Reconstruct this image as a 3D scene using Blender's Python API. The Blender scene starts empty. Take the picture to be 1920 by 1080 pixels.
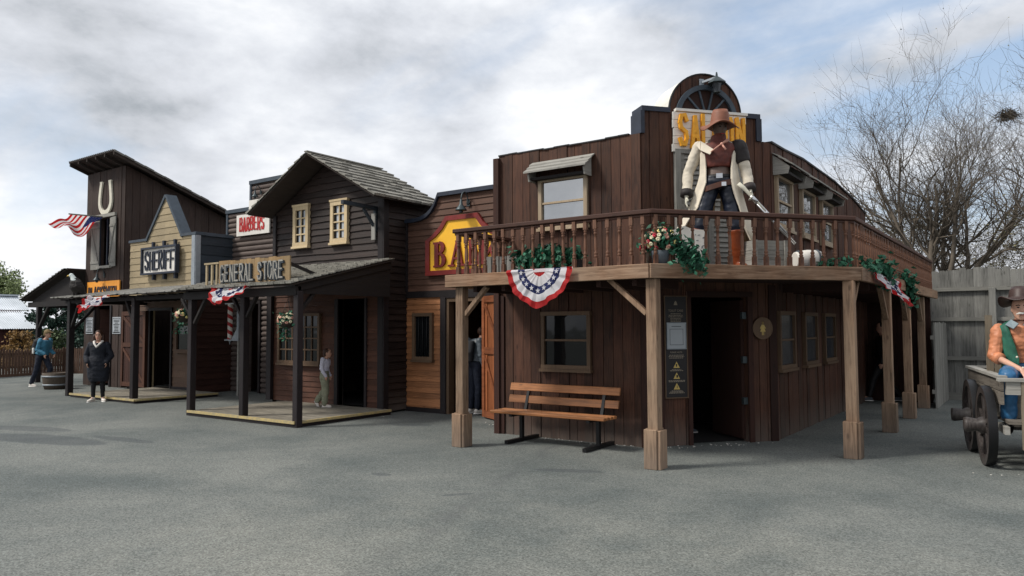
import bpy, bmesh, math, random
from mathutils import Vector, Matrix, noise
random.seed(7)
C = bpy.context.scene.collection
R = math.radians
PI = math.pi
# ------------------------------------------------------------------ camera
# street axes: +X runs along the shop fronts towards the viewer's right, +Y is away through the buildings
YAW, PITCH, ROLL, FPX = R(35.5), math.atan(73/1390), R(0.3), 1390.0
_Rh = Vector((math.cos(YAW), math.sin(YAW), 0)); _Fh = Vector((-math.sin(YAW), math.cos(YAW), 0)); _Z = Vector((0, 0, 1))
_F = _Fh*math.cos(PITCH) + _Z*math.sin(PITCH); _U = -_Fh*math.sin(PITCH) + _Z*math.cos(PITCH)
_R2 = _Rh*math.cos(ROLL) - _U*math.sin(ROLL); _U2 = _Rh*math.sin(ROLL) + _U*math.cos(ROLL)
cd = bpy.data.cameras.new('camera'); cam = bpy.data.objects.new('camera', cd); C.objects.link(cam)
cd.sensor_width = 36; cd.lens = FPX/1920*36; cd.clip_end = 2000; cd.clip_start = 0.05
M = Matrix.Identity(4)
for i in range(3):
    M[i][0] = _R2[i]; M[i][1] = _U2[i]; M[i][2] = -_F[i]
M[2][3] = 1.7
cam.matrix_world = M
bpy.context.scene.camera = cam
# ------------------------------------------------------------------ light
SUN_EL, SUN_AZ = R(47), Vector((-0.66, -0.75, 0)).normalized()
sd = bpy.data.lights.new('sun', 'SUN'); sd.energy = 2.3; sd.angle = R(12); sd.color = (1, .95, .87)
sun = bpy.data.objects.new('sun', sd); C.objects.link(sun)
tos = Vector((SUN_AZ.x*math.cos(SUN_EL), SUN_AZ.y*math.cos(SUN_EL), math.sin(SUN_EL)))
sun.rotation_euler = tos.to_track_quat('Z', 'Y').to_euler()
vs = bpy.context.scene.view_settings
vs.view_transform = 'Standard'; vs.look = 'None'; vs.gamma = 1; vs.exposure = 0.5
bpy.context.scene.cycles.max_bounces = 6
world = bpy.data.worlds.new('World'); bpy.context.scene.world = world; world.use_nodes = True


class NT:
    """tiny helper for node trees"""
    def __init__(s, tree):
        s.t = tree; s.n = tree.nodes; s.l = tree.links
    def node(s, typ, ins=None, **kw):
        nd = s.n.new(typ)
        for k, v in kw.items(): setattr(nd, k, v)
        for k, v in (ins or {}).items():
            if isinstance(v, bpy.types.NodeSocket): s.l.new(v, nd.inputs[k])
            else: nd.inputs[k].default_value = v
        return nd
    def math(s, op, a, b=0.0, c=0.0, clamp=False):
        nd = s.n.new('ShaderNodeMath'); nd.operation = op; nd.use_clamp = clamp
        for i, v in enumerate((a, b, c)):
            if isinstance(v, bpy.types.NodeSocket): s.l.new(v, nd.inputs[i])
            else: nd.inputs[i].default_value = v
        return nd.outputs[0]
    def vmath(s, op, a, b=(0, 0, 0)):
        nd = s.n.new('ShaderNodeVectorMath'); nd.operation = op
        for i, v in enumerate((a, b)):
            if isinstance(v, bpy.types.NodeSocket): s.l.new(v, nd.inputs[i])
            else: nd.inputs[i].default_value = v
        return nd
    def noise(s, vec, scale, detail=4, rough=.5, dist=0.0):
        return s.node('ShaderNodeTexNoise', {'Vector': vec, 'Scale': scale, 'Detail': detail, 'Roughness': rough, 'Distortion': dist}).outputs['Fac']
    def ramp(s, fac, stops):
        nd = s.n.new('ShaderNodeValToRGB'); s.l.new(fac, nd.inputs[0]); e = nd.color_ramp.elements
        while len(e) < len(stops): e.new(0.5)
        for el, (p, c) in zip(e, stops):
            el.position = p; el.color = (c, c, c, 1) if isinstance(c, (int, float)) else (*c, 1)
        return nd.outputs[0]
    def mix(s, fac, a, b, typ='MIX'):
        nd = s.n.new('ShaderNodeMix'); nd.data_type = 'RGBA'; nd.blend_type = typ
        for k, v in ((0, fac), (6, a), (7, b)):
            if isinstance(v, bpy.types.NodeSocket): s.l.new(v, nd.inputs[k])
            elif k == 0: nd.inputs[k].default_value = v
            else: nd.inputs[k].default_value = (*v, 1)
        return nd.outputs[2]


def dirpx(px, py):
    v = _R2*(px-960) - _U2*(py-540) + _F*FPX
    return tuple(v.normalized())


def make_world():
    world.node_tree.nodes.clear(); w = NT(world.node_tree)
    sky = w.node('ShaderNodeTexSky', sky_type='NISHITA', sun_disc=False, sun_elevation=SUN_EL,
                 sun_rotation=math.atan2(SUN_AZ.x, SUN_AZ.y), altitude=100, air_density=1.3, dust_density=1.6, ozone_density=1.2)
    d = w.node('ShaderNodeTexCoord').outputs['Generated']
    sep = w.node('ShaderNodeSeparateXYZ', {0: d})
    den = w.math('MAXIMUM', w.math('ADD', sep.outputs[2], .36), .08)
    px = w.math('DIVIDE', sep.outputs[0], den); py = w.math('DIVIDE', sep.outputs[1], den)
    p = w.node('ShaderNodeCombineXYZ', {0: px, 1: py, 2: 0.0}).outputs[0]
    def lobe(pt, lo, hi):
        dt = w.vmath('DOT_PRODUCT', d, dirpx(*pt)).outputs['Value']
        return w.node('ShaderNodeMapRange', {0: dt, 1: math.cos(R(hi)), 2: math.cos(R(lo)), 3: 0.0, 4: 1.0}, interpolation_type='SMOOTHSTEP').outputs[0]
    wq = w.node('ShaderNodeTexNoise', {'Vector': p, 'Scale': 1.6, 'Detail': 3}).outputs['Color']
    pw = w.vmath('ADD', p, w.vmath('SCALE', w.vmath('SUBTRACT', wq, (.5, .5, .5)).outputs[0]).outputs[0])
    pw.inputs[1].links[0].from_node.inputs['Scale'].default_value = .35
    pw = pw.outputs[0]
    n1 = w.noise(pw, 1.5, 7, .5)                       # cloud cover
    big = w.noise(w.vmath('ADD', p, (7.3, 2.1, 0)).outputs[0], .95, 5, .5)      # broad grey banks
    d3 = w.node('ShaderNodeMapping', {0: d, 1: (1.3, .4, .2), 3: (1, 1, 2.0)}).outputs[0]
    puf = w.noise(d3, 4.2, 9, .58, .1)     # puffs
    st = w.node('ShaderNodeMapping', {0: p, 2: (0, 0, R(-12)), 3: (.8, 3.4, 1)}).outputs[0]
    n3 = w.noise(st, 1.5, 6, .5, .4)                   # long high streaks
    cov = w.math('ADD', w.math('ADD', w.math('MULTIPLY', n1, .45), w.math('ADD', w.math('MULTIPLY', n3, .40), w.math('MULTIPLY', puf, .18))), .125)
    blue = w.math('ADD', w.math('MULTIPLY', lobe((1640, -40), 2, 26), .19), w.math('MULTIPLY', lobe((10, 290), 0, 9), .12))
    blue = w.math('SUBTRACT', blue, w.math('MULTIPLY', lobe((1180, 190), 1, 9), .10))
    cov = w.math('SUBTRACT', cov, blue)
    bn = Vector(dirpx(1490, 178)).cross(Vector(dirpx(1900, 22))).normalized()   # one long cloud streak across the blue
    dd = w.math('ABSOLUTE', w.math('ADD', w.vmath('DOT_PRODUCT', d, tuple(bn)).outputs['Value'], w.math('MULTIPLY', w.math('SUBTRACT', puf, .5), .09)))
    cov = w.math('ADD', cov, w.math('MULTIPLY', w.math('MULTIPLY', w.ramp(dd, [(.0, 1), (.040, 0)]), lobe((1800, 60), 6, 22)), .17))
    mask = w.ramp(cov, [(.38, 0), (.45, .5), (.56, .97), (.65, 1)])
    br = w.math('ADD', w.math('MULTIPLY', big, .50), w.math('SUBTRACT', w.math('MULTIPLY', puf, 1.15), .15))
    br = w.math('SUBTRACT', br, w.math('MULTIPLY', lobe((40, -20), 3, 12), .17))
    br = w.math('ADD', br, w.math('MULTIPLY', lobe((1180, 170), 1, 9), .0))
    br = w.math('ADD', br, w.math('MULTIPLY', lobe((560, 100), 2, 24), .03))
    shade = w.ramp(br, [(.40, (.31, .335, .365)), (.52, (.46, .48, .515)), (.62, (.55, .57, .61)), (.72, (.64, .66, .695)), (.84, (.76, .77, .79))])
    skys = w.vmath('SCALE', sky.outputs[0]); skys.inputs['Scale'].default_value = .9
    haz = w.ramp(sep.outputs[2], [(0.0, 1.0), (.45, 0.0)])
    skyc = w.mix(.55, skys.outputs[0], (2.6, 3.9, 6.0))
    skyc = w.mix(w.math('MULTIPLY', haz, .55), skyc, (6.0, 6.8, 7.6))
    cl = w.vmath('SCALE', shade); cl.inputs['Scale'].default_value = 9.6
    col = w.mix(mask, skyc, cl.outputs[0])
    bg = w.node('ShaderNodeBackground', {'Color': col, 'Strength': .1})
    out = w.node('ShaderNodeOutputWorld', {0: bg.outputs[0]})


make_world()

# ------------------------------------------------------------------ materials
MATS = {}


def base_mat(name):
    m = bpy.data.materials.new(name); m.use_nodes = True; m.node_tree.nodes.clear(); t = NT(m.node_tree)
    bs = t.node('ShaderNodeBsdfPrincipled'); t.node('ShaderNodeOutputMaterial', {0: bs.outputs[0]})
    MATS[name] = m
    return m, t, bs


def wood(name, col, grain='v', var=.35, rough=.75, grey=None, greyamt=.3, bump=.35, knots=True, spec=.3, fine=1.0, dust=0.0):
    """boards: tone per board (face attribute rnd), grain along the board, knots, weather patches"""
    m, t, bs = base_mat(name)
    oc = t.node('ShaderNodeTexCoord').outputs['Object']
    rn = t.node('ShaderNodeAttribute', attribute_name='rnd').outputs['Fac']
    off = t.node('ShaderNodeCombineXYZ', {0: t.math('MULTIPLY', rn, 37.0), 1: t.math('MULTIPLY', rn, 19.0), 2: t.math('MULTIPLY', rn, 53.0)}).outputs[0]
    v = t.vmath('ADD', oc, off).outputs[0]
    sc = (1.6, 1.6, 26) if grain == 'h' else (26, 26, 1.6)
    g = t.noise(t.node('ShaderNodeMapping', {0: v, 3: sc}).outputs[0], 1.5*fine, 6, .62, .8)
    g2 = t.noise(v, 2.3, 5, .6)
    g3 = t.noise(oc, .8, 4, .6)
    f = t.math('ADD', t.math('MULTIPLY', g, .75), t.math('MULTIPLY', g2, .35))
    c0 = tuple(x*(1-var*1.0) for x in col); c1 = tuple(min(1, x*(1+var*.9)) for x in col)
    c = t.mix(t.ramp(f, [(.36, 0), (.74, 1)]), c0, c1)
    tone = t.math('ADD', t.math('MULTIPLY', rn, var*1.3), 1-var*.65)
    c = t.mix(1.0, c, t.node('ShaderNodeCombineColor', {0: tone, 1: tone, 2: tone}).outputs[0], 'MULTIPLY')
    if grey:
        c = t.mix(t.math('MULTIPLY', t.ramp(t.math('ADD', t.math('MULTIPLY', g3, .6), t.math('MULTIPLY', g, .4)), [(.42, 0), (.62, 1)]), greyamt), c, grey)
    if knots:
        vo = t.node('ShaderNodeTexVoronoi', {'Vector': t.node('ShaderNodeMapping', {0: v, 3: (3.5, 3.5, 9) if grain == 'h' else (9, 9, 3.5)}).outputs[0], 'Scale': .8}).outputs['Distance']
        k = t.ramp(vo, [(.06, 1), (.15, 0)])
        c = t.mix(t.math('MULTIPLY', k, .65), c, tuple(x*.35 for x in col))
    if dust:
        zz = t.node('ShaderNodeSeparateXYZ', {0: oc}).outputs[2]
        q = t.math('SUBTRACT', t.math('ADD', .30, t.math('MULTIPLY', g2, .35)), t.math('MULTIPLY', zz, 1.0), clamp=True)
        c = t.mix(t.math('MULTIPLY', t.math('MULTIPLY', q, 2.2, clamp=True), dust), c, (.13, .115, .10))
    t.l.new(c, bs.inputs['Base Color'])
    t.l.new(t.ramp(f, [(.3, rough*.85), (.8, min(1, rough*1.15))]), bs.inputs['Roughness'])
    bs.inputs['Specular IOR Level'].default_value = spec
    b = t.node('ShaderNodeBump', {'Height': f, 'Strength': bump, 'Distance': .012})
    t.l.new(b.outputs[0], bs.inputs['Normal'])
    return m


def plain(name, col, rough=.6, metal=0.0, var=.12, scale=8.0, spec=.4, bump=.1, col2=None):
    m, t, bs = base_mat(name)
    oc = t.node('ShaderNodeTexCoord').outputs['Object']
    n = t.noise(oc, scale, 5, .6)
    rn = t.node('ShaderNodeAttribute', attribute_name='rnd').outputs['Fac']
    f = t.math('ADD', t.math('MULTIPLY', n, .8), t.math('MULTIPLY', rn, .2))
    c = t.mix(t.ramp(f, [(.35, 0), (.7, 1)]), col2 or tuple(x*(1-var) for x in col), tuple(min(1, x*(1+var)) for x in col))
    t.l.new(c, bs.inputs['Base Color'])
    bs.inputs['Roughness'].default_value = rough; bs.inputs['Metallic'].default_value = metal
    bs.inputs['Specular IOR Level'].default_value = spec
    if bump:
        b = t.node('ShaderNodeBump', {'Height': n, 'Strength': bump, 'Distance': .01}); t.l.new(b.outputs[0], bs.inputs['Normal'])
    return m


def leafmat(name, col, var=.5):
    m, t, bs = base_mat(name)
    rn = t.node('ShaderNodeAttribute', attribute_name='rnd').outputs['Fac']
    c = t.mix(rn, tuple(x*(1-var) for x in col), tuple(x*(1+var) for x in col))
    t.l.new(c, bs.inputs['Base Color']); bs.inputs['Roughness'].default_value = .6; bs.inputs['Specular IOR Level'].default_value = .25
    return m


wood('saloon_wood', (.052, .0205, .0122), 'v', .68, .72, (.115, .058, .036), .5, dust=.5)
wood('saloon_deep', (.034, .0145, .0105), 'v', .4, .8)
wood('rail_wood', (.125, .054, .032), 'v', .4, .6, (.30, .21, .14), .22)
wood('rail_wood_h', (.07, .031, .021), 'h', .35, .6)
wood('timber_v', (.245, .152, .096), 'v', .62, .75, (.33, .25, .175), .5, dust=.5)
wood('timber_h', (.235, .128, .072), 'h', .6, .75, (.34, .27, .2), .55)
wood('store_wood', (.0205, .0122, .0100), 'h', .6, .6, (.046, .032, .026), .4, bump=.6, dust=.4)
wood('store_low', (.078, .033, .020), 'h', .35, .7, bump=.5)
wood('dark_post', (.0165, .0125, .0135), 'v', .35, .6, bump=.3)
wood('dark_beam', (.014, .011, .0105), 'h', .35, .7, bump=.3)
wood('bank_up', (.088, .043, .028), 'h', .32, .7, (.14, .082, .06), .3)
wood('bank_low', (.34, .145, .062), 'h', .38, .55)
wood('bank_door', (.25, .085, .034), 'v', .4, .45)
wood('door_trim', (.20, .068, .03), 'h', .4, .45)
wood('log', (.098, .074, .066), 'h', .35, .7, (.17, .14, .12), .45)
wood('sheriff_cream', (.345, .275, .17), 'h', .25, .75, (.24, .2, .135), .45)
wood('sheriff_low', (.125, .077, .052), 'h', .25, .7)
wood('sheriff_red', (.05, .021, .015), 'h', .3, .7)
plain('slate_blue', (.048, .064, .083), .6, var=.2)
wood('slate_board', (.03, .039, .05), 'h', .3, .7, knots=False)
wood('tower_wood', (.033, .0195, .0150), 'v', .35, .75, (.075, .056, .05), .4)
wood('grey_h', (.26, .25, .225), 'h', .3, .85, (.36, .35, .32), .5, bump=.5)
wood('grey_v', (.225, .22, .2), 'v', .3, .85, (.33, .32, .3), .5, bump=.5)
wood('fence_v', (.155, .153, .142), 'v', .5, .85, (.225, .222, .205), .6, bump=.6)
wood('fence_h', (.21, .205, .185), 'h', .25, .85, bump=.5)
wood('shingle', (.215, .205, .18), 'v', .5, .9, (.34, .33, .29), .45, knots=False, bump=.6)
wood('shingle_dark', (.12, .115, .105), 'v', .5, .9, (.2, .195, .18), .4, knots=False, bump=.6)
wood('roof_slab', (.035, .026, .022), 'h', .4, .9)
wood('platform_top', (.2, .18, .145), 'h', .28, .8, (.3, .275, .225), .5)
wood('sign_wood', (.29, .185, .085), 'v', .3, .7, (.24, .2, .13), .55, knots=False)
wood('cream_frame', (.56, .44, .27), 'v', .18, .6, knots=False)
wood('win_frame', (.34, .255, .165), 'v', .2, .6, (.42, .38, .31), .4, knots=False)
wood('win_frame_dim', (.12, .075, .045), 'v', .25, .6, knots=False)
wood('bench_wood', (.30, .125, .048), 'h', .45, .45, knots=True, bump=.2)
wood('cart_wood', (.15, .13, .108), 'h', .3, .8, (.25, .225, .19), .5, bump=.5)
wood('cart_wood_v', (.2, .165, .12), 'v', .3, .8, bump=.5)
wood('wheel_wood', (.045, .036, .033), 'v', .6, .45, (.11, .10, .095), .5)
wood('barrel_wood', (.085, .066, .05), 'v', .3, .8)
wood('picket', (.08, .045, .03), 'v', .3, .8)
wood('barn_red', (.05, .017, .016), 'v', .3, .8, knots=False)
plain('yellow_paint', (.58, .42, .13), .7, col2=(.36, .3, .17), scale=14)
plain('sign_yellow', (.93, .50, .03), .45, var=.05)
plain('sign_orange', (.85, .34, .04), .5, var=.06)
plain('plank_yellow', (.84, .38, .02), .5, var=.15, scale=20)
plain('oxide_red', (.19, .02, .016), .45, var=.2)
plain('barber_red', (.42, .02, .02), .5, var=.25)
plain('sign_white', (.72, .69, .64), .6, var=.07)
plain('chip_white', (.74, .72, .64), .7, var=.08)
plain('navy', (.016, .022, .038), .55, var=.3)
plain('black', (.008, .008, .009), .6)
plain('black_metal', (.012, .012, .013), .4, metal=.3)
plain('steel', (.55, .55, .56), .25, metal=1.0)
plain('old_metal', (.05, .065, .07), .45, metal=.5)
plain('grey_metal', (.3, .33, .36), .45, metal=.3)
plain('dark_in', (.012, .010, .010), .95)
plain('brass', (.55, .4, .12), .4)
plain('bone', (.66, .63, .52), .6)
plain('paper', (.4, .43, .46), .5, var=.05)
plain('sign_plate', (.011, .009, .010), .5)
plain('sign_text', (.30, .25, .19), .6)
plain('red_cloth', (.52, .02, .022), .75, var=.2)
plain('white_cloth', (.80, .79, .82), .8, var=.05)
plain('blue_cloth', (.022, .032, .13), .75, var=.2)
plain('skin', (.52, .30, .215), .5, var=.1)
plain('skin_paint', (.66, .38, .27), .35, var=.12)
plain('skin_dark', (.15, .10, .08), .5, var=.2)
plain('coat_navy', (.010, .013, .022), .8, var=.3)
plain('legging', (.008, .008, .010), .85)
plain('shoe_white', (.72, .66, .6), .6, var=.06)
plain('shoe_sole', (.8, .78, .75), .6)
plain('hair_brown', (.055, .022, .012), .6, var=.4, scale=30)
plain('hair_light', (.3, .17, .085), .6, var=.3, scale=30)
plain('lavender', (.56, .56, .66), .8, var=.12)
plain('cargo', (.25, .26, .18), .85, var=.15)
plain('jacket_blue', (.05, .20, .31), .75, var=.25)
plain('denim_dark', (.012, .017, .034), .8, var=.3)
plain('cap_tan', (.20, .14, .065), .8)
plain('pack', (.015, .016, .02), .8)
plain('duster', (.66, .59, .48), .8, var=.16, scale=7)
plain('duster_in', (.62, .46, .28), .8, var=.1)
plain('collar_dark', (.03, .024, .024), .7, var=.3)
plain('vest_red', (.15, .032, .02), .6, var=.3, scale=18, col2=(.095, .024, .018))
plain('jeans', (.006, .010, .024), .45, var=.4)
plain('boot_red', (.27, .055, .014), .4, var=.3)
plain('leather', (.075, .026, .014), .5, var=.3)
plain('hat_brown', (.235, .092, .055), .6, var=.25, scale=9)
plain('hat_dark', (.05, .028, .024), .5, var=.4)
plain('vest_green', (.03, .13, .09), .4, var=.5, scale=9)
plain('shirt_orange', (.62, .24, .12), .5, var=.25)
plain('collar_blue', (.17, .23, .26), .5)
plain('jean_bright', (.04, .17, .36), .4, var=.35)
plain('shirt_red', (.55, .05, .045), .5, var=.2)
plain('pot_grey', (.07, .085, .10), .5)
plain('soil', (.03, .022, .016), .95)
plain('bark', (.135, .112, .088), .9, var=.35, scale=5, bump=.5)
plain('bark_dark', (.055, .045, .036), .9, var=.35, scale=5, bump=.5)
plain('feather_dark', (.012, .009, .008), .7)
plain('feather_white', (.62, .68, .66), .6)
plain('beak', (.6, .4, .06), .5)
plain('pebble', (.5, .48, .44), .8)
plain('litter_white', (.7, .7, .7), .7)
leafmat('ivy', (.026, .105, .062), .7)
leafmat('leaf_spring', (.19, .235, .105), .45)
leafmat('leaf_bud', (.19, .175, .10), .4)
leafmat('leaf_pine', (.022, .05, .036), .5)
leafmat('leaf_rust', (.22, .13, .045), .5)
leafmat('leaf_low', (.05, .075, .03), .5)
leafmat('petal_cream', (.72, .66, .46), .2)
leafmat('petal_pink', (.66, .34, .26), .3)
leafmat('petal_red', (.4, .03, .05), .4)
leafmat('petal_yellow', (.75, .62, .25), .2)


for nm in ('red_cloth', 'white_cloth', 'blue_cloth'):
    t = NT(MATS[nm].node_tree); bs = t.n['Principled BSDF']; out = [x for x in t.n if x.type == 'OUTPUT_MATERIAL'][0]; src = bs.inputs['Base Color'].links[0].from_socket
    tr = t.node('ShaderNodeBsdfTranslucent', {0: src}); mx = t.node('ShaderNodeMixShader', {0: .45, 1: bs.outputs[0], 2: tr.outputs[0]}); t.l.new(mx.outputs[0], out.inputs[0])


def glass_mat(name, col, rough=.04, spec=.9, wav=.02):
    m, t, bs = base_mat(name)
    bs.inputs['Base Color'].default_value = (*col, 1); bs.inputs['Roughness'].default_value = rough
    bs.inputs['Specular IOR Level'].default_value = spec
    oc = t.node('ShaderNodeTexCoord').outputs['Object']
    b = t.node('ShaderNodeBump', {'Height': t.noise(oc, 1.7, 2, .5), 'Strength': wav*8, 'Distance': .03}); t.l.new(b.outputs[0], bs.inputs['Normal'])


glass_mat('pane_dark', (.006, .007, .008), spec=.35)
glass_mat('pane_sky', (.06, .07, .075), .03, 1.0)
bpy.data.materials['pane_sky'].node_tree.nodes['Principled BSDF'].inputs['IOR'].default_value = 2.6
glass_mat('pane_grey', (.045, .05, .058), .15, .4)


def corrugated():
    m, t, bs = base_mat('roof_metal')
    oc = t.node('ShaderNodeTexCoord').outputs['Object']
    n = t.noise(oc, .8, 5, .6)
    c = t.mix(t.ramp(n, [(.35, 0), (.7, 1)]), (.40, .44, .48), (.58, .62, .67))
    t.l.new(c, bs.inputs['Base Color']); bs.inputs['Roughness'].default_value = .5; bs.inputs['Metallic'].default_value = .25


corrugated()


def asphalt():
    m, t, bs = base_mat('asphalt')
    oc = t.node('ShaderNodeTexCoord').outputs['Object']
    big = t.noise(oc, .3, 6, .6, .6); mid = t.noise(oc, 1.1, 6, .65); fine = t.noise(oc, 55, 3, .75)
    grit = t.node('ShaderNodeTexVoronoi', {'Vector': oc, 'Scale': 85}).outputs['Color']
    gs = t.node('ShaderNodeSeparateColor', {0: grit}).outputs[0]
    med = t.noise(oc, 16, 4, .7)
    f = t.math('ADD', t.math('ADD', t.math('MULTIPLY', big, .62), t.math('MULTIPLY', mid, .24)), t.math('MULTIPLY', med, .14))
    c = t.mix(t.ramp(f, [(.40, 0), (.60, 1)]), (.098, .112, .109), (.178, .187, .174))
    g = t.math('ADD', t.math('MULTIPLY', gs, .36), t.math('MULTIPLY', fine, .62))
    k = t.math('ADD', t.math('MULTIPLY', g, 2.1), -.02)
    c = t.mix(1.0, c, t.node('ShaderNodeCombineColor', {0: k, 1: k, 2: k}).outputs[0], 'MULTIPLY')
    ws = t.node('ShaderNodeSeparateXYZ', {0: oc}); ex = t.math('DIVIDE', t.math('ADD', ws.outputs[0], 2.2), 4.2); ey = t.math('DIVIDE', t.math('SUBTRACT', ws.outputs[1], 3.6), 3.3)
    wr_ = t.math('SUBTRACT', t.math('ADD', 1.0, t.math('MULTIPLY', t.math('SUBTRACT', mid, .5), 1.6)), t.math('ADD', t.math('MULTIPLY', ex, ex), t.math('MULTIPLY', ey, ey)), clamp=True)
    c = t.mix(t.math('MULTIPLY', t.ramp(wr_, [(0.0, 0), (.8, 1)]), .5), c, t.mix(1.0, c, (1.42, 1.34, 1.26), 'MULTIPLY'))   # lighter, warmer oval in the near part of the yard
    # pale stone chips
    vo = t.node('ShaderNodeTexVoronoi', {'Vector': oc, 'Scale': 7.0}).outputs['Distance']
    c = t.mix(t.math('MULTIPLY', t.ramp(vo, [(.025, 1), (.045, 0)]), .6), c, (.5, .5, .47))
    # dark damp stains and old oil marks
    st = t.noise(t.node('ShaderNodeMapping', {0: oc, 3: (.6, 1.7, 1)}).outputs[0], 1.3, 7, .7, .6)
    c = t.mix(t.math('MULTIPLY', t.ramp(st, [(.655, 0), (.70, 1)]), .38), c, (.05, .055, .06))
    # tree shadow painted as dark patches on the left; small damp ones near the bank
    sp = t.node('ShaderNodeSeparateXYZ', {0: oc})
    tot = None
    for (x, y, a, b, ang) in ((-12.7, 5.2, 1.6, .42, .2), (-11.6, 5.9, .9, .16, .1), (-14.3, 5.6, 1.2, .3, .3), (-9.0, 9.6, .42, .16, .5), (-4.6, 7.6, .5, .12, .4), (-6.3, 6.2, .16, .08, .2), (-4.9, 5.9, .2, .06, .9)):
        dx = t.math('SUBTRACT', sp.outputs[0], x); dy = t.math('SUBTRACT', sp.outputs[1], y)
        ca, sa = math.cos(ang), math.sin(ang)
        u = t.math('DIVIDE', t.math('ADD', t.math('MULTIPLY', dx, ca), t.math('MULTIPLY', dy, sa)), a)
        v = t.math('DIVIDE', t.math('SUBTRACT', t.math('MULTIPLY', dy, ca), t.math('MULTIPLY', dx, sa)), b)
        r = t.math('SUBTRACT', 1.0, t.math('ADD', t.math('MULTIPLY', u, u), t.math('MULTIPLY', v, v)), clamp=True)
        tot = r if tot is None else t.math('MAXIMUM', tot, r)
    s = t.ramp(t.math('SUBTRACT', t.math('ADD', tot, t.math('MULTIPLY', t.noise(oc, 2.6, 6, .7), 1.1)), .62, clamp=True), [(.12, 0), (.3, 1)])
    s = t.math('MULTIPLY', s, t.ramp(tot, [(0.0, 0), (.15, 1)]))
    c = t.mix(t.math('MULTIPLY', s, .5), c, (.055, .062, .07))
    # hairline seams
    cr = t.node('ShaderNodeTexVoronoi', {'Vector': t.vmath('ADD', oc, t.vmath('SCALE', t.node('ShaderNodeTexNoise', {'Vector': oc, 'Scale': .7, 'Detail': 6}).outputs['Color']).outputs[0]).outputs[0], 'Scale': .11}, feature='DISTANCE_TO_EDGE').outputs[0]
    c = t.mix(t.math('MULTIPLY', t.ramp(cr, [(.0, 1), (.004, 0)]), .2), c, (.06, .065, .07))
    sx = t.math('ADD', sp.outputs[0], t.math('MULTIPLY', t.math('SUBTRACT', t.noise(oc, .9, 5, .6), .5), .5)); ln = t.math('ABSOLUTE', t.math('SUBTRACT', t.math('ADD', sx, t.math('MULTIPLY', sp.outputs[1], .35)), -2.6))
    c = t.mix(t.math('MULTIPLY', t.math('MULTIPLY', t.ramp(ln, [(.0, 1), (.16, 0)]), t.ramp(t.noise(oc, 2.2, 5, .7), [(.42, 0), (.6, 1)])), .5), c, (.075, .08, .085))
    t.l.new(c, bs.inputs['Base Color']); bs.inputs['Roughness'].default_value = .88; bs.inputs['Specular IOR Level'].default_value = .25
    b = t.node('ShaderNodeBump', {'Height': t.math('ADD', g, t.math('MULTIPLY', mid, .5)), 'Strength': .55, 'Distance': .012}); t.l.new(b.outputs[0], bs.inputs['Normal'])


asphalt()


# ------------------------------------------------------------------ mesh helpers
class Fr:
    """vertical wall frame: u along the wall, z up, n outward"""
    def __init__(s, ox, oy, ux=1.0, uy=0.0):
        l = math.hypot(ux, uy); s.o = (ox, oy); s.u = (ux/l, uy/l); s.n = (uy/l, -ux/l)
    def P(s, u, z, n=0.0):
        return (s.o[0]+s.u[0]*u+s.n[0]*n, s.o[1]+s.u[1]*u+s.n[1]*n, z)


def V(*a): return Vector(a if len(a) == 3 else a[0])


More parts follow.
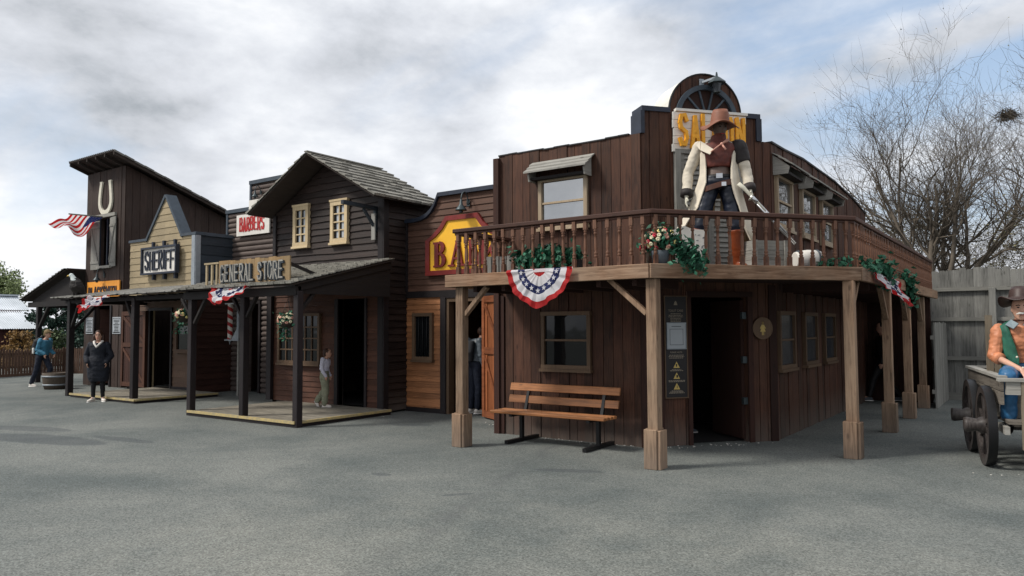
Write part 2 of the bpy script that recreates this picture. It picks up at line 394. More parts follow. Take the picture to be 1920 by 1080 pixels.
class MB:
    def __init__(s): s.v = []; s.f = []; s.m = []; s.r = []; s.sm = []
    def add(s, vs, fs, mi=0, rnd=None, smooth=False):
        b = len(s.v); s.v.extend(tuple(x) for x in vs); rnd = random.random() if rnd is None else rnd
        for f in fs:
            s.f.append(tuple(b+i for i in f)); s.m.append(mi); s.r.append(rnd); s.sm.append(smooth)
    def box(s, a, b, mi=0, rnd=None):
        x0, y0, z0 = a; x1, y1, z1 = b
        s.add([(x0, y0, z0), (x1, y0, z0), (x1, y1, z0), (x0, y1, z0), (x0, y0, z1), (x1, y0, z1), (x1, y1, z1), (x0, y1, z1)],
              [(0, 3, 2, 1), (4, 5, 6, 7), (0, 1, 5, 4), (1, 2, 6, 5), (2, 3, 7, 6), (3, 0, 4, 7)], mi, rnd)
    def fbox(s, F, u0, u1, z0, z1, n0, n1, mi=0, rnd=None):
        P = F.P
        s.add([P(u0, z0, n1), P(u1, z0, n1), P(u1, z0, n0), P(u0, z0, n0), P(u0, z1, n1), P(u1, z1, n1), P(u1, z1, n0), P(u0, z1, n0)],
              [(0, 3, 2, 1), (4, 5, 6, 7), (0, 1, 5, 4), (1, 2, 6, 5), (2, 3, 7, 6), (3, 0, 4, 7)], mi, rnd)
    def bar(s, p, q, w, h, up=(0, 0, 1), mi=0, rnd=None, w2=None, h2=None):
        p, q = V(p), V(q); d = (q-p).normalized(); up = V(up)
        if abs(d.dot(up)) > .98: up = Vector((0, 1, 0)) if abs(d.y) < .9 else Vector((1, 0, 0))
        a = d.cross(up).normalized(); b = a.cross(d).normalized(); w2 = w if w2 is None else w2; h2 = h if h2 is None else h2
        vs = []
        for c, ww, hh in ((p, w, h), (q, w2, h2)):
            for i, j in ((-1, -1), (1, -1), (1, 1), (-1, 1)): vs.append(c+a*(i*ww/2)+b*(j*hh/2))
        s.add(vs, [(0, 3, 2, 1), (4, 5, 6, 7), (0, 1, 5, 4), (1, 2, 6, 5), (2, 3, 7, 6), (3, 0, 4, 7)], mi, rnd)
    def tube(s, pts, rad, n=8, mi=0, caps=True, smooth=True, rnd=None, flat=None):
        pts = [V(p) for p in pts]; k = len(pts)
        if not hasattr(rad, '__len__'): rad = [rad]*k
        vs = []; a = None
        for i, p in enumerate(pts):
            d = (pts[min(i+1, k-1)]-pts[max(i-1, 0)])
            d = d.normalized() if d.length > 1e-9 else Vector((0, 0, 1))
            if a is None:
                t = Vector((1, 0, 0)) if abs(d.x) < .8 else Vector((0, 1, 0)); a = (t-d*t.dot(d)).normalized()
            else:
                a = (a-d*a.dot(d)); a = a.normalized() if a.length > 1e-6 else d.orthogonal().normalized()
            b = d.cross(a)
            for j in range(n):
                t = 2*PI*j/n; vs.append(p+a*(math.cos(t)*rad[i])+b*(math.sin(t)*rad[i]))
        fs = [(i*n+j, i*n+(j+1) % n, (i+1)*n+(j+1) % n, (i+1)*n+j) for i in range(k-1) for j in range(n)]
        if caps: fs += [tuple(range(n-1, -1, -1)), tuple((k-1)*n+j for j in range(n))]
        s.add(vs, fs, mi, rnd, smooth)
    def loft(s, rings, n=16, mi=0, smooth=True, rnd=None, caps=True):
        """rings: (centre, rx vector, ry vector)"""
        vs = []
        for c, a, b in rings:
            c, a, b = V(c), V(a), V(b)
            for j in range(n):
                t = 2*PI*j/n; vs.append(c+a*math.cos(t)+b*math.sin(t))
        k = len(rings)
        fs = [(i*n+j, i*n+(j+1) % n, (i+1)*n+(j+1) % n, (i+1)*n+j) for i in range(k-1) for j in range(n)]
        if caps: fs += [tuple(range(n-1, -1, -1)), tuple((k-1)*n+j for j in range(n))]
        s.add(vs, fs, mi, rnd, smooth)
    def lathe(s, prof, c=(0, 0, 0), n=16, mi=0, axis=(0, 0, 1), smooth=True, rnd=None):
        ax = V(axis).normalized(); a = ax.orthogonal().normalized() if abs(ax.z) < .99 else Vector((1, 0, 0)); b = ax.cross(a); c = V(c)
        s.loft([(c+ax*z, a*max(r, 1e-4), b*max(r, 1e-4)) for r, z in prof], n, mi, smooth, rnd)
    def ball(s, c, r, mi=0, nu=12, nv=8, rnd=None):
        if not hasattr(r, '__len__'): r = (r, r, r)
        c = V(c)
        s.loft([(c+Vector((0, 0, -r[2]*math.cos(PI*i/nv))), (max(1e-4, r[0]*math.sin(PI*i/nv)), 0, 0), (0, max(1e-4, r[1]*math.sin(PI*i/nv)), 0)) for i in range(nv+1)], nu, mi, True, rnd)
    def prism(s, poly, F, n0, n1, mi=0, rnd=None):
        k = len(poly)
        vs = [F.P(u, z, n1) for u, z in poly]+[F.P(u, z, n0) for u, z in poly]
        fs = [tuple(range(k)), tuple(range(2*k-1, k-1, -1))]+[(i, i+k, (i+1) % k+k, (i+1) % k) for i in range(k)]
        s.add(vs, fs, mi, rnd)
    def mesh(s, name, mats, org=(0, 0, 0)):
        me = bpy.data.meshes.new(name); o = V(org)
        me.from_pydata([(x-o.x, y-o.y, z-o.z) for x, y, z in s.v], [], s.f)
        for mt in (mats if isinstance(mats, (list, tuple)) else [mats]): me.materials.append(MATS[mt])
        me.polygons.foreach_set('material_index', s.m); me.polygons.foreach_set('use_smooth', s.sm)
        at = me.attributes.new('rnd', 'FLOAT', 'FACE'); at.data.foreach_set('value', s.r)
        me.update(); return me
    def build(s, name, mats, parent=None, loc=None, bevel=0):
        """world-space vertices; under a parent they are stored relative to it"""
        org = V(world_loc(parent)) if parent else V(loc or (0, 0, 0))
        me = s.mesh(name, mats, org)
        o = bpy.data.objects.new(name, me); C.objects.link(o)
        if parent: o.parent = parent
        else: o.location = org
        if bevel:
            b = o.modifiers.new('bevel', 'BEVEL'); b.width = bevel; b.segments = 1; b.limit_method = 'ANGLE'
        return o


def build_parts(mb, name, mat, parent):
    """one object for every separate piece that was added"""
    start = 0; n = len(mb.f); cur = None; groups = []
    seen = 0
    for i, f in enumerate(mb.f):
        if cur is None or min(f) >= seen: groups.append([]); cur = groups[-1]; seen = max(seen, max(f)+1)
        seen = max(seen, max(f)+1); cur.append(i)
    for g in groups:
        ids = sorted({v for i in g for v in mb.f[i]}); mp = {v: k for k, v in enumerate(ids)}; m = MB()
        m.add([mb.v[v] for v in ids], [tuple(mp[v] for v in mb.f[i]) for i in g]); m.build(name, mat, parent)


def world_loc(o):
    l = Vector((0, 0, 0))
    while o: l = l+o.location; o = o.parent
    return l


def tag(o, label=None, cat=None, group=None, kind=None):
    for k, v in (('label', label), ('category', cat), ('group', group), ('kind', kind)):
        if v: o[k] = v
    return o


def thing(name, label, cat, loc=(0, 0, 0), group=None, rz=0):
    o = bpy.data.objects.new(name, None); C.objects.link(o); o.location = loc; o.rotation_euler = (0, 0, rz); o.empty_display_size = .2
    return tag(o, label, cat, group)


def copy_tree(o, parent=None):
    c = o.copy(); C.objects.link(c); c.parent = parent
    for ch in [x for x in C.objects if x.parent == o and x != c]: copy_tree(ch, c)
    return c


def scan(poly, s, sw):
    """crossings of polygon with line strip-axis = s"""
    out = []; k = len(poly)
    for i in range(k):
        a, b = poly[i], poly[(i+1) % k]
        if sw: a, b = (a[1], a[0]), (b[1], b[0])
        # now (t, s)
        if (a[1] <= s) != (b[1] <= s): out.append(a[0]+(b[0]-a[0])*(s-a[1])/(b[1]-a[1]))
    out.sort(); return [(out[i], out[i+1]) for i in range(0, len(out)-1, 2)]


def siding(mb, F, poly, holes=(), kind='lap', size=.16, th=.02, n0=0.0, mi=0, jag=0.0, blen=2.6):
    """poly in (u,z); holes (u0,u1,z0,z1). kind lap / log / vert"""
    sw = kind == 'vert'; si = 0 if sw else 1
    lo = min(p[si] for p in poly); hi = max(p[si] for p in poly)
    strips = []; a = lo
    while a < hi-1e-6:
        w = size*(random.uniform(.75, 1.3) if sw else 1.0); strips.append((a, min(a+w, hi), a+w)); a += w
    hs = [((h[2], h[3], h[0], h[1]) if sw else h) for h in holes]   # (t0,t1,s0,s1)
    crit = sorted(set([p[si] for p in poly]+[h[2] for h in hs]+[h[3] for h in hs]))
    def P(t, s_, n): return F.P(s_, t, n) if sw else F.P(t, s_, n)
    for (a, b, bf) in strips:
        brnd = random.random(); joint = random.uniform(0, blen); boff = random.choice((0, .004, .009, .014)) if sw else 0
        cuts = [a]+[c for c in crit if a+1e-5 < c < b-1e-5]+[b]
        if kind == 'log': cuts = sorted(set(cuts+[a+(bf-a)*i/5 for i in range(1, 5) if a+(bf-a)*i/5 < b]))
        for c0, c1 in zip(cuts, cuts[1:]):
            if c1-c0 < 1e-5: continue
            A, B = scan(poly, c0+1e-6, sw), scan(poly, c1-1e-6, sw); mid = (c0+c1)/2
            if len(A) != len(B): A = B = scan(poly, mid, sw)
            segs = [(x[0], x[1], y[0], y[1]) for x, y in zip(A, B)]
            for (h0, h1, g0, g1) in hs:
                if not (g0 < mid < g1): continue
                new = []
                for (a0, a1, b0, b1) in segs:
                    if h1 <= min(a0, b0) or h0 >= max(a1, b1): new.append((a0, a1, b0, b1)); continue
                    if h0 > min(a0, b0): new.append((min(a0, h0), h0, min(b0, h0), h0))
                    if h1 < max(a1, b1): new.append((h1, max(h1, a1), h1, max(h1, b1)))
                segs = new
            for (a0, a1, b0, b1) in segs:
                if kind == 'lap':
                    f0, f1 = (c0-a)/(bf-a), (c1-a)/(bf-a); na, nb = n0+th*(1-f0), n0+th*(1-f1)
                    ts = [0.0]; L = max(a1-a0, b1-b0)
                    if L < 1e-4: continue
                    k = max(1, int(L/.28)) if jag else max(1, int(L/blen)+1)
                    jr = brnd
                    for i in range(k):
                        q0, q1 = i/k, (i+1)/k
                        x0, x1 = a0+(a1-a0)*q0, a0+(a1-a0)*q1; y0, y1 = b0+(b1-b0)*q0, b0+(b1-b0)*q1
                        def jz(t):
                            return c0-(jag*(.5+noise.noise(Vector((t*3.1, a*17.0, F.o[0]+F.o[1])))) if (jag and c0 == a) else 0)
                        ri = (brnd+.37*math.floor((x0+joint)/blen)) % 1.0
                        z0, z1 = jz(x0), jz(x1)
                        fs = [(0, 1, 2, 3)]; vs_ = [P(x0, z0, na), P(x1, z1, na), P(y1, c1, nb), P(y0, c1, nb)]
                        if c0 == a: vs_ += [P(x0, z0, n0-.01), P(x1, z1, n0-.01)]; fs.append((4, 5, 1, 0))
                        mb.add(vs_, fs, mi, ri)
                elif kind == 'log':
                    r = (bf-a)/2
                    def nn(s_): q = (s_-a-r)/r; return n0+r*.9*math.sqrt(max(0, 1-q*q*.97))
                    na, nb = nn(c0), nn(c1)
                    mb.add([P(a0, c0, na), P(a1, c0, na), P(b1, c1, nb), P(b0, c1, nb)], [(0, 1, 2, 3)], mi, brnd, False)
                else:
                    g = .004; n = n0+.012+boff; e0, e1 = (g if c0 == a else 0), (g if c1 == b else 0)
                    vs_ = [P(a0, c0+e0, n), P(b0, c1-e1, n), P(b1, c1-e1, n), P(a1, c0+e0, n)]; fs = [(0, 3, 2, 1)] if False else [(0, 1, 2, 3)]
                    if c0 == a: vs_ += [P(a0, c0+e0, n0), P(a1, c0+e0, n0)]; fs.append((0, 3, 5, 4))
                    if c1 == b:
                        j = len(vs_); vs_ += [P(b0, c1-e1, n0), P(b1, c1-e1, n0)]; fs.append((1, j, j+1, 2))
                    mb.add(vs_, fs, mi, brnd)


def backing(mb, F, poly, holes=(), n0=-.1, n1=0.0, mi=0):
    """solid slab behind the boards, with openings"""
    us = sorted(set([p[0] for p in poly]+[h[0] for h in holes]+[h[1] for h in holes]))
    for u0, u1 in zip(us, us[1:]):
        if u1-u0 < 1e-5: continue
        A, B = scan(poly, u0+1e-6, True), scan(poly, u1-1e-6, True)
        if len(A) != len(B) or not A: continue
        for x, y in zip(A, B):
            cuts = [(x[0], y[0])]; mid = (u0+u1)/2
            hh = sorted([h for h in holes if h[0] < mid < h[1]], key=lambda h: h[2])
            zs = [(x[0], y[0])]
            for h in hh: zs += [(h[2], h[2]), (h[3], h[3])]
            zs.append((x[1], y[1]))
            for i in range(0, len(zs)-1, 2):
                (p0, q0), (p1, q1) = zs[i], zs[i+1]
                if p1 <= p0+1e-6 and q1 <= q0+1e-6: continue
                mb.prism([(u0, p0), (u1, q0), (u1, q1), (u0, p1)], F, n0, n1, mi, .5)


def shingles(mb, O, du, dv, L, Hh, row=.2, wid=.16, th=.018, mi=0):
    """courses of wooden shingles on the plane O + u*du + v*dv (dv up the slope)"""
    O, du, dv = V(O), V(du).normalized(), V(dv).normalized(); nn = du.cross(dv).normalized()
    if nn.z < 0: nn = -nn
    r = 0; v = 0.0
    while v < Hh-.02:
        u = -random.uniform(0, wid)
        while u < L:
            w = wid*random.uniform(.6, 1.5); u0, u1 = max(u, 0), min(u+w, L); u += w
            if u1-u0 < .015: continue
            d = random.uniform(-.02, .02) if v > .01 else random.uniform(-.03, .01)
            v0, v1 = v+d, min(v+row*1.25, Hh); t = th*random.uniform(.7, 1.7)
            a = O+du*(u0+.002)+dv*v0+nn*.006; b = O+du*(u1-.002)+dv*v0+nn*.006
            c = O+du*(u1-.002)+dv*v1+nn*.006; e = O+du*(u0+.002)+dv*v1+nn*.006
            k = nn*(t+.018)
            mb.add([a, b, c, e, a+k, b+k, c+nn*.004, e+nn*.004], [(4, 5, 6, 7), (0, 1, 5, 4), (1, 2, 6, 5), (3, 0, 4, 7)], mi)
        v += row
    return mb


def leaves(mb, pts, size, mi=0, up=.0, n=1):
    for p in pts:
        for _ in range(n):
            d = Vector((random.gauss(0, 1), random.gauss(0, 1), random.gauss(0, 1)+up)).normalized(); a = d.orthogonal().normalized()
            a = (a*math.cos(t := random.uniform(0, 2*PI))+d.cross(a)*math.sin(t)); b = d.cross(a); s = size*random.uniform(.6, 1.4); p_ = V(p)
            mb.add([p_-a*s*.5, p_+b*s*.42+d*s*.12, p_+a*s*.75, p_-b*s*.42+d*s*.12], [(0, 1, 2, 3)], mi)


# ------------------------------------------------------------------ lettering
GL = {
 'S': [[(1, .82), (.72, 1), (.2, .97), (0, .75), (.15, .56), (.85, .42), (1, .22), (.75, 0), (.25, 0), (0, .18)]],
 'H': [[(0, 0), (0, 1)], [(1, 0), (1, 1)], [(0, .52), (1, .52)]],
 'E': [[(0, 0), (0, 1)], [(0, 1), (1, 1)], [(0, .52), (.8, .52)], [(0, 0), (1, 0)]],
 'R': [[(0, 0), (0, 1)], [(0, 1), (.75, 1), (1, .85), (1, .65), (.75, .5), (0, .5)], [(.35, .5), (1, 0)]],
 'I': [[(.5, 0), (.5, 1)]],
 'F': [[(0, 0), (0, 1)], [(0, 1), (1, 1)], [(0, .52), (.8, .52)]],
 'G': [[(1, .85), (.7, 1), (.25, 1), (0, .78), (0, .22), (.25, 0), (.75, 0), (1, .2), (1, .45), (.6, .45)]],
 'N': [[(0, 0), (0, 1)], [(0, 1), (1, 0)], [(1, 0), (1, 1)]],
 'A': [[(0, 0), (.5, 1)], [(.5, 1), (1, 0)], [(.2, .35), (.8, .35)]],
 'L': [[(0, 0), (0, 1)], [(0, 0), (1, 0)]],
 'T': [[(.5, 0), (.5, 1)], [(0, 1), (1, 1)]],
 'O': [[(.25, 0), (0, .25), (0, .75), (.25, 1), (.75, 1), (1, .75), (1, .25), (.75, 0), (.25, 0)]],
 'B': [[(0, 0), (0, 1)], [(0, 1), (.7, 1), (.95, .88), (.95, .65), (.7, .53), (0, .53)], [(.7, .53), (1, .4), (1, .13), (.75, 0), (0, 0)]],
 'C': [[(1, .8), (.75, 1), (.25, 1), (0, .75), (0, .25), (.25, 0), (.75, 0), (1, .2)]],
 'K': [[(0, 0), (0, 1)], [(0, .4), (1, 1)], [(.3, .58), (1, 0)]],
 'M': [[(0, 0), (0, 1)], [(0, 1), (.5, .3)], [(.5, .3), (1, 1)], [(1, 1), (1, 0)]],
}


def strokes(mb, F, text, u0, u1, z0, z1, w, n0, d, mi=0, gap=.28, jit=0.0, wide=None):
    k = len(text); wts = [(.35 if c == 'I' else .6 if c == ' ' else 1.25 if c == 'M' else 1.0) for c in text]
    tot = sum(wts)+gap*(k-1); cw = (u1-u0)/tot; u = u0; c_ = 0
    for ch, wt in zip(text, wts):
        lw = cw*wt
        if ch != ' ':
            ju, jz = random.uniform(-jit, jit)*cw, random.uniform(-jit, jit)*(z1-z0)
            for si, st in enumerate(GL[ch]):
                pts = [(u+ju+w/2+(lw-w)*x, z0+jz+w/2+(z1-z0-w)*y) for x, y in st]
                if ch == 'I': pts = [(u+lw/2, p[1]) for p in pts]
                for i in range(len(pts)-1):
                    (a, b), (c, e) = pts[i], pts[i+1]; dx, dz = c-a, e-b; l = math.hypot(dx, dz) or 1e-6
                    ex = w*.45 if len(st) > 2 else w*.5*(abs(dz)/l)+w*.5*(abs(dx)/l)
                    ww = w if wide is None else (wide if (abs(dz) > abs(dx)) else w)
                    tx, tz = dx/l, dz/l; px_, pz_ = -tz*ww/2, tx*ww/2
                    a2, b2, c2, e2 = a-tx*ex, b-tz*ex, c+tx*ex, e+tz*ex; c_ += 1
                    dd = d+.0011*(c_ % 7)
                    mb.prism([(a2-px_, b2-pz_), (c2-px_, e2-pz_), (c2+px_, e2+pz_), (a2+px_, b2+pz_)], F, n0, n0+dd, mi)
        u += lw+gap*cw


def fonttext(mb, F, text, uc, zb, size, n, mi=0, depth=.002, sx=1.0):
    cu = bpy.data.curves.new('t', 'FONT'); cu.body = text; cu.size = size; cu.align_x = 'CENTER'; cu.extrude = 0
    ob = bpy.data.objects.new('t', cu); C.objects.link(ob)
    me = bpy.data.meshes.new_from_object(ob)
    mb.add([F.P(uc+v.co.x*sx, zb+v.co.y, n+depth) for v in me.vertices], [tuple(p.vertices) for p in me.polygons], mi, .5)
    bpy.data.objects.remove(ob); bpy.data.curves.remove(cu); bpy.data.meshes.remove(me)


def framebox(mb, F, u0, u1, z0, z1, w, n0, n1, mi=0, wb=None, wt=None):
    wb = w if wb is None else wb; wt = w if wt is None else wt
    mb.fbox(F, u0, u0+w, z0+wb, z1-wt, n0, n1, mi); mb.fbox(F, u1-w, u1, z0+wb, z1-wt, n0, n1, mi)
    mb.fbox(F, u0-.001, u1+.001, z1-wt, z1, n0, n1+.004, mi); mb.fbox(F, u0-.001, u1+.001, z0, z0+wb, n0, n1+.006, mi)


def ground():
    mb = MB(); mb.add([(-500, -300, 0), (300, -300, 0), (300, 700, 0), (-500, 700, 0)], [(0, 1, 2, 3)])
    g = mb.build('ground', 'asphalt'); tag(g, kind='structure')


ground()


# ------------------------------------------------------------------ shared building pieces
def window(parent, F, u0, u1, z0, z1, fm='win_frame', pm='pane_dark', cols=1, rows=2, w=.06, n=.03, sash=.03, label=None, sill=True, back=None):
    mb = MB(); framebox(mb, F, u0, u1, z0, z1, w, n-.03, n+.045)
    a0, a1, b0, b1 = u0+w, u1-w, z0+w, z1-w
    for i in range(1, cols):
        x = a0+(a1-a0)*i/cols; mb.fbox(F, x-sash/2, x+sash/2, b0, b1, n+.004, n+.026)
    for i in range(1, rows):
        z = b0+(b1-b0)*i/rows; mb.fbox(F, a0, a1, z-sash/2, z+sash/2, n+.002, n+.031)
    if sill: mb.fbox(F, u0-.02, u1+.02, z0-.045, z0-.001, n-.03, n+.075)
    o = mb.build('window', fm, parent)
    if label: o['label'] = label
    p = MB(); p.fbox(F, a0-.01, a1+.01, b0-.01, b1+.01, n-.012, n+.003); p.build('pane', pm, o)
    return o


def awning(parent, F, u0, u1, ztop, zf, proj, cheek_mat='grey_h', roofm='grey_h', label=None):
    """little shed roof over a window: boards, two cheeks, dark soffit"""
    mb = MB(); k = 3
    for i in range(k):
        a, b = i/k, (i+1)/k; lap = .012*(i)
        za, zb = ztop-(ztop-zf)*a, ztop-(ztop-zf)*b; na, nb = .03+(proj-.03)*a, .03+(proj-.03)*b+.02
        j0, j1 = random.uniform(0, .03), random.uniform(0, .03)
        P = F.P
        mb.add([P(u0-j0, za+.014, na), P(u1+j1, za+.014, na), P(u1+j1, zb+.014+.012, nb), P(u0-j0, zb+.026, nb), P(u0-j0, za, na), P(u1+j1, za, na), P(u1+j1, zb, nb), P(u0-j0, zb, nb)],
               [(0, 1, 2, 3), (7, 6, 5, 4), (3, 2, 6, 7), (0, 3, 7, 4), (1, 5, 6, 2)])
    o = mb.build('awning', roofm, parent)
    if label: o['label'] = label
    c = MB()
    for u in (u0+.03, u1-.06):
        z0 = zf-.12
        c.add([F.P(u, ztop-.01, .02), F.P(u, z0, .02), F.P(u, z0, proj-.06), F.P(u, zf-.01, proj-.03), F.P(u+.025, ztop-.01, .02), F.P(u+.025, z0, .02), F.P(u+.025, z0, proj-.06), F.P(u+.025, zf-.01, proj-.03)],
              [(0, 1, 2, 3), (4, 7, 6, 5), (1, 5, 6, 2), (2, 6, 7, 3), (0, 3, 7, 4)])
    build_parts(c, 'cheek', cheek_mat, o)
    s = MB(); s.fbox(F, u0+.055, u1-.06, zf-.10, zf-.06, .02, proj-.08); s.build('soffit', 'dark_beam', o)
    return o


def post(parent, x, y, z0, z1, w, mat, block=None, bw=None):
    mb = MB(); mb.box((x-w/2, y-w/2, z0), (x+w/2, y+w/2, z1))
    o = mb.build('post', mat, parent, bevel=.008)
    if block:
        b = MB(); h = bw/2
        b.box((x-h, y-h-.02, z0), (x+h-.03, y-w/2, z0+block)); b.box((x+w/2, y-h-.0, z0), (x+h+.01, y+h, z0+block-.01))
        b.box((x-h, y-w/2+.001, z0), (x-w/2, y+h, z0+block+.006)); b.box((x-w/2, y+w/2, z0), (x+w/2-.002, y+h-.002, z0+block+.01))
        b.build('base_block', mat, o, bevel=.006)
    return o


def brace(parent, p, q, w, mat):
    mb = MB(); mb.bar(p, q, w, w*.8); return mb.build('brace', mat, parent, bevel=.005)


def barn_door(parent, F, u0, u1, z0, z1, n, panel='bank_door', trim='door_trim', flip=False, handle=True, th=.035):
    mb = MB(); siding(mb, F, [(u0, z0), (u1, z0), (u1, z1), (u0, z1)], kind='vert', size=.1, n0=n)
    mb.fbox(F, u0, u1, z0, z1, n-th, n)
    d = mb.build('door', panel, parent)
    t = MB(); w = .1; zm = (z0+z1)/2+.05; n1 = n+.03
    t.fbox(F, u0, u0+w, z0, z1, n1-.001, n1+.022); t.fbox(F, u1-w, u1, z0, z1, n1-.001, n1+.022)
    for z in (z0, zm, z1-w*1.2): t.fbox(F, u0+w, u1-w, z, z+w*1.2, n1-.001, n1+.02)
    for (za, zb) in ((z0+w*1.2, zm), (zm+w*1.2, z1-w*1.2)):
        a, b = (u0+w, u1-w) if not flip else (u1-w, u0+w)
        t.prism([(a, zb), (a, zb-.1), (b, za), (b, za+.1)] if not flip else [(b, za+.1), (b, za), (a, zb-.1), (a, zb)], F, n1-.001, n1+.014)
    t.build('trim', trim, d)
    if handle:
        h = MB(); u = u0+.05; h.tube([F.P(u, zm-.06, n1+.02), F.P(u, zm-.05, n1+.05), F.P(u, zm+.05, n1+.05), F.P(u, zm+.06, n1+.02)], .008, 6); h.build('handle', 'black_metal', d)
    return d


def gooseneck(name, label, F, u, z, n, sc=1.0, mat='old_metal'):
    P = F.P; t = thing(name, label, 'lamp', P(u, z, n))
    a = MB(); a.lathe([(.0, 0), (.035*sc, 0), (.035*sc, .02), (0, .02)], P(u, z, n), 12, axis=F.n+(0,)); a.fbox(F, u-.035*sc, u+.035*sc, z-.06*sc, z+.06*sc, n, n+.012)
    pts = []
    for i in range(13):
        th = PI*i/12; pts.append(P(u, z+.16*sc*math.sin(th)+.02, n+.02+.09*sc*(1-math.cos(th))))
    a.tube([P(u, z+.0, n+.01)]+pts[:1]+pts[1:], .011*sc, 8); a.build('bracket', mat, t)
    c = P(u, z-.16*sc, n+.02+.18*sc)
    s = MB(); s.lathe([(.10*sc, 0), (.095*sc, .015*sc), (.06*sc, .06*sc), (.03*sc, .10*sc), (.022*sc, .17*sc), (.012*sc, .19*sc)], c, 16); s.build('lamp_shade', mat, t)
    g = MB(); g.lathe([(.005, -.06*sc), (.03*sc, -.05*sc), (.036*sc, -.02*sc), (.03*sc, .02*sc)], c, 12); g.build('bulb_glass', 'pane_grey', t)
    return t


def slab(mb, F, pts, n0, n1, mi=0): mb.prism(pts, F, n0, n1, mi)


# ------------------------------------------------------------------ saloon
FS = Fr(0, 9.66); FC = Fr(-4.6, 9.66, 1.34, 1.62); LC = math.hypot(1.34, 1.62); FR_ = Fr(-3.26, 0, 0, 1); FL = Fr(-7.14, 0, 0, -1)


def saloon():
    B = thing('saloon', 'long reddish brown boarded saloon with balcony round its corner', 'saloon building', (-4.6, 9.66, 0))
    top = [(-4.6, 4.47)]
    x = -4.6
    while x > -7.1:
        x -= random.uniform(.16, .3); x = max(x, -7.14); z = 4.47+random.uniform(-.012, .012); top += [(x, top[-1][1]), (x, z)]
    pf = [(-7.14, .0), (-4.6, .0)]+top
    arc = [(1.03+.575*math.cos(t), 4.83+.575*math.sin(t)) for t in [PI*i/24 for i in range(25)]]
    pc = [(0, 0), (LC, 0), (LC, 4.45), (1.89, 4.47), (1.89, 4.80), (1.61, 4.80)]+arc+[(.45, 4.80), (.03, 4.80), (.03, 4.47), (0, 4.47)]
    pr = [(11.28, 0), (18.6, 0), (18.6, 4.26), (17.2, 4.42), (15.5, 4.52), (13.1, 4.53), (12.0, 4.47), (11.28, 4.45)]
    hc = [(.72, 1.64, 0.0, 2.12)]
    mb = MB()
    siding(mb, FS, pf, [], 'vert', .165); siding(mb, FC, pc, hc, 'vert', .155); siding(mb, FR_, pr, [], 'vert', .17)
    backing(mb, FS, pf, [], -.12, 0); backing(mb, FC, pc, hc, -.12, 0); backing(mb, FR_, pr, [], -.12, 0)
    siding(mb, FL, [(-18.6, 0), (-9.66, 0), (-9.66, 4.46), (-18.6, 4.3)], [], 'vert', .2); backing(mb, FL, [(-18.6, 0), (-9.66, 0), (-9.66, 4.46), (-18.6, 4.3)], [], -.12, 0)
    mb.box((-7.1, 18.48, 0), (-3.3, 18.6, 4.2))
    mb.build('wall', 'saloon_wood', B)
    r = MB(); P = [(-7.05, 9.7), (-4.65, 9.7), (-3.35, 11.35), (-3.35, 18.5), (-7.05, 18.5)]
    r.add([(a, b, z) for z in (4.1, 4.16) for a, b in P], [(4, 3, 2, 1, 0), (5, 6, 7, 8, 9)]+[(i, (i+1) % 5, (i+1) % 5+5, i+5) for i in range(5)])
    # thin felt lip on the parapet tops
    for a, b in zip(top[1:], top[2:]):
        if abs(a[0]-b[0]) > .01: r.fbox(FS, b[0], a[0], a[1], a[1]+.02, -.13, .035)
    rt = pr[2:]
    for a, b in zip(rt, rt[1:]):
        r.add([FR_.P(a[0], a[1]+.0, -.13), FR_.P(b[0], b[1], -.13), FR_.P(b[0], b[1], .045), FR_.P(a[0], a[1], .045), FR_.P(a[0], a[1]+.03, -.13), FR_.P(b[0], b[1]+.03, -.13), FR_.P(b[0], b[1]+.03, .045), FR_.P(a[0], a[1]+.03, .045)],
              [(0, 1, 2, 3), (4, 7, 6, 5), (2, 3, 7, 6), (0, 4, 5, 1), (0, 3, 7, 4), (1, 5, 6, 2)])
    r.build('roof', 'black', B)
    f = MB(); f.box((-4.75, 9.2, 2.1), (-4.7, 9.25, 2.12))
    # corner trims
    t = MB(); t.box((-7.2, 9.58, 0), (-7.1, 9.72, 4.44)); t.box((-7.18, 9.61, 0), (-7.02, 9.632, 2.2)); t.fbox(FC, -.06, .06, 0, 2.3, .012, .05); t.fbox(FC, LC-.10, LC+.02, 0, 2.3, .02, .05)
    t.fbox(FC, .18, .28, 0, 2.28, .026, .055); t.fbox(FC, .66, .72, 0, 2.15, .026, .06); t.fbox(FC, 1.64, 1.72, 0, 2.15, .026, .06); t.fbox(FC, .66, 1.72, 2.12, 2.2, .026, .065)
    build_parts(t, 'corner_trim', 'saloon_deep', B)
    # arch cap and parapet shoulders
    a = MB(); ar = [(1.03+.59*math.cos(PI*i/24), 4.83+.59*math.sin(PI*i/24)) for i in range(25)]; ai = [(1.03+.575*math.cos(PI*i/24), 4.83+.575*math.sin(PI*i/24)) for i in range(25)]
    for i in range(24):
        a.prism([ai[i], ar[i], ar[i+1], ai[i+1]], FC, -.55, -.01)
    a.prism([(1.03+.56*math.cos(PI*i/24), 4.83+.56*math.sin(PI*i/24)) for i in range(25)], FC, -.5, -.48)
    a.build('arch_lining', 'chip_white', B)
    a = MB()
    for i in range(24):
        a.prism([ai[i], (ar[i][0]*1.0, ar[i][1]+.004), (ar[i+1][0], ar[i+1][1]+.004), ai[i+1]], FC, -.008, .035)
    a.build('arch_rim', 'black', B)
    s = MB()
    for (u0, u1) in ((.0, .45), (1.61, 1.93)):
        s.fbox(FC, u0, u1, 4.8, 4.87, -.3, .05)
    s.fbox(FC, -.02, .04, 4.47, 4.799, -.3, .051); s.fbox(FC, 1.86, 1.95, 4.46, 4.799, -.3, .051)
    build_parts(s, 'parapet_cap', 'navy', B)
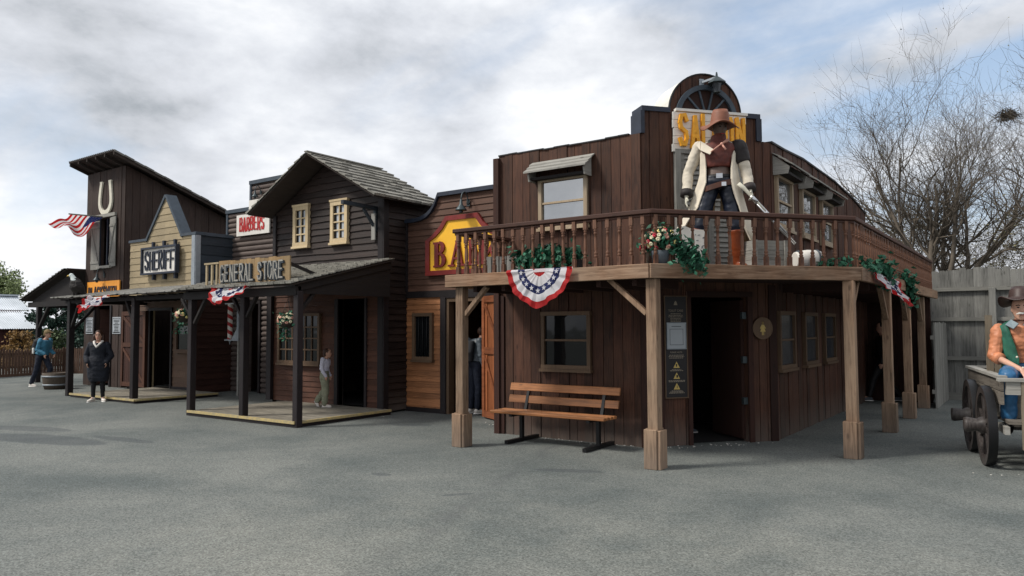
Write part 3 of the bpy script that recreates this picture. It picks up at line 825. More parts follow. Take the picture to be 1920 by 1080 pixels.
    # fanlight
    fw = MB(); R0, R1 = .43, .50; cz = 4.74
    for i in range(24):
        t0, t1 = PI*i/24, PI*(i+1)/24
        fw.prism([(1.03+R0*math.cos(t0), cz+R0*math.sin(t0)), (1.03+R1*math.cos(t0), cz+R1*math.sin(t0)), (1.03+R1*math.cos(t1), cz+R1*math.sin(t1)), (1.03+R0*math.cos(t1), cz+R0*math.sin(t1))], FC, .025, .075)
    for t0 in (15, 46, 75, 105, 134, 165):
        c, s_ = math.cos(R(t0)), math.sin(R(t0)); w = .013
        fw.prism([(1.03+.06*c-w*s_, cz+.06*s_+w*c), (1.03+.06*c+w*s_, cz+.06*s_-w*c), (1.03+R0*c+w*s_, cz+R0*s_-w*c), (1.03+R0*c-w*s_, cz+R0*s_+w*c)], FC, .03, .055)
    fo = fw.build('fan_window', 'slate_blue', B)
    pn = MB(); pn.prism([(1.03+R0*math.cos(PI*i/20), cz+R0*math.sin(PI*i/20)) for i in range(21)], FC, .0262, .029); pn.build('pane', 'saloon_deep', fo)
    # windows: front up/down, right side up/down
    window(B, FS, -6.33, -5.46, 3.22, 4.0, pm='pane_sky', label='upstairs sash window reflecting the sky')
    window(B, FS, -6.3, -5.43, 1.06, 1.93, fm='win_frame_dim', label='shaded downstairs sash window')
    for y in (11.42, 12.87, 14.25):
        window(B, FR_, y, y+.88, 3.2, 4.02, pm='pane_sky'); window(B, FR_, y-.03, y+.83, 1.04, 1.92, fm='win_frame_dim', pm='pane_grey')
        awning(B, FR_, y-.08, y+.98, 4.3, 4.1, .3)
    awning(B, FS, -6.45, -5.37, 4.27, 4.07, .27)
    # upstairs louvred door with grey posts
    d = MB()
    for (a0, a1) in ((.60, 1.02), (1.06, 1.48)):
        d.fbox(FC, a0, a0+.05, 2.46, 4.2, .03, .06); d.fbox(FC, a1-.05, a1, 2.46, 4.2, .03, .06)
        z = 2.48
        while z < 4.18:
            d.add([FC.P(a0+.05, z, .06), FC.P(a1-.05, z, .06), FC.P(a1-.05, z+.065, .032), FC.P(a0+.05, z+.065, .032), FC.P(a0+.05, z-.01, .05), FC.P(a1-.05, z-.01, .05)], [(0, 1, 2, 3), (4, 5, 1, 0)]); z += .075
    lv = d.build('louvred_door', 'grey_h', B, None); lv.data.materials[0] = MATS['grey_h']
    g = MB(); g.fbox(FC, .50, .585, 2.44, 4.24, .02, .09); g.fbox(FC, 1.50, 1.585, 2.44, 4.24, .02, .09); g.fbox(FC, 1.022, 1.058, 2.46, 4.2, .03, .08); g.fbox(FC, .50, 1.585, 4.2, 4.26, .021, .085)
    g.build('door_frame', 'grey_v', lv)
    # toilet door leaf, swung inward, seen edge on
    leaf = Fr(*FC.P(1.62, 0, -.06)[:2], FC.n[0]*-1, FC.n[1]*-1)
    barn_door(B, leaf, 0.0, .85, .04, 2.08, 0, 'saloon_deep', 'saloon_wood', handle=False)
    hg = MB()
    for z in (.55, 1.15, 1.8): hg.fbox(FC, 1.56, 1.63, z, z+.1, -.03, .03)
    build_parts(hg, 'hinge', 'old_metal', B)
    # room inside the doorway
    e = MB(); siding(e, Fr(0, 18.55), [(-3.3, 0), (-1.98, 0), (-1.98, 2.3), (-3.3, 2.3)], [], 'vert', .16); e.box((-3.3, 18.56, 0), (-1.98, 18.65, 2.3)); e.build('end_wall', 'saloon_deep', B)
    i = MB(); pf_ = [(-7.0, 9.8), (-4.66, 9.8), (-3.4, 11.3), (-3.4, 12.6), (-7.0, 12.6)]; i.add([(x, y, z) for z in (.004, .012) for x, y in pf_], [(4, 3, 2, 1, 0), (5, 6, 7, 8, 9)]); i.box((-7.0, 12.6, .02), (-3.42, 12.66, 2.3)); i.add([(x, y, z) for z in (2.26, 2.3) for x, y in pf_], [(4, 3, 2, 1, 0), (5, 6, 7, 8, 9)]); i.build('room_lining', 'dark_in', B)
    # balcony
    out = [(-6.97, 8.2), (-3.8, 8.2), (-1.92, 10.45), (-1.92, 18.9)]; inn = [(-3.2, 18.9), (-3.2, 11.28), (-4.56, 9.6), (-6.97, 9.6)]
    pl = out+inn; m = MB(); k = len(pl)
    m.add([(x+(.03 if j == 0 else 0), y, z) for z in (2.33, 2.43) for j, (x, y) in enumerate(pl)], [tuple(range(k-1, -1, -1)), tuple(range(k, 2*k))]+[(i, (i+1) % k, (i+1) % k+k, i+k) for i in range(k)])
    # joists
    for xx in [(-6.6+i*.5) for i in range(6)]: m.box((xx, 8.3, 2.2), (xx+.06, 9.6, 2.329))
    for yy in [(11.6+i*.6) for i in range(12)]: m.box((-3.2, yy, 2.2), (-2.0, yy+.06, 2.329))
    m.build('deck', 'saloon_deep', B)
    fb = MB(); pts = [(-6.97, 9.6)]+out
    for j, (a, b) in enumerate(zip(pts, pts[1:])):
        F = Fr(a[0], a[1], b[0]-a[0], b[1]-a[1]); L = math.hypot(b[0]-a[0], b[1]-a[1]); u = 0
        segs = 1 if L < 4 else 4
        for q in range(segs):
            fb.fbox(F, L*q/segs+(.002 if q else 0)-(.03 if q == 0 and j else 0), L*(q+1)/segs-.002, 2.275, 2.45, .0, .06)
    fb.build('fascia', 'timber_h', B, bevel=.006)
    for (x, y) in ((-6.81, 8.3), (-3.82, 8.3), (-2.02, 10.36), (-2.02, 13.18), (-2.02, 15.32), (-2.02, 17.34)):
        post(B, x, y, 0, 2.275 if y < 11 or True else 0, .135, 'timber_v' if y < 10.6 else 'timber_v', .47, .198)
    for p, q in (((-6.75, 8.3, 1.87), (-6.35, 8.3, 2.27)), ((-3.9, 8.3, 1.85), (-4.42, 8.3, 2.3)), ((-2.02, 10.45, 1.9), (-2.02, 10.85, 2.3)), ((-2.02, 13.1, 1.8), (-2.02, 12.6, 2.3)), ((-2.02, 15.25, 1.8), (-2.02, 14.75, 2.3)), ((-2.02, 17.27, 1.8), (-2.02, 16.8, 2.3))):
        brace(B, p, q, .075, 'timber_v')
    # balustrade
    rp = [(-6.9, 9.58), (-6.9, 8.26), (-3.82, 8.26), (-1.97, 10.44), (-1.97, 18.85)]
    hr = MB()
    for j, (a, b) in enumerate(zip(rp, rp[1:])):
        F = Fr(a[0], a[1], b[0]-a[0], b[1]-a[1]); L = math.hypot(b[0]-a[0], b[1]-a[1])
        hr.fbox(F, -.02, L+.02, 3.065+.0006*j, 3.12+.0006*j, -.045, .045); hr.fbox(F, 0, L, 3.03, 3.064, -.016, .016)
    hr.build('handrail', 'rail_wood_h', B, bevel=.008)
    prof = [(.018, .13), (.02, .14), (.026, .15), (.026, .165), (.017, .175), (.026, .185), (.026, .20), (.016, .215), (.020, .24), (.022, .30), (.019, .38), (.014, .43), (.024, .44), (.024, .455), (.014, .465), (.024, .475), (.024, .49), (.017, .505), (.02, .515)]
    bm_ = MB(); bm_.box((-.024, -.024, 0), (.024, .024, .135)); bm_.box((-.024, -.024, .505), (.024, .024, .62)); bm_.lathe(prof, (0, 0, 0), 8)
    mesh = bm_.mesh('baluster', 'rail_wood')
    n = 0
    for j, (a, b) in enumerate(zip(rp, rp[1:])):
        L = math.hypot(b[0]-a[0], b[1]-a[1]); k = max(1, round(L/.165))
        for q in range(k):
            f = (q+.5)/k if j == 0 else (q+.35)/k
            o = bpy.data.objects.new('baluster', mesh); C.objects.link(o); o.parent = B
            ang = math.atan2(b[1]-a[1], b[0]-a[0])
            o.location = (a[0]+(b[0]-a[0])*f-B.location[0], a[1]+(b[1]-a[1])*f-B.location[1], 2.435); o.rotation_euler = (random.uniform(-.015, .015), random.uniform(-.015, .015), ang); n += 1
    return B


# ------------------------------------------------------------------ bank
class BankFr(Fr):
    """the bank was measured on a plane 3.5 percent too large; its front stands at Y = 11.2"""
    def P(s, u, z, n=0.0): return (u*.9655+.02, 11.2-n, z if z < .12 else 1.7+(z-1.7)*.9655)


def bank():
    B = thing('bank', 'low brown bank with curved false front beside the saloon', 'bank building', (-8.9, 11.2, 0)); F = BankFr(0, 11.2)
    L, Rt = -11.05, -7.48; zl = 3.94
    lf = [(-10.75, zl), (-10.6, 3.96), (-10.45, 4.01), (-10.32, 4.10), (-10.22, 4.22), (-10.15, 4.36), (-10.12, 4.42)]
    cx = (L+Rt)/2
    rt = [(2*cx-x, z) for x, z in reversed(lf)]
    rt = [(-8.68, 4.42), (-8.5, 4.2), (-8.3, 4.05), (-8.0, 3.95), (Rt, zl)]
    top = [(L, zl)]+lf+rt
    up = [(L, 2.46), (Rt, 2.46)]+list(reversed(top))
    lo = [(L, 0.0), (Rt, .0), (Rt, 2.32), (L, 2.32)]
    door = [(-9.93, -8.93, 0.0, 2.3)]
    mb = MB(); siding(mb, F, up, [], 'lap', .13, .02, .01, 0); siding(mb, F, lo, door, 'lap', .115, .016, .01, 1, blen=5)
    backing(mb, F, [(L, 0), (Rt, 0)]+list(reversed(top)), door, -.14, 0, 0)
    mb.box((-10.6, 14.9, 0), (Rt, 15.0, 3.2)); mb.box((-10.6, 11.35, 0), (-10.5, 14.9, 3.3)); mb.box((-10.5, 11.35, 2.9), (Rt, 14.9, 3.0))
    mb.build('wall', ['bank_up', 'bank_low'], B)
    c = MB()
    for a, b in zip(top, top[1:]):
        c.prism([(a[0]-.001, a[1]-.012), (b[0]+.001, b[1]-.012), (b[0]+.001, b[1]+.07), (a[0]-.001, a[1]+.07)] if a[0] != b[0] else [(a[0], a[1]), (a[0]+.04, a[1]), (b[0]+.04, b[1]), (b[0], b[1])], F, -.18, .09+.0007*(hash(a) % 5))
    c.build('parapet_cap', 'slate_blue' if False else 'navy', B)
    t = MB(); t.fbox(F, L, Rt, 2.322, 2.458, 0, .05); t.fbox(F, L, L+.05, 2.46, 3.93, .02, .06); t.fbox(F, L, -10.08, 0.0, .09, .02, .045)
    t.fbox(F, -10.07, -9.93, 0, 2.32, .0, .06); t.fbox(F, -8.93, -8.8, 0, 2.32, 0, .06); t.fbox(F, -9.93, -8.93, 2.3, 2.32, -.1, .05)
    t.build('trim', 'dark_post', B)
    d = MB(); d.fbox(F, -9.928, -9.86, 0, 2.29, -.13, .03); d.fbox(F, -9.86, -8.935, 2.22, 2.29, -.13, .03); d.build('door_frame', 'win_frame_dim', B)
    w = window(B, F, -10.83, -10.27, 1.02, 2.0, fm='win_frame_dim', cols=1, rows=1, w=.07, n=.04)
    bars = MB()
    for x in (-10.66, -10.55, -10.44): bars.tube([F.P(x, 1.08, .06), F.P(x, 1.95, .06)], .009, 6)
    bars.build('window_bar', 'black_metal', w)
    a, b = (-8.56, 11.12), (-7.85, 10.74); D = Fr(a[0], a[1], b[0]-a[0], b[1]-a[1])
    barn_door(B, D, 0, .86, .03, 2.28, .02, flip=False, handle=False)
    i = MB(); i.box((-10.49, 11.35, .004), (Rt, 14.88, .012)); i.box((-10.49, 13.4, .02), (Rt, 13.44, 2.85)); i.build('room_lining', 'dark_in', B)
    # sign
    S = thing('bank_sign', 'yellow shaped sign with dark red border reading BANK', 'sign', F.P(-9.47, 3.3, .05))
    half = [(0, 3.97), (.42, 3.97), (.56, 3.78), (.78, 3.60), (.96, 3.50), (.96, 2.77), (0, 2.77)]
    cx = -9.47
    pol = [(cx-x, z) for x, z in half[:-1]]+[(cx+x, z) for x, z in reversed(half[1:-1])]
    ins = [(cx+(x-cx)*.885, 3.37+(z-3.37)*.84) for x, z in pol]
    m = MB(); m.prism(ins, F, .05, .085); m.build('board', 'sign_yellow', S)
    m = MB()
    k = len(pol)
    for i in range(k): m.prism([pol[i], pol[(i+1) % k], ins[(i+1) % k], ins[i]], F, .045, .115)
    m.build('border', 'oxide_red', S)
    m = MB(); w1, w2 = .105, .05; z0, z1 = 2.93, 3.45; n0, n1 = .085, .125; xs = [-10.17, -9.74, -9.26, -8.82]
    q = 0
    def bx(u0, u1, a0, a1):
        nonlocal q; q += 1; m.fbox(F, u0, u1, a0, a1, n0, n1+.0009*(q % 6))
    def pr(p):
        nonlocal q; q += 1; m.prism(p, F, n0, n1+.0009*(q % 6))
    def serif(u, z): bx(u-.085, u+.085, z-(.0 if z < 3 else .035), z+(.035 if z < 3 else 0))
    # B
    u = xs[0]; bx(u, u+w1, z0, z1); bx(u-.03, u+.16, z0, z0+.04); bx(u-.03, u+.16, z1-.04, z1); bx(u+w1, u+.17, 3.185, 3.225)
    for (zc, r, w) in ((3.075, .145, .0), (3.335, .13, -.015)):
        pts = [(u+.15+w+ (r+.01)*math.cos(t)*.95, zc+r*math.sin(t)) for t in [-PI/2+PI*i/10 for i in range(11)]]
        inn = [(u+.15+w+(r-.085)*math.cos(t)*.8, zc+(r-.04)*math.sin(t)) for t in [-PI/2+PI*i/10 for i in range(11)]]
        for i in range(10): pr([inn[i], pts[i], pts[i+1], inn[i+1]])
    # A
    u = xs[1]; pr([(u, z0), (u+.05, z0), (u+.19, z1), (u+.15, z1)]); pr([(u+.22, z0), (u+.33, z0), (u+.22, z1), (u+.13, z1)]); bx(u+.07, u+.26, 3.07, 3.11); serif(u+.02, z0); serif(u+.28, z0)
    # N
    u = xs[2]; bx(u, u+.05, z0, z1); bx(u+.28, u+.33, z0, z1); pr([(u-.02, z1), (u+.09, z1), (u+.33, z0), (u+.22, z0)]); serif(u+.02, z0); serif(u+.30, z1)
    # K
    u = xs[3]; bx(u-.1, u+.005, z0, z1); pr([(u, 3.14), (u+.19, z1), (u+.25, z1), (u+.03, 3.1)]); pr([(u+.07, 3.24), (u+.12, 3.3), (u+.29, z0), (u+.17, z0)]); bx(u-.13, u+.04, z0, z0+.04); bx(u-.13, u+.04, z1-.04, z1); bx(u+.12, u+.3, z1-.035, z1); bx(u+.13, u+.31, z0, z0+.035)
    m.build('lettering', 'oxide_red', S)
    gooseneck('barn_lamp', 'dark gooseneck lamp above the BANK sign', F, -9.33, 4.2, .04, 1.15)


# ------------------------------------------------------------------ general store
def general_store():
    B = thing('general_store', 'two storey dark plank store with gabled shingle roof and porch', 'store building', (-12.4, 10.55, 0)); F = Fr(0, 10.55); FX = Fr(-10.66, 0, 0, 1)
    XL, XR = -14.15, -10.66; ze = 4.3; xa = -12.35; za = 5.24
    door = [(-11.98, -11.18, 0.0, 2.3)]
    lo = [(XL-.1, .1), (XR, .1), (XR, 2.6), (XL-.1, 2.6)]; up = [(XL, 2.6), (XR, 2.6), (XR, ze), (xa, za), (XL, ze-.05)]
    mb = MB(); siding(mb, F, up, [], 'lap', .138, .03, .0, 0, jag=.022, blen=1.9); siding(mb, F, lo, door, 'lap', .115, .02, 0, 1, jag=.008, blen=2.5)
    backing(mb, F, [(XL, 0), (XR, 0), (XR, ze), (xa, za), (XL, ze-.05)], door, -.12, 0, 0)
    ps = [(10.55, 0.05), (12.0, .05), (12.0, ze), (10.55, ze)]
    siding(mb, FX, ps, [], 'lap', .138, .03, .0, 0, jag=.016); backing(mb, FX, ps, [], -.12, 0)
    FW = Fr(XL, 0, 0, -1); siding(mb, FW, [(-12.0, .05), (-10.55, .05), (-10.55, ze), (-12.0, ze)], [], 'lap', .138, .03, 0, 0); backing(mb, FW, [(-12.0, .05), (-10.55, .05), (-10.55, ze-.05), (-12.0, ze-.05)], [], -.12, 0)
    mb.box((XL, 13.9, 0), (XR, 14.0, 2.6)); mb.box((XL, 12.0, 0), (XL+.1, 13.9, 2.6)); mb.box((XR-.1, 12.0, 0), (XR, 13.9, 2.6)); mb.prism([(XL, 2.0), (XR, 2.0), (XR, ze), (xa, za-.03), (XL, ze)], Fr(0, 12.0), -.02, .08); mb.box((XL+.1, 10.7, 2.5), (XR-.1, 13.9, 2.6))
    mb.build('wall', ['store_wood', 'store_low'], B)
    # roof
    y0, y1 = 9.97, 12.1; ov = .3
    sl = Vector((XR+ov+.0-xa, 0, ze-.09-za)); sl_l = sl.length
    rf = MB()
    for sgn in (1, -1):
        xe = xa+sgn*(XR+ov-xa); zE = za+.07-(za-ze+.16)*1.0; zE = ze-.08
        a, b = (xa, za+.07), (xe, zE+.0)
        Fq = Fr(0, y1); k = [(a[0], a[1]), (b[0], b[1]), (b[0], b[1]+.03), (a[0], a[1]+.035)]
        if sgn < 0: k = k[::-1]
        rf.prism(k, Fr(0, y0), -(y1-y0), 0)
    ro = rf.build('roof', 'roof_slab', B)
    sh = MB()
    for sgn in (1, -1):
        xe = xa+sgn*(XR+ov-xa); zE = ze-.05
        up_ = Vector((xa-xe, 0, za+.105-zE)); shingles(sh, (xe-sgn*-.03, y0-.03, zE-.01), (0, 1, 0), up_, y1-y0+.06, up_.length+.02, .235, .2, .022)
    sh.box((xa-.05, y0-.03, za+.125), (xa+.05, y1+.03, za+.15))
    sh.build('shingles', 'shingle', ro)
    t = MB(); t.fbox(F, XR-.11, XR+.03, 0, ze-.02, .03, .075); t.fbox(FX, 10.48, 10.62, 0, ze, .03, .06); t.fbox(FX, 11.48, 11.58, 0, 4.0, .03, .055)
    t.fbox(F, XL-.14, XL+.02, 0.1, 2.5, .02, .1); t.fbox(F, XL-.0, XL+.10, 2.9, ze-.06, .03, .06)
    t.fbox(F, -12.08, -11.98, .1, 2.3, -.1, .045); t.fbox(F, -11.18, -11.12, .1, 2.3, -.1, .045)
    build_parts(t, 'corner_post', 'dark_post', B)
    for (a, b, z0, z1) in ((-13.42, -12.91, 3.49, 4.37), (-12.19, -11.67, 3.49, 4.36)):
        w = window(B, F, a, b, z0, z1, fm='cream_frame', pm='pane_dark', cols=2, rows=4, w=.085, n=.04, sash=.026)
        c = MB(); c.fbox(F, a-.02, b+.02, z1+.001, z1+.045, .02, .1); c.build('head_trim', 'cream_frame', w)
        c = MB()
        for uu in (a+.17, a+.33): 
            c.fbox(F, uu, uu+.075, z0+.1, z1-.1, .0435, .046)
        c.build('curtain', 'paper', w)
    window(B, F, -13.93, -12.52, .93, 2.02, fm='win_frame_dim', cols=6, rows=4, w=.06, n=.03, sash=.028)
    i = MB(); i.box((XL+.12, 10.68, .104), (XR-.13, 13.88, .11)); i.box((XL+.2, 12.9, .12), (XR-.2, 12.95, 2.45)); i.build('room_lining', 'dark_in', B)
    # door leaf standing open inside
    # hoist beam
    g = MB(); g.bar((-10.86, 9.62, 4.12), (-10.86, 10.6, 4.1), .075, .075); g.bar((-10.86, 10.5, 4.06), (-10.86, 10.5, 3.62), .07, .06); g.bar((-10.86, 10.17, 4.06), (-10.86, 10.47, 3.72), .05, .05); g.build('hoist_beam', 'grey_metal' if False else 'slate_board', B)
    g = MB(); g.box((-10.91, 10.43, 3.46), (-10.81, 10.46, 3.99)); g.box((-10.93, 10.462, 3.46), (-10.87, 10.5, 3.75)); g.build('hoist_backplate', 'grey_v', B)
    # porch
    p = MB(); X0, X1 = -13.98, -10.36
    for q in range(22):
        a = 8.24+(10.52-8.24)*q/22; p.box((-13.66, a, .03), (-10.44, a+.1, .098+random.uniform(0, .004)))
    pf = p.build('platform', 'platform_top', B)
    e = MB(); e.box((-13.66, 8.215, .005), (-10.46, 8.238, .06)); e.box((-10.44, 8.24, .005), (-10.42, 10.5, .06)); e.build('skirt', 'dark_post', pf)
    e = MB(); e.box((-13.68, 8.19, .062), (-10.42, 8.235, .107)); e.box((-10.438, 8.236, .062), (-10.395, 10.5, .106)); e.build('edge_board', 'yellow_paint', pf)
    for x in (-13.68, -11.97, -10.44): post(B, x, 8.28, 0, 2.34, .125, 'dark_post')
    bm = MB(); bm.box((X0+.1, 8.2, 2.27), (X1-.05, 8.31, 2.42)); bm.bar((X1-.09, 8.25, 2.40), (X1-.09, 10.5, 2.93), .08, .13); bm.bar((X0+.15, 8.25, 2.40), (X0+.15, 10.5, 2.93), .08, .13); bm.prism([(8.35, 2.3), (10.5, 2.3), (10.5, 2.86), (8.35, 2.36)], Fr(X1-.05, 0, 0, 1), -.06, -.03); bm.box((X0+.15, 10.42, 2.78), (X1-.1, 10.52, 2.9))
    bm.build('porch_beam', 'dark_beam', B)
    for p_, q_ in (((-10.5, 8.28, 1.9), (-10.5, 8.75, 2.42)), ((-13.6, 8.28, 1.8), (-13.2, 8.28, 2.3)), ((-12.03, 8.28, 1.9), (-12.35, 8.28, 2.3)), ((-11.9, 8.28, 1.9), (-11.6, 8.28, 2.3)), ((-13.74, 8.28, 1.95), (-14.05, 8.28, 2.3))): brace(B, p_, q_, .07, 'dark_beam')
    r = MB(); r.add([(X0, 8.1, 2.43), (X1, 8.1, 2.43), (X1, 10.54, 3.02), (X0, 10.54, 3.02), (X0, 8.1, 2.46), (X1, 8.1, 2.46), (X1, 10.54, 3.05), (X0, 10.54, 3.05)], [(0, 3, 2, 1), (4, 5, 6, 7), (0, 1, 5, 4), (1, 2, 6, 5), (2, 3, 7, 6), (3, 0, 4, 7)])
    pr = r.build('porch_roof', 'roof_slab', B)
    s = MB(); shingles(s, (X0-.02, 8.04, 2.455), (1, 0, 0), (0, 2.44, .59), X1-X0+.04, 2.56, .17, .16, .014); s.build('shingles', 'shingle', pr)
    # sign on the porch roof
    FG = Fr(0, 8.36)
    S = thing('store_sign', 'weathered plank sign reading GENERAL STORE on porch roof', 'sign', FG.P(-11.9, 2.5, 0))
    m = MB(); u = -12.93
    while u < -10.8:
        w = random.uniform(.09, .16); u1 = min(u+w, -10.78); m.fbox(FG, u+.002, u1, 2.50+random.uniform(0, .01), 2.99+random.uniform(-.012, .012), -.03, 0); u = u1
    m.build('board', 'sign_wood', S)
    m = MB()
    for x in (-13.38, -13.2, -13.04): m.fbox(FG, x, x+.045, 2.55, 2.95, -.03, 0)
    m.fbox(FG, -13.42, -12.935, 2.952, 2.985, -.04, .01); m.fbox(FG, -13.42, -12.935, 2.50, 2.548, -.04, .01); m.build('slat_frame', 'sheriff_cream', S)
    m = MB(); m.bar((-10.85, 8.42, 2.85), (-10.85, 9.0, 2.68), .05, .05); m.bar((-12.8, 8.42, 2.85), (-12.8, 9.0, 2.68), .05, .05); m.build('stay', 'dark_beam', S)
    m = MB(); random.seed(3); strokes(m, FG, 'GENERAL STORE', -12.83, -10.93, 2.57, 2.90, .048, .001, .03, gap=.2, jit=.02, wide=.062)
    m.build('lettering', 'slate_board', S)
    m = MB(); random.seed(3); strokes(m, FG, 'GENERAL STORE', -12.84, -10.94, 2.585, 2.915, .03, .031, .006, gap=.2, jit=.02); m.build('letter_highlight', 'grey_h', S)


# ------------------------------------------------------------------ barbers
def barbers():
    B = thing('barber_shop', 'log fronted barber shop with stepped top, set back between stores', 'barber building', (-16.5, 12.1, 0)); F = Fr(0, 12.1)
    door = [(-17.34, -16.78, 0.0, 2.35)]
    pol = [(-18.25, 0), (-14.2, 0), (-14.2, 5.56), (-17.2, 5.56), (-17.2, 4.86), (-18.25, 4.86)]
    mb = MB(); siding(mb, F, pol, door, 'log', .135); backing(mb, F, pol, door, -.12, .0)
    mb.box((-18.25, 15.0, 0), (-14.2, 15.1, 3.4)); mb.box((-18.25, 12.24, 0), (-18.15, 15, 3.5)); mb.box((-18.15, 12.24, 3.2), (-14.2, 15, 3.3)); mb.box((-17.25, 12.6, 3.3), (-17.1, 13.6, 5.5))
    mb.build('wall', 'log', B)
    c = MB(); c.fbox(F, -18.3, -17.22, 4.862, 4.96, -.16, .1); c.fbox(F, -17.24, -14.2, 5.562, 5.66, -.16, .1); c.fbox(F, -17.24, -17.17, 4.97, 5.561, -.16, .08); c.fbox(F, -18.29, -18.22, 3.4, 4.861, -.16, .08)
    build_parts(c, 'parapet_cap', 'slate_blue', B)
    t = MB(); t.fbox(F, -17.42, -17.34, 0, 2.4, .0, .09); t.fbox(F, -16.78, -16.70, 0, 2.4, .0, .09); t.fbox(F, -17.42, -16.7, 2.35, 2.43, .0, .095); t.build('door_frame', 'dark_post', B)
    i = MB(); i.box((-18.1, 12.25, .004), (-14.3, 14.9, .012)); i.box((-18.1, 13.6, .02), (-14.3, 13.66, 3.1)); i.build('room_lining', 'dark_in', B)
    S = thing('barber_sign', 'white board sign with red brushed lettering reading BARBERS', 'sign', F.P(-17.0, 4.5, .1))
    m = MB(); m.fbox(F, -17.72, -16.3, 4.19, 4.76, .1, .135); m.fbox(F, -17.18, -16.3, 4.761, 5.12, .1, .135); m.build('board', 'sign_white', S)
    m = MB(); random.seed(5); strokes(m, F, 'BARBERS', -17.58, -16.5, 4.3, 4.68, .034, .135, .008, gap=.22, jit=.03, wide=.055); m.build('lettering', 'barber_red', S)
    gooseneck('barn_lamp', 'small dark gooseneck lamp on the logs above the BARBERS sign', F, -16.75, 5.3, .07, .9)
    # pole on its own bracket post
    T = thing('barber_pole', 'red and white striped barber pole on grey bracket post', 'barber pole', (-16.59, 11.32, 0))
    m = MB(); m.box((-16.62, 11.29, 0), (-16.565, 11.345, 1.4)); m.build('post', 'grey_v', T)
    m = MB(); m.box((-16.64, 11.28, 1.4), (-16.56, 11.36, 2.35)); m.box((-17.15, 11.27, 1.385), (-16.56, 11.37, 1.42)); m.prism([(-16.64, 1.42), (-16.64, 1.68), (-16.68, 1.68), (-16.86, 1.45), (-16.86, 1.42)], Fr(0, 11.3), -.03, 0); m.box((-17.15, 11.27, 2.32), (-16.56, 11.37, 2.35)); m.build('bracket', 'grey_metal', T)
    m = MB(); n = 20; zr = [1.42+.01*i for i in range(91)]; r = .062; cx, cy = -16.98, 11.32
    for i in range(90):
        for j in range(n):
            t0, t1 = 2*PI*j/n, 2*PI*(j+1)/n; ph = ((zr[i]-1.42)/.20+(j+.5)/n*1.0) % 1.0
            m.add([(cx+r*math.cos(t0), cy+r*math.sin(t0), zr[i]), (cx+r*math.cos(t1), cy+r*math.sin(t1), zr[i]), (cx+r*math.cos(t1), cy+r*math.sin(t1), zr[i+1]), (cx+r*math.cos(t0), cy+r*math.sin(t0), zr[i+1])], [(0, 1, 2, 3)], 0 if ph < .5 else 1, .5)
    m.build('striped_cylinder', ['sign_white', 'barber_red'], T)
    m = MB(); m.lathe([(.0, -.1), (.018, -.09), (.012, -.05), (.03, -.02), (.03, 0)], (cx, cy, 1.385), 10); m.build('finial', 'grey_metal', T)


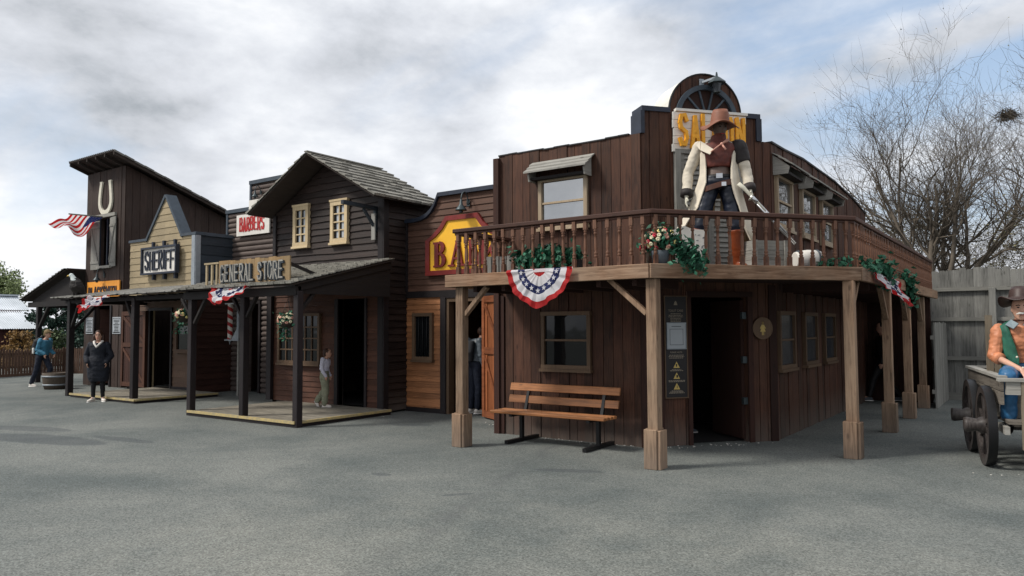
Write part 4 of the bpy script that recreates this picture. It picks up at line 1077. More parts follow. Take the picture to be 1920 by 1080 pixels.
# ------------------------------------------------------------------ sheriff
def sheriff():
    B = thing('sheriff_office', 'cream plank sheriff office with pointed false front', 'sheriff building', (-19.6, 10.97, 0)); F = Fr(0, 10.97); XL, XR = -21.35, -18.02
    lo = [(XL, .06), (XR, .06), (XR, 2.62), (XL, 2.62)]
    up = [(XL, 2.62), (XR, 2.62), (XR, 4.17), (-18.67, 4.17), (-19.48, 5.32), (-20.42, 4.17), (XL, 4.17)]
    door = [(-20.15, -19.1, 0.0, 2.2)]
    mb = MB(); siding(mb, F, up, [], 'lap', .185, .016, .0, 0, blen=.95); siding(mb, F, lo, door, 'lap', .175, .016, 0, 1, blen=1.2)
    backing(mb, F, [(XL, 0), (XR, 0)]+up[2:], door, -.1, 0, 0)
    FX = Fr(XR, 0, 0, 1); siding(mb, FX, [(10.97, .05), (12.1, .05), (12.1, 2.62), (10.97, 2.62)], [], 'lap', .16, .02, 0, 2); siding(mb, FX, [(10.97, 2.62), (12.1, 2.62), (12.1, 4.16), (10.97, 4.16)], [], 'lap', .26, .02, 0, 3, blen=4)
    backing(mb, FX, [(11.08, 0), (12.1, 0), (12.1, 4.16), (11.08, 4.16)], [], -.1, 0, 2)
    mb.box((XL, 14.4, 0), (XR, 14.5, 3), 2); mb.box((XL+.02, 11.1, 2.8), (XR-.11, 14.4, 2.9), 2); mb.box((XR-.1, 12.1, 0), (XR, 14.4, 3), 2)
    mb.build('wall', ['sheriff_cream', 'sheriff_low', 'sheriff_red', 'slate_board'], B)
    c = MB(); top = [(XL, 4.17), (-20.42, 4.17), (-19.48, 5.32), (-18.67, 4.17), (XR+.03, 4.17)]; wd = .09
    for a, b in zip(top, top[1:]):
        dx, dz = b[0]-a[0], b[1]-a[1]; l = math.hypot(dx, dz); nx, nz = -dz/l*.07, dx/l*.07
        e = .03
        c.prism([(a[0]-dx/l*e, a[1]-dz/l*e), (b[0]+dx/l*e, b[1]+dz/l*e), (b[0]+dx/l*e+nx, b[1]+dz/l*e+nz), (a[0]-dx/l*e+nx, a[1]-dz/l*e+nz)], F, -.26, .05+.001*top.index(a))
    c.fbox(FX, 10.95, 12.1, 4.162, 4.25, -.1, .045); c.build('parapet_cap', 'slate_blue', B)
    t = MB(); t.fbox(F, XR-.13, XR+.02, 2.62, 4.16, .02, .045); t.fbox(FX, 10.94, 11.08, 2.62, 4.16, .022, .045); build_parts(t, 'corner_trim', 'grey_metal', B); t = MB()
    t.fbox(F, -20.22, -20.15, .06, 2.26, -.05, .05); t.fbox(F, -19.1, -19.03, .06, 2.26, -.05, .05); t.fbox(F, -20.22, -19.03, 2.2, 2.27, -.05, .055); t.fbox(F, XL, -20.22, .0, .12, .0, .03); t.fbox(F, -19.03, XR, 0, .16, .01, .035); t.build('door_frame', 'dark_post', B)
    barn_door(B, Fr(0, 10.90), -21.55, -20.25, .08, 2.2, .0, 'sheriff_red', 'store_low', handle=False)
    window(B, F, -18.80, -18.14, 1.1, 1.82, fm='sheriff_low', cols=1, rows=1, w=.05, n=.03)
    i = MB(); i.box((XL+.1, 11.1, .004), (XR-.12, 14.3, .012)); i.box((XL+.1, 12.7, .02), (XR-.12, 12.76, 2.7)); i.build('room_lining', 'dark_in', B)
    S = thing('sheriff_sign', 'white framed sign with black plank letters reading SHERIFF', 'sign', F.P(-19.5, 3.5, .1))
    m = MB(); m.fbox(F, -20.38, -18.68, 3.24, 3.90, .09, .14); m.build('board', 'sign_white', S)
    m = MB(); framebox(m, F, -20.42, -18.64, 3.19, 3.95, .05, .085, .2); m.build('frame', 'navy', S)
    m = MB()
    for x in (-20.0, -19.45, -18.9): m.fbox(F, x, x+.08, 3.95, 4.1, .05, .12); m.fbox(F, x-.0, x+.08, 3.05, 3.189, .02, .1)
    build_parts(m, 'bracket', 'navy', S)
    m = MB(); random.seed(8); strokes(m, F, 'SHERIFF', -20.27, -18.80, 3.31, 3.83, .05, .141, .025, gap=.2, jit=.02); m.build('lettering', 'navy', S)
    # porch shared with the smithy
    p = MB(); X0, X1 = -19.95, -16.85
    for q in range(22):
        a = 8.83+(10.95-8.83)*q/22; p.box((X0, a, .02), (X1, a+.093, .094+random.uniform(0, .004)))
    pf = p.build('platform', 'platform_top', B)
    e = MB(); e.box((X0, 8.81, .005), (X1, 8.828, .055)); e.box((X1+.004, 8.83, .005), (X1+.02, 10.9, .055)); e.build('skirt', 'dark_post', pf)
    e = MB(); e.box((X0-.02, 8.79, .057), (X1+.02, 8.828, .10)); e.box((X1+.002, 8.83, .057), (X1+.04, 10.9, .1)); e.build('edge_board', 'yellow_paint', pf)
    for x in (-20.33, -17.14): post(B, x, 8.95, 0, 2.42, .14, 'dark_post')
    X0, X1 = -20.75, -14.7
    bm = MB(); bm.box((X0+.2, 8.9, 2.36), (X1, 9.0, 2.46)); bm.box((-20.45, 9.0, 2.36), (-20.36, 10.95, 2.44))
    for i in range(15): bm.box((X0+.25+i*.42, 8.75, 2.44), (X0+.31+i*.42, 10.9, 2.47))
    bm.build('porch_beam', 'dark_beam', B)
    for p_, q_ in (((-20.27, 8.95, 1.75), (-19.85, 8.95, 2.38)), ((-17.2, 8.95, 1.85), (-17.55, 8.95, 2.38)), ((-20.33, 9.02, 1.7), (-20.33, 9.6, 2.36))): brace(B, p_, q_, .08, 'dark_beam')
    r = MB(); r.add([(X0, 8.68, 2.475), (X1, 8.68, 2.475), (X1, 10.94, 2.80), (X0, 10.94, 2.80), (X0, 8.68, 2.495), (X1, 8.68, 2.495), (X1, 10.94, 2.82), (X0, 10.94, 2.82)], [(0, 3, 2, 1), (4, 5, 6, 7), (0, 1, 5, 4), (1, 2, 6, 5), (2, 3, 7, 6), (3, 0, 4, 7)])
    pr = r.build('porch_roof', 'roof_slab', B)
    s = MB(); x = X0
    while x < X1:
        w = random.uniform(.12, .2); d = random.uniform(-.04, .04); j = random.uniform(0, .012)
        s.add([(x, 8.64+d, 2.49+j), (x+w-.006, 8.64+d, 2.49+j), (x+w-.006, 10.93, 2.825+j), (x, 10.93, 2.825+j), (x, 8.64+d, 2.512+j), (x+w-.006, 8.64+d, 2.512+j), (x+w-.006, 10.93, 2.845+j), (x, 10.93, 2.845+j)], [(4, 5, 6, 7), (0, 1, 5, 4), (1, 2, 6, 5), (3, 0, 4, 7)]); x += w
    s.build('roof_board', 'grey_v', pr)


# ------------------------------------------------------------------ blacksmith tower and lean-to
def smithy():
    B = thing('blacksmith_shop', 'tall narrow dark blacksmith tower with sloping roof and lean-to', 'blacksmith building', (-22.9, 11, 0)); F = Fr(0, 11.0); FX = Fr(-21.75, 0, 0, 1); XL, XR = -24.08, -21.75; zt = 6.5; s_ = .36
    win = (-23.17, -22.55, 3.6, 5.03); door = (-23.35, -22.42, 0, 2.4)
    pf = [(XL, 0), (XR, 0), (XR, zt), (XL, zt)]
    mb = MB(); siding(mb, F, pf, [win, door], 'vert', .19); backing(mb, F, pf, [win, door], -.1, 0)
    ps = [(11.0, 0), (15.2, 0), (15.2, zt-4.2*s_), (11, zt)]
    siding(mb, FX, ps, [], 'vert', .2); backing(mb, FX, ps, [], -.1, 0)
    mb.box((XL, 15.1, 0), (XR-.1, 15.2, 4.9)); FW = Fr(XL, 0, 0, -1); siding(mb, FW, [(-15.2, 0), (-11, 0), (-11, zt), (-15.2, zt-4.2*s_)], [], 'vert', .2); backing(mb, FW, [(-15.2, 0), (-11.1, 0), (-11.1, zt-.036), (-15.2, zt-4.2*s_)], [], -.1, 0)
    mb.build('wall', 'tower_wood', B)
    i = MB(); i.box((XL+.1, 12.6, .01), (XR-.1, 12.66, 6.0)); i.box((XL+.1, 11.1, 3.3), (XR-.1, 12.6, 3.35)); i.build('room_lining', 'dark_in', B)
    r = MB(); y0, y1 = 10.46, 15.4; X0, X1 = XL-.08, XR+.36; zf = lambda y: zt+.03-(y-11)*s_
    def rs(x0, x1, ya, yb, dz, t): r.add([(x0, ya, zf(ya)+dz), (x1, ya, zf(ya)+dz), (x1, yb, zf(yb)+dz), (x0, yb, zf(yb)+dz), (x0, ya, zf(ya)+dz+t), (x1, ya, zf(ya)+dz+t), (x1, yb, zf(yb)+dz+t), (x0, yb, zf(yb)+dz+t)], [(0, 3, 2, 1), (4, 5, 6, 7), (0, 1, 5, 4), (1, 2, 6, 5), (2, 3, 7, 6), (3, 0, 4, 7)])
    rs(X0, X1, y0, y1, .06, .03)
    for k in range(6): rs(X0+.02+k*(X1-X0-.1)/5, X0+.08+k*(X1-X0-.1)/5, y0+.01, y1-.1, -.03, .088)
    ro = r.build('roof', 'roof_slab', B)
    r = MB()
    for k in range(int((X1-X0)/.11)): rs(X0+k*.11+.02, X0+k*.11+.075, y0-.02, y1, .091, .02)
    n_ = int((y1-y0)/.3)
    for k in range(n_): rs(X1-.03, X1+.02, y0+k*.3, y0+k*.3+.28, .05+.012*(k % 2), .055)
    r.build('roof_sheet', 'shingle_dark', ro)
    # shutters and window surround
    for (h, w, a) in ((-23.17, -.52, 1), (-22.55, .5, -1)):
        m = MB(); D = Fr(h, 11.0-.04, w, -.06 if a > 0 else -.05)
        u1 = .42; n0 = -.02 if a < 0 else .0
        for k in range(3): m.fbox(D, k*u1/3+.004, (k+1)*u1/3, 3.55, 5.03, -.012, .012) if a < 0 else m.fbox(D, k*u1/3+.004, (k+1)*u1/3, 3.5, 4.98, -.012, .012)
        q = (.013, .03) if a < 0 else (-.03, -.013)
        for z in (3.68, 4.75): m.fbox(D, .01, u1-.01, z, z+.07, q[0], q[1])
        m.bar(D.P(.03, 3.76, (q[0]+q[1])/2), D.P(u1-.04, 4.74, (q[0]+q[1])/2), .05, .014, up=(0, 0, 1))
        m.build('shutter', 'grey_v', B)
    m = MB(); m.fbox(F, -23.25, -22.45, 3.52, 3.6, .02, .09); m.build('window_sill', 'grey_h', B)
    m = MB(); m.fbox(F, -23.2, -23.17, 3.6, 5.03, .0, .04); m.fbox(F, -22.55, -22.5, 3.6, 5.03, 0, .04); m.fbox(F, -22.88, -22.83, 3.6, 5.03, -.06, -.02); m.build('window', 'navy', B)
    m = MB(); m.fbox(F, -23.9, -22.2, 5.06, 5.16, .0, .09); m.build('lintel', 'grey_h', B)
    m = MB(); m.fbox(F, -23.43, -23.35, 0, 2.4, .0, .06); m.fbox(F, -22.42, -22.34, 0, 2.4, 0, .06); m.build('door_frame', 'dark_post', B)
    m = MB(); m.fbox(Fr(*F.P(-23.33, 0, -.1)[:2], .25, 1), 0, .6, .05, 2.3, -.02, .02); m.build('door', 'sheriff_red', B)
    # lean-to
    L = MB(); x0, x1 = -27.25, XL-.0; zl, zh = 2.62, 3.52; ya, yb = 10.45, 13.6
    L.add([(x0, ya, zl), (x1, ya, zh), (x1, yb, zh), (x0, yb, zl), (x0, ya, zl+.04), (x1, ya, zh+.04), (x1, yb, zh+.04), (x0, yb, zl+.04)], [(0, 3, 2, 1), (4, 5, 6, 7), (0, 1, 5, 4), (1, 2, 6, 5), (2, 3, 7, 6), (3, 0, 4, 7)])
    lr = L.build('lean_to_roof', 'roof_slab', B)
    L = MB(); shingles(L, (x0-.03, ya-.06, zl+.03), (0, 1, 0), (x1-x0, 0, zh-zl), yb-ya+.1, math.hypot(x1-x0, zh-zl)-.02, .22, .2, .02); L.build('shingles', 'shingle_dark', lr)
    b = MB(); b.box((-27.0, 10.55, 2.42), (XL, 10.67, 2.58)); b.prism([(-26.9, 2.58), (XL, 2.58), (XL, 3.46), (-26.6, 2.72)], Fr(0, 10.63), -.03, .0); b.box((-27.0, 10.67, 2.42), (-26.88, 13.4, 2.56)); b.build('lean_to_beam', 'dark_beam', B)
    for y in (10.62, 13.3): post(B, -26.32, y, 0, 2.42, .14, 'dark_post')
    brace(B, (-26.27, 10.62, 1.75), (-25.6, 10.62, 2.45), .1, 'dark_beam')
    # signs
    S = thing('blacksmith_sign', 'orange sign with dark lettering reading BLACKSMITH', 'sign', F.P(-22.8, 2.8, .04))
    m = MB(); m.fbox(F, -23.80, -21.86, 2.66, 3.13, .045, .08); m.build('board', 'sign_orange', S)
    m = MB(); random.seed(4); strokes(m, F, 'BLACKSMITH', -23.70, -22.0, 2.70, 2.97, .05, .08, .015, gap=.2, jit=.02); m.build('lettering', 'hat_dark', S)
    for (u0, u1, nm, lb) in ((-23.9, -23.45, 'notice', 'white notice of printed lines left of the smithy doorway'), (-22.28, -21.8, 'notice', 'ornate white notice right of the smithy doorway')):
        T = thing(nm, lb, 'notice', F.P(u0, 1.55, .03)); m = MB(); m.fbox(F, u0, u1, 1.56, 2.05, .03, .045); m.build('board', 'paper', T)
        m = MB(); random.seed(int(-u0*10)); framebox(m, F, u0+.025, u1-.025, 1.59, 2.02, .012, .045, .048)
        for k in range(9):
            w = random.uniform(.1, .17) if k else .16; z = 1.97-k*.043; m.fbox(F, (u0+u1)/2-w, (u0+u1)/2+w, z-.022, z, .045, .048)
        m.build('lettering', 'black', T)
    H = MB(); cx, cz = -22.83, 5.66; out, inn = [], []
    for i in range(33):
        f = i/32; t = PI+PI*min(1, max(0, (f-.3)/.4)); x, z = math.cos(t), math.sin(t)
        up = max(0, .3-f, f-.7)/.3; sg = -1 if f < .5 else 1
        wx = .41-.10*up**1.6 if up > 0 else .41
        wi = wx-.13 if up > 0 else .28
        if up > 0: out.append((cx+sg*(wx+(.0 if up < .93 else .03)), cz-.12+up*.62)); inn.append((cx+sg*wi, cz-.12+up*.62))
        else: out.append((cx+x*wx, cz-.12+z*.42)); inn.append((cx+x*wi, cz-.12+z*.27))
    for i in range(32): H.prism([out[i], inn[i], inn[i+1], out[i+1]], F, .03, .08, 0, .5)
    H.box((0, 0, 0), (0, 0, 0)) if False else None
    ho = H.build('horseshoe', 'bone', None, (cx, 10.95, cz)); tag(ho, 'large pale horseshoe mounted open end up on the tower', 'horseshoe')
    T = MB(); T.fbox(F, cx-.02, cx+.02, 5.08, 5.22, .03, .05); T.build('hook', 'old_metal', ho)
    for (x, z) in ((-.36, .0), (.36, .0), (-.25, -.28), (.25, -.28), (-.35, .3), (.33, .3)):
        pass
    gooseneck('barn_lamp', 'dark gooseneck lamp between tower window and BLACKSMITH sign', F, -22.85, 3.32, .03, 1.1)
    # flag on short pole
    P0, P1 = Vector((-22.9, 10.95, 5.03)), Vector((-22.3, 9.68, 4.97)); P0 = Vector((-22.95, 10.92, 5.08)); P1 = Vector((-22.22, 9.7, 4.95))
    T = thing('flag', 'striped red and white flag with blue canton blown from a short pole', 'flag', P0)
    m = MB(); m.tube([P0, P1+(P1-P0)*.05], .02, 8); m.build('flag_pole', 'grey_v', T)
    m = MB(); A, Bp = P0, P1; nu, nv = 13*4, 24
    A2, B2 = Vector((-24.38, 10.9, 4.6)), Vector((-23.62, 9.7, 4.84))
    def fp(i, j):
        f, g = i/nu, j/nv; p = A.lerp(Bp, f).lerp(A2.lerp(B2, f), g)
        p.z += (.09*math.sin(g*6+f*5)+.05*math.sin(f*11+g*3))*min(1, g*3)-.10*math.sin(PI*g); p.x += .05*math.sin(f*8+g*4)*g
        return p
    for i in range(nu):
        for j in range(nv):
            st = (i//4) % 2; mi = 0 if st == 0 else 1
            if i < 20 and j < 8: mi = 2
            m.add([fp(i, j), fp(i+1, j), fp(i+1, j+1), fp(i, j+1)], [(0, 1, 2, 3)], mi, .5, True)
    for i in range(3, 19, 5):
        for j in range(1, 7, 2):
            p = fp(i+.5, j+.5)+Vector((0, 0, -.008)); m.box(p-Vector((.025, .02, .002)), p+Vector((.025, .02, .002)), 1)
            p = fp(i+.5, j+.5)+Vector((0, 0, .008)); m.box(p-Vector((.025, .02, .002)), p+Vector((.025, .02, .002)), 1)
    m.build('flag_cloth', ['red_cloth', 'white_cloth', 'blue_cloth'], T)


saloon(); bank(); general_store(); barbers(); sheriff(); smithy()


# ------------------------------------------------------------------ fences, far setting
def plank_fence():
    F = Fr(0, 19.6)
    T = thing('plank_fence', 'tall weathered grey plank fence with three rails behind the wagon', 'fence', (0, 19.6, 0))
    m = MB(); u = -3.2
    while u < 9.5:
        w = random.uniform(.11, .17); zt = 2.93+random.uniform(-.05, .06); a = random.uniform(.01, .04)
        m.prism([(u, 0), (u+w-.001, 0), (u+w-.001, zt-a), (u+w-a-.01, zt), (u+a*.6, zt+.0), (u, zt-a)], F, -.02, random.uniform(-.002, .004)); u += w
    m.build('boards', 'fence_v', T)
    m = MB()
    for i in range(4):
        for z in (2.46, 1.78, .90): m.fbox(F, -3.1+i*3.2, .09+i*3.2, z, z+.085, .005, .085)
        if True: pass
    m.fbox(F, -3.1, 9.5, 0.0, .16, .006, .05); m.build('rail', 'fence_h', T)
    for i, x in enumerate((-.93, 2.0, 5.0, 8.0)):
        m = MB(); m.fbox(F, x, x+.13, 0, 2.52, .09, .2); m.build('post', 'fence_v', T, bevel=.006)
    G = Fr(-1.78, 0, 0, 1)
    S = thing('fence_panel', 'low pale grey plank panel standing between saloon porch and tall fence', 'fence panel', (-1.82, 18.4, 0))
    m = MB(); u = 17.3
    while u < 19.55:
        w = random.uniform(.12, .18); m.fbox(G, u, min(u+w-.008, 19.57), 0, 1.74+random.uniform(-.02, .02), -.025, random.uniform(0, .006)); u += w
    m.build('boards', 'grey_v', S); m = MB(); m.fbox(G, 17.3, 19.55, 1.4, 1.48, -.08, -.026); m.fbox(G, 17.3, 19.55, .3, .38, -.08, -.026); m.build('rail', 'grey_h', S)
    # far fence closes the passage beyond the saloon
    pass


def picket_fence():
    T = thing('picket_fence', 'low brown picket fence on the left in front of the red barn', 'fence', (-30.2, 11, 0))
    pts = [(-29.0, 6.0), (-29.9, 9.6), (-30.9, 13.4), (-27.5, 14.6), (-24.2, 15.0)]
    m = MB(); r = MB()
    for j, (a, b) in enumerate(zip(pts, pts[1:])):
        F = Fr(a[0], a[1], b[0]-a[0], b[1]-a[1]); L = math.hypot(b[0]-a[0], b[1]-a[1]); u = 0
        while u < L:
            w = random.uniform(.07, .10); z = 1.0+random.uniform(-.04, .05); m.prism([(u, .03), (u+w, .03), (u+w, z-.06), (u+w/2, z), (u, z-.06)], F, 0, .02); u += w+random.uniform(.02, .035)
        for z in (.3, .78): r.fbox(F, .01, L-.01, z, z+.07, -.04, -.001)
        r.fbox(F, 0, L, .0, .1, .022, .06)
    m.build('pickets', 'picket', T); r.build('rail', 'picket', T)
    k = 0
    for x, y in ((-27.6, 14.2), (-26.7, 14.4), (-26.0, 14.4)):
        p = MB(); p.box((x-.06, y-.06, 0), (x+.06, y+.06, 1.25)); p.build('post', 'picket', T)


def barn():
    B = thing('barn', 'low red barn with pale corrugated metal roof behind the picket fence', 'barn', (-42, 10, 0)); x = -40.0
    m = MB(); siding(m, Fr(x, 0, 0, 1), [(2, 0), (16.0, 0), (16.0, 1.85), (2, 1.85)], [], 'vert', .25); m.box((-46, 2, 0), (-40.02, 16.0, 1.8)); m.prism([(-46, 1.8), (-40.05, 1.8), (-43, 3.3)], Fr(0, 2.0), -14.0, 0); m.build('wall', 'barn_red', B)
    m = MB(); n = 150; y0, y1 = 1.6, 16.4
    for (xa, za, xb, zb) in ((x+.35, 1.72, -41.7, 2.62), (-41.72, 2.66, -43.2, 3.42)):
        vs = []; 
        for i in range(n*2+1):
            y = y0+(y1-y0)*i/(2*n); d = .03*(i % 2); vs += [(xa, y, za+d), (xb, y, zb+d)]
        m.add(vs, [(2*i, 2*i+1, 2*i+3, 2*i+2) for i in range(2*n)], 0, .5)
    m.add([(-43.2, y0, 3.42), (-43.2, y1, 3.42), (-46.4, y1, 1.7), (-46.4, y0, 1.7)], [(0, 1, 2, 3)]); m.build('roof', 'roof_metal', B)
    m = MB(); m.box((-43.3, y0, 3.42), (-43.05, y1, 3.5)); m.build('ridge_cap', 'roof_metal', B)


# ------------------------------------------------------------------ trees
def grow(mb, p, d, L, r, lvl, maxl, rng, up, tips, spread, kids):
    n = 7 if lvl == 0 else (8 if lvl < 3 else 4); pts = [p]; rad = [r]; dd = d.copy(); q = p.copy(); wob = (.10, .13, .22, .26, .3)[min(lvl, 4)]
    for i in range(n):
        dd = (dd+Vector((rng.gauss(0, wob), rng.gauss(0, wob), rng.gauss(0, wob)+up*(.12 if lvl else .03)))).normalized()
        q = q+dd*(L/n); pts.append(q.copy()); rad.append(r*(1-.72*(i+1)/n) if lvl else r*(1-.4*(i+1)/n))
    mb.tube(pts, rad, 7 if lvl == 0 else 5 if lvl == 1 else 3, caps=False, rnd=rng.random())
    if lvl >= maxl: tips.append(pts[-1]); tips.append(pts[-2]); return
    k = kids[lvl]
    for i in range(k):
        f = rng.uniform(.25, 1.0) if lvl else rng.uniform(.72, 1.0); idx = min(n-1, int(f*n)); a = pts[idx].lerp(pts[idx+1], f*n-idx) if idx < n else pts[-1]
        base = (pts[idx+1]-pts[idx]).normalized(); side = base.orthogonal().normalized(); side.rotate(Matrix.Rotation(rng.uniform(0, 2*PI), 3, base))
        nd = (base+side*rng.uniform(.45, 1.0)*spread[lvl]).normalized()
        grow(mb, a, nd, L*rng.uniform(.42, .72) if lvl else L*rng.uniform(1.2, 1.9), max(.004, rad[idx+1]*rng.uniform(.5, .75)), lvl+1, maxl, rng, up, tips, spread, kids)


def bare_tree(name, label, base, L, r, seed, lean=(0, 0, 1), kids=(5, 9, 7, 4), spread=(.75, .8, .9, 1), maxl=4, leafm=None, lsize=.05, lcount=1, group=None, bark='bark', lfrac=1.0):
    rng = random.Random(seed); mb = MB(); tips = []
    grow(mb, V(base), V(lean).normalized(), L, r, 0, maxl, rng, 1.0, tips, spread, kids)
    T = thing(name, label, 'tree', base, group); mb.build('trunk', bark, T)
    if leafm:
        m = MB(); random.seed(seed); pts = [t for t in tips if random.random() < lfrac]
        leaves(m, [t+Vector((random.gauss(0, lsize), random.gauss(0, lsize), random.gauss(0, lsize))) for t in pts for _ in range(lcount)], lsize); m.build('crown', leafm, T)
    return T


def trees():
    bare_tree('bare_tree', 'large many stemmed bare tree rising behind the grey fence', (-1.95, 24.3, 0), 2.5, .26, 11, (.0, 0, 1), (8, 12, 9, 5), (.72, .75, 1.0, 1.1), leafm='leaf_bud', lsize=.03, lfrac=.16)
    bare_tree('bare_tree', 'bare tree with thick leaning trunk at the far right, nest in its top', (-.55, 24.0, 0), 2.8, .21, 23, (.12, 0, 1), (6, 10, 8, 5), (.6, .7, 1, 1.1), leafm='leaf_bud', lsize=.03, lfrac=.12)
    bare_tree('bare_tree', 'smaller twiggy tree with pale buds just past the saloon roof end', (-4.9, 28.0, 0), 1.7, .12, 31, (0, 0, 1), (6, 9, 7, 4), (.8, .8, .9, 1), leafm='leaf_bud', lsize=.05, lcount=2, lfrac=.5)
    # nest
    rng = random.Random(2); m = MB(); c = Vector((-.53, 23.3, 7.2))
    for _ in range(170):
        d = Vector((rng.gauss(0, 1), rng.gauss(0, 1), rng.gauss(0, .5))).normalized(); a = c+Vector((rng.gauss(0, .10), rng.gauss(0, .10), rng.gauss(0, .07))); m.tube([a-d*.14, a+d*.14], .008, 3, caps=False)
    n = m.build('nest', 'bark_dark', None, c); tag(n, 'dark twig nest high in the right hand bare tree', 'nest')
    for i, (x, y, h, s) in enumerate(((.9, 26, 1.5, 41), (2.8, 27, 1.7, 42), (-1.6, 30, 1.6, 43), (4.5, 25, 2.2, 44), (-3.6, 31, 1.3, 46))):
        bare_tree('undergrowth_tree', ('low budding thicket tree behind the fence, in the gap between big trunks', 'low budding thicket tree behind the fence near the wagon', 'low budding tree far behind the many stemmed tree', 'budding tree at the far right outside the fence', 'low budding tree behind the twiggy tree past the saloon')[i], (x, y, 0), h, .07, s, (0, 0, 1), (7, 8, 6, 3), (.9, .9, 1, 1), leafm='leaf_bud', lsize=.05, lcount=2, lfrac=.55, group='budding trees behind the grey fence')
    # left background
    bare_tree('spring_tree', 'rounded spring tree with fresh green leaves behind the barn', (-64, 22.4, 0), 1.8, .2, 51, (0, 0, 1), (7, 8, 6, 4), (.9, .8, .9, 1), leafm='leaf_spring', lsize=.15, lcount=6, lfrac=.9, bark='bark_dark')
    bare_tree('spring_tree', 'thin nearly leafless tree between the green tree and the lean-to', (-55, 24.0, 0), 1.5, .1, 52, (0, 0, 1), (5, 6, 5, 3), (.7, .7, .9, 1), leafm='leaf_spring', lsize=.1, lcount=1, lfrac=.12, bark='bark_dark')
    bare_tree('spring_tree', 'pale green loose tree just left of the blacksmith tower', (-51, 27.8, 0), 1.9, .16, 53, (0, 0, 1), (7, 8, 6, 4), (.8, .8, .9, 1), leafm='leaf_spring', lsize=.15, lcount=2, lfrac=.6, bark='bark_dark')
    bare_tree('spring_tree', 'tiny twiggy tree top showing over the roof between store and bank', (-19.0, 24.5, 0), 2.0, .1, 54, (0, 0, 1), (5, 7, 6, 4), (.6, .7, .9, 1), leafm='leaf_bud', lsize=.05, lcount=1, lfrac=.3, bark='bark_dark')
    # pine behind the lean-to and shrubs by the fence
    for (nm, lb, c, h, rr, mat, n, sz, seed) in (
            ('pine_tree', 'dark green pine seen through the lean-to posts', (-38.8, 16.4, 0), 3.5, 2.4, 'leaf_pine', 7500, .11, 1),
            ('pine_tree', 'second dark pine behind, partly hidden by the lean-to posts', (-36.2, 17.2, 0), 3.5, 2.3, 'leaf_pine', 7500, .11, 2),
            ('shrub', 'rust and yellow leaved shrub behind the picket fence', (-33.6, 12.9, 0), 1.5, .9, 'leaf_rust', 1500, .10, 3),
            ('shrub', 'dull green shrub behind the picket fence next to the rusty one', (-34.2, 14.2, 0), 1.75, 1.0, 'leaf_low', 1900, .1, 4)):
        rng = random.Random(seed); T = thing(nm, lb, 'tree' if nm[0] == 'p' else 'shrub', c); m = MB(); tr = MB(); random.seed(seed)
        tr.tube([V(c), V(c)+Vector((0, 0, h*.95))], [.09, .02], 6); pts = []
        for _ in range(60):
            z = h*rng.uniform(.12, .95); w = rr*(1-z/h)**.6+.15; a = rng.uniform(0, 2*PI); w *= rng.uniform(.6, 1); e = V(c)+Vector((math.cos(a)*w, math.sin(a)*w, z+rng.uniform(-.1, .25))); s = V(c)+Vector((0, 0, z*.9)); tr.tube([s, s.lerp(e, .5)+Vector((0, 0, .05)), e], [.02, .014, .006], 4)
            for _ in range(n//60): f = rng.uniform(.25, 1.05)**.7; pts.append(s.lerp(e, f)+Vector((rng.gauss(0, .10), rng.gauss(0, .10), rng.gauss(0, .08))))
        leaves(m, pts, sz); tr.build('trunk', 'bark_dark', T); m.build('crown', mat, T)


# ------------------------------------------------------------------ figures
def solid(mb, name, mat, parent=None, voxel=.015, smooth=4, wr=0.0, wsc=9.0):
    """join overlapping lofts into one continuous skin"""
    me = mb.mesh('tmp', mat); o = bpy.data.objects.new('tmp', me); C.objects.link(o)
    r = o.modifiers.new('r', 'REMESH'); r.mode = 'VOXEL'; r.voxel_size = voxel; r.use_smooth_shade = True
    s = o.modifiers.new('s', 'SMOOTH'); s.iterations = smooth; s.factor = .5
    dg = bpy.context.evaluated_depsgraph_get(); dg.update()
    nm = bpy.data.meshes.new_from_object(o.evaluated_get(dg)); bpy.data.objects.remove(o); bpy.data.meshes.remove(me)
    nm.name = name
    if not nm.materials: nm.materials.append(MATS[mat])
    if wr:
        nm.update()
        nr = [v.normal.copy() for v in nm.vertices]
        for v, n in zip(nm.vertices, nr):
            q = Vector((v.co.x*wsc, v.co.y*wsc, v.co.z*wsc*1.6)); v.co += n*(wr*noise.noise(q)+wr*.5*noise.noise(q*2.3))
    nm.polygons.foreach_set('use_smooth', [True]*len(nm.polygons))
    ob = bpy.data.objects.new(name, nm); C.objects.link(ob)
    if parent: ob.parent = parent
    return ob


def raw(mb, name, mat, parent):
    me = mb.mesh(name, mat); o = bpy.data.objects.new(name, me); C.objects.link(o); o.parent = parent; return o


TS = [(-.06, .125, .095), (.06, .168, .118), (.2, .15, .105), (.38, .13, .09), (.6, .158, .112), (.8, .172, .11), (.92, .135, .088), (.97, .075, .065)]


def torso(mb, J, inf=0.0, t0=-1, t1=1.0, sx=1.0, sy=1.0):
    p, c, n = V(J['pelvis']), V(J['chest']), V(J['neck'])
    acr = (V(J['shL'])-V(J['shR'])).normalized(); ach = (V(J['hipL'])-V(J['hipR'])).normalized()
    rings = []
    for t, rx, ry in TS:
        if t < t0 or t > t1: continue
        q = p*(1-t)**2+c*(2*t*(1-t))+n*t*t if t > 0 else p+(p-c).normalized()*(-t)*.9
        d = ((c-p)*(1-t)+(n-c)*max(t, 0)).normalized(); a = ach.lerp(acr, min(1, max(0, t))).normalized(); f = a.cross(d).normalized(); a = d.cross(f)
        if t > .7: rx *= (V(J['shL'])-V(J['shR'])).length/.37
        rings.append((q, a*(rx+inf)*sx, f*(ry+inf)*sy))
    e0, e1 = rings[0], rings[-1]
    mb.loft(rings, 20)


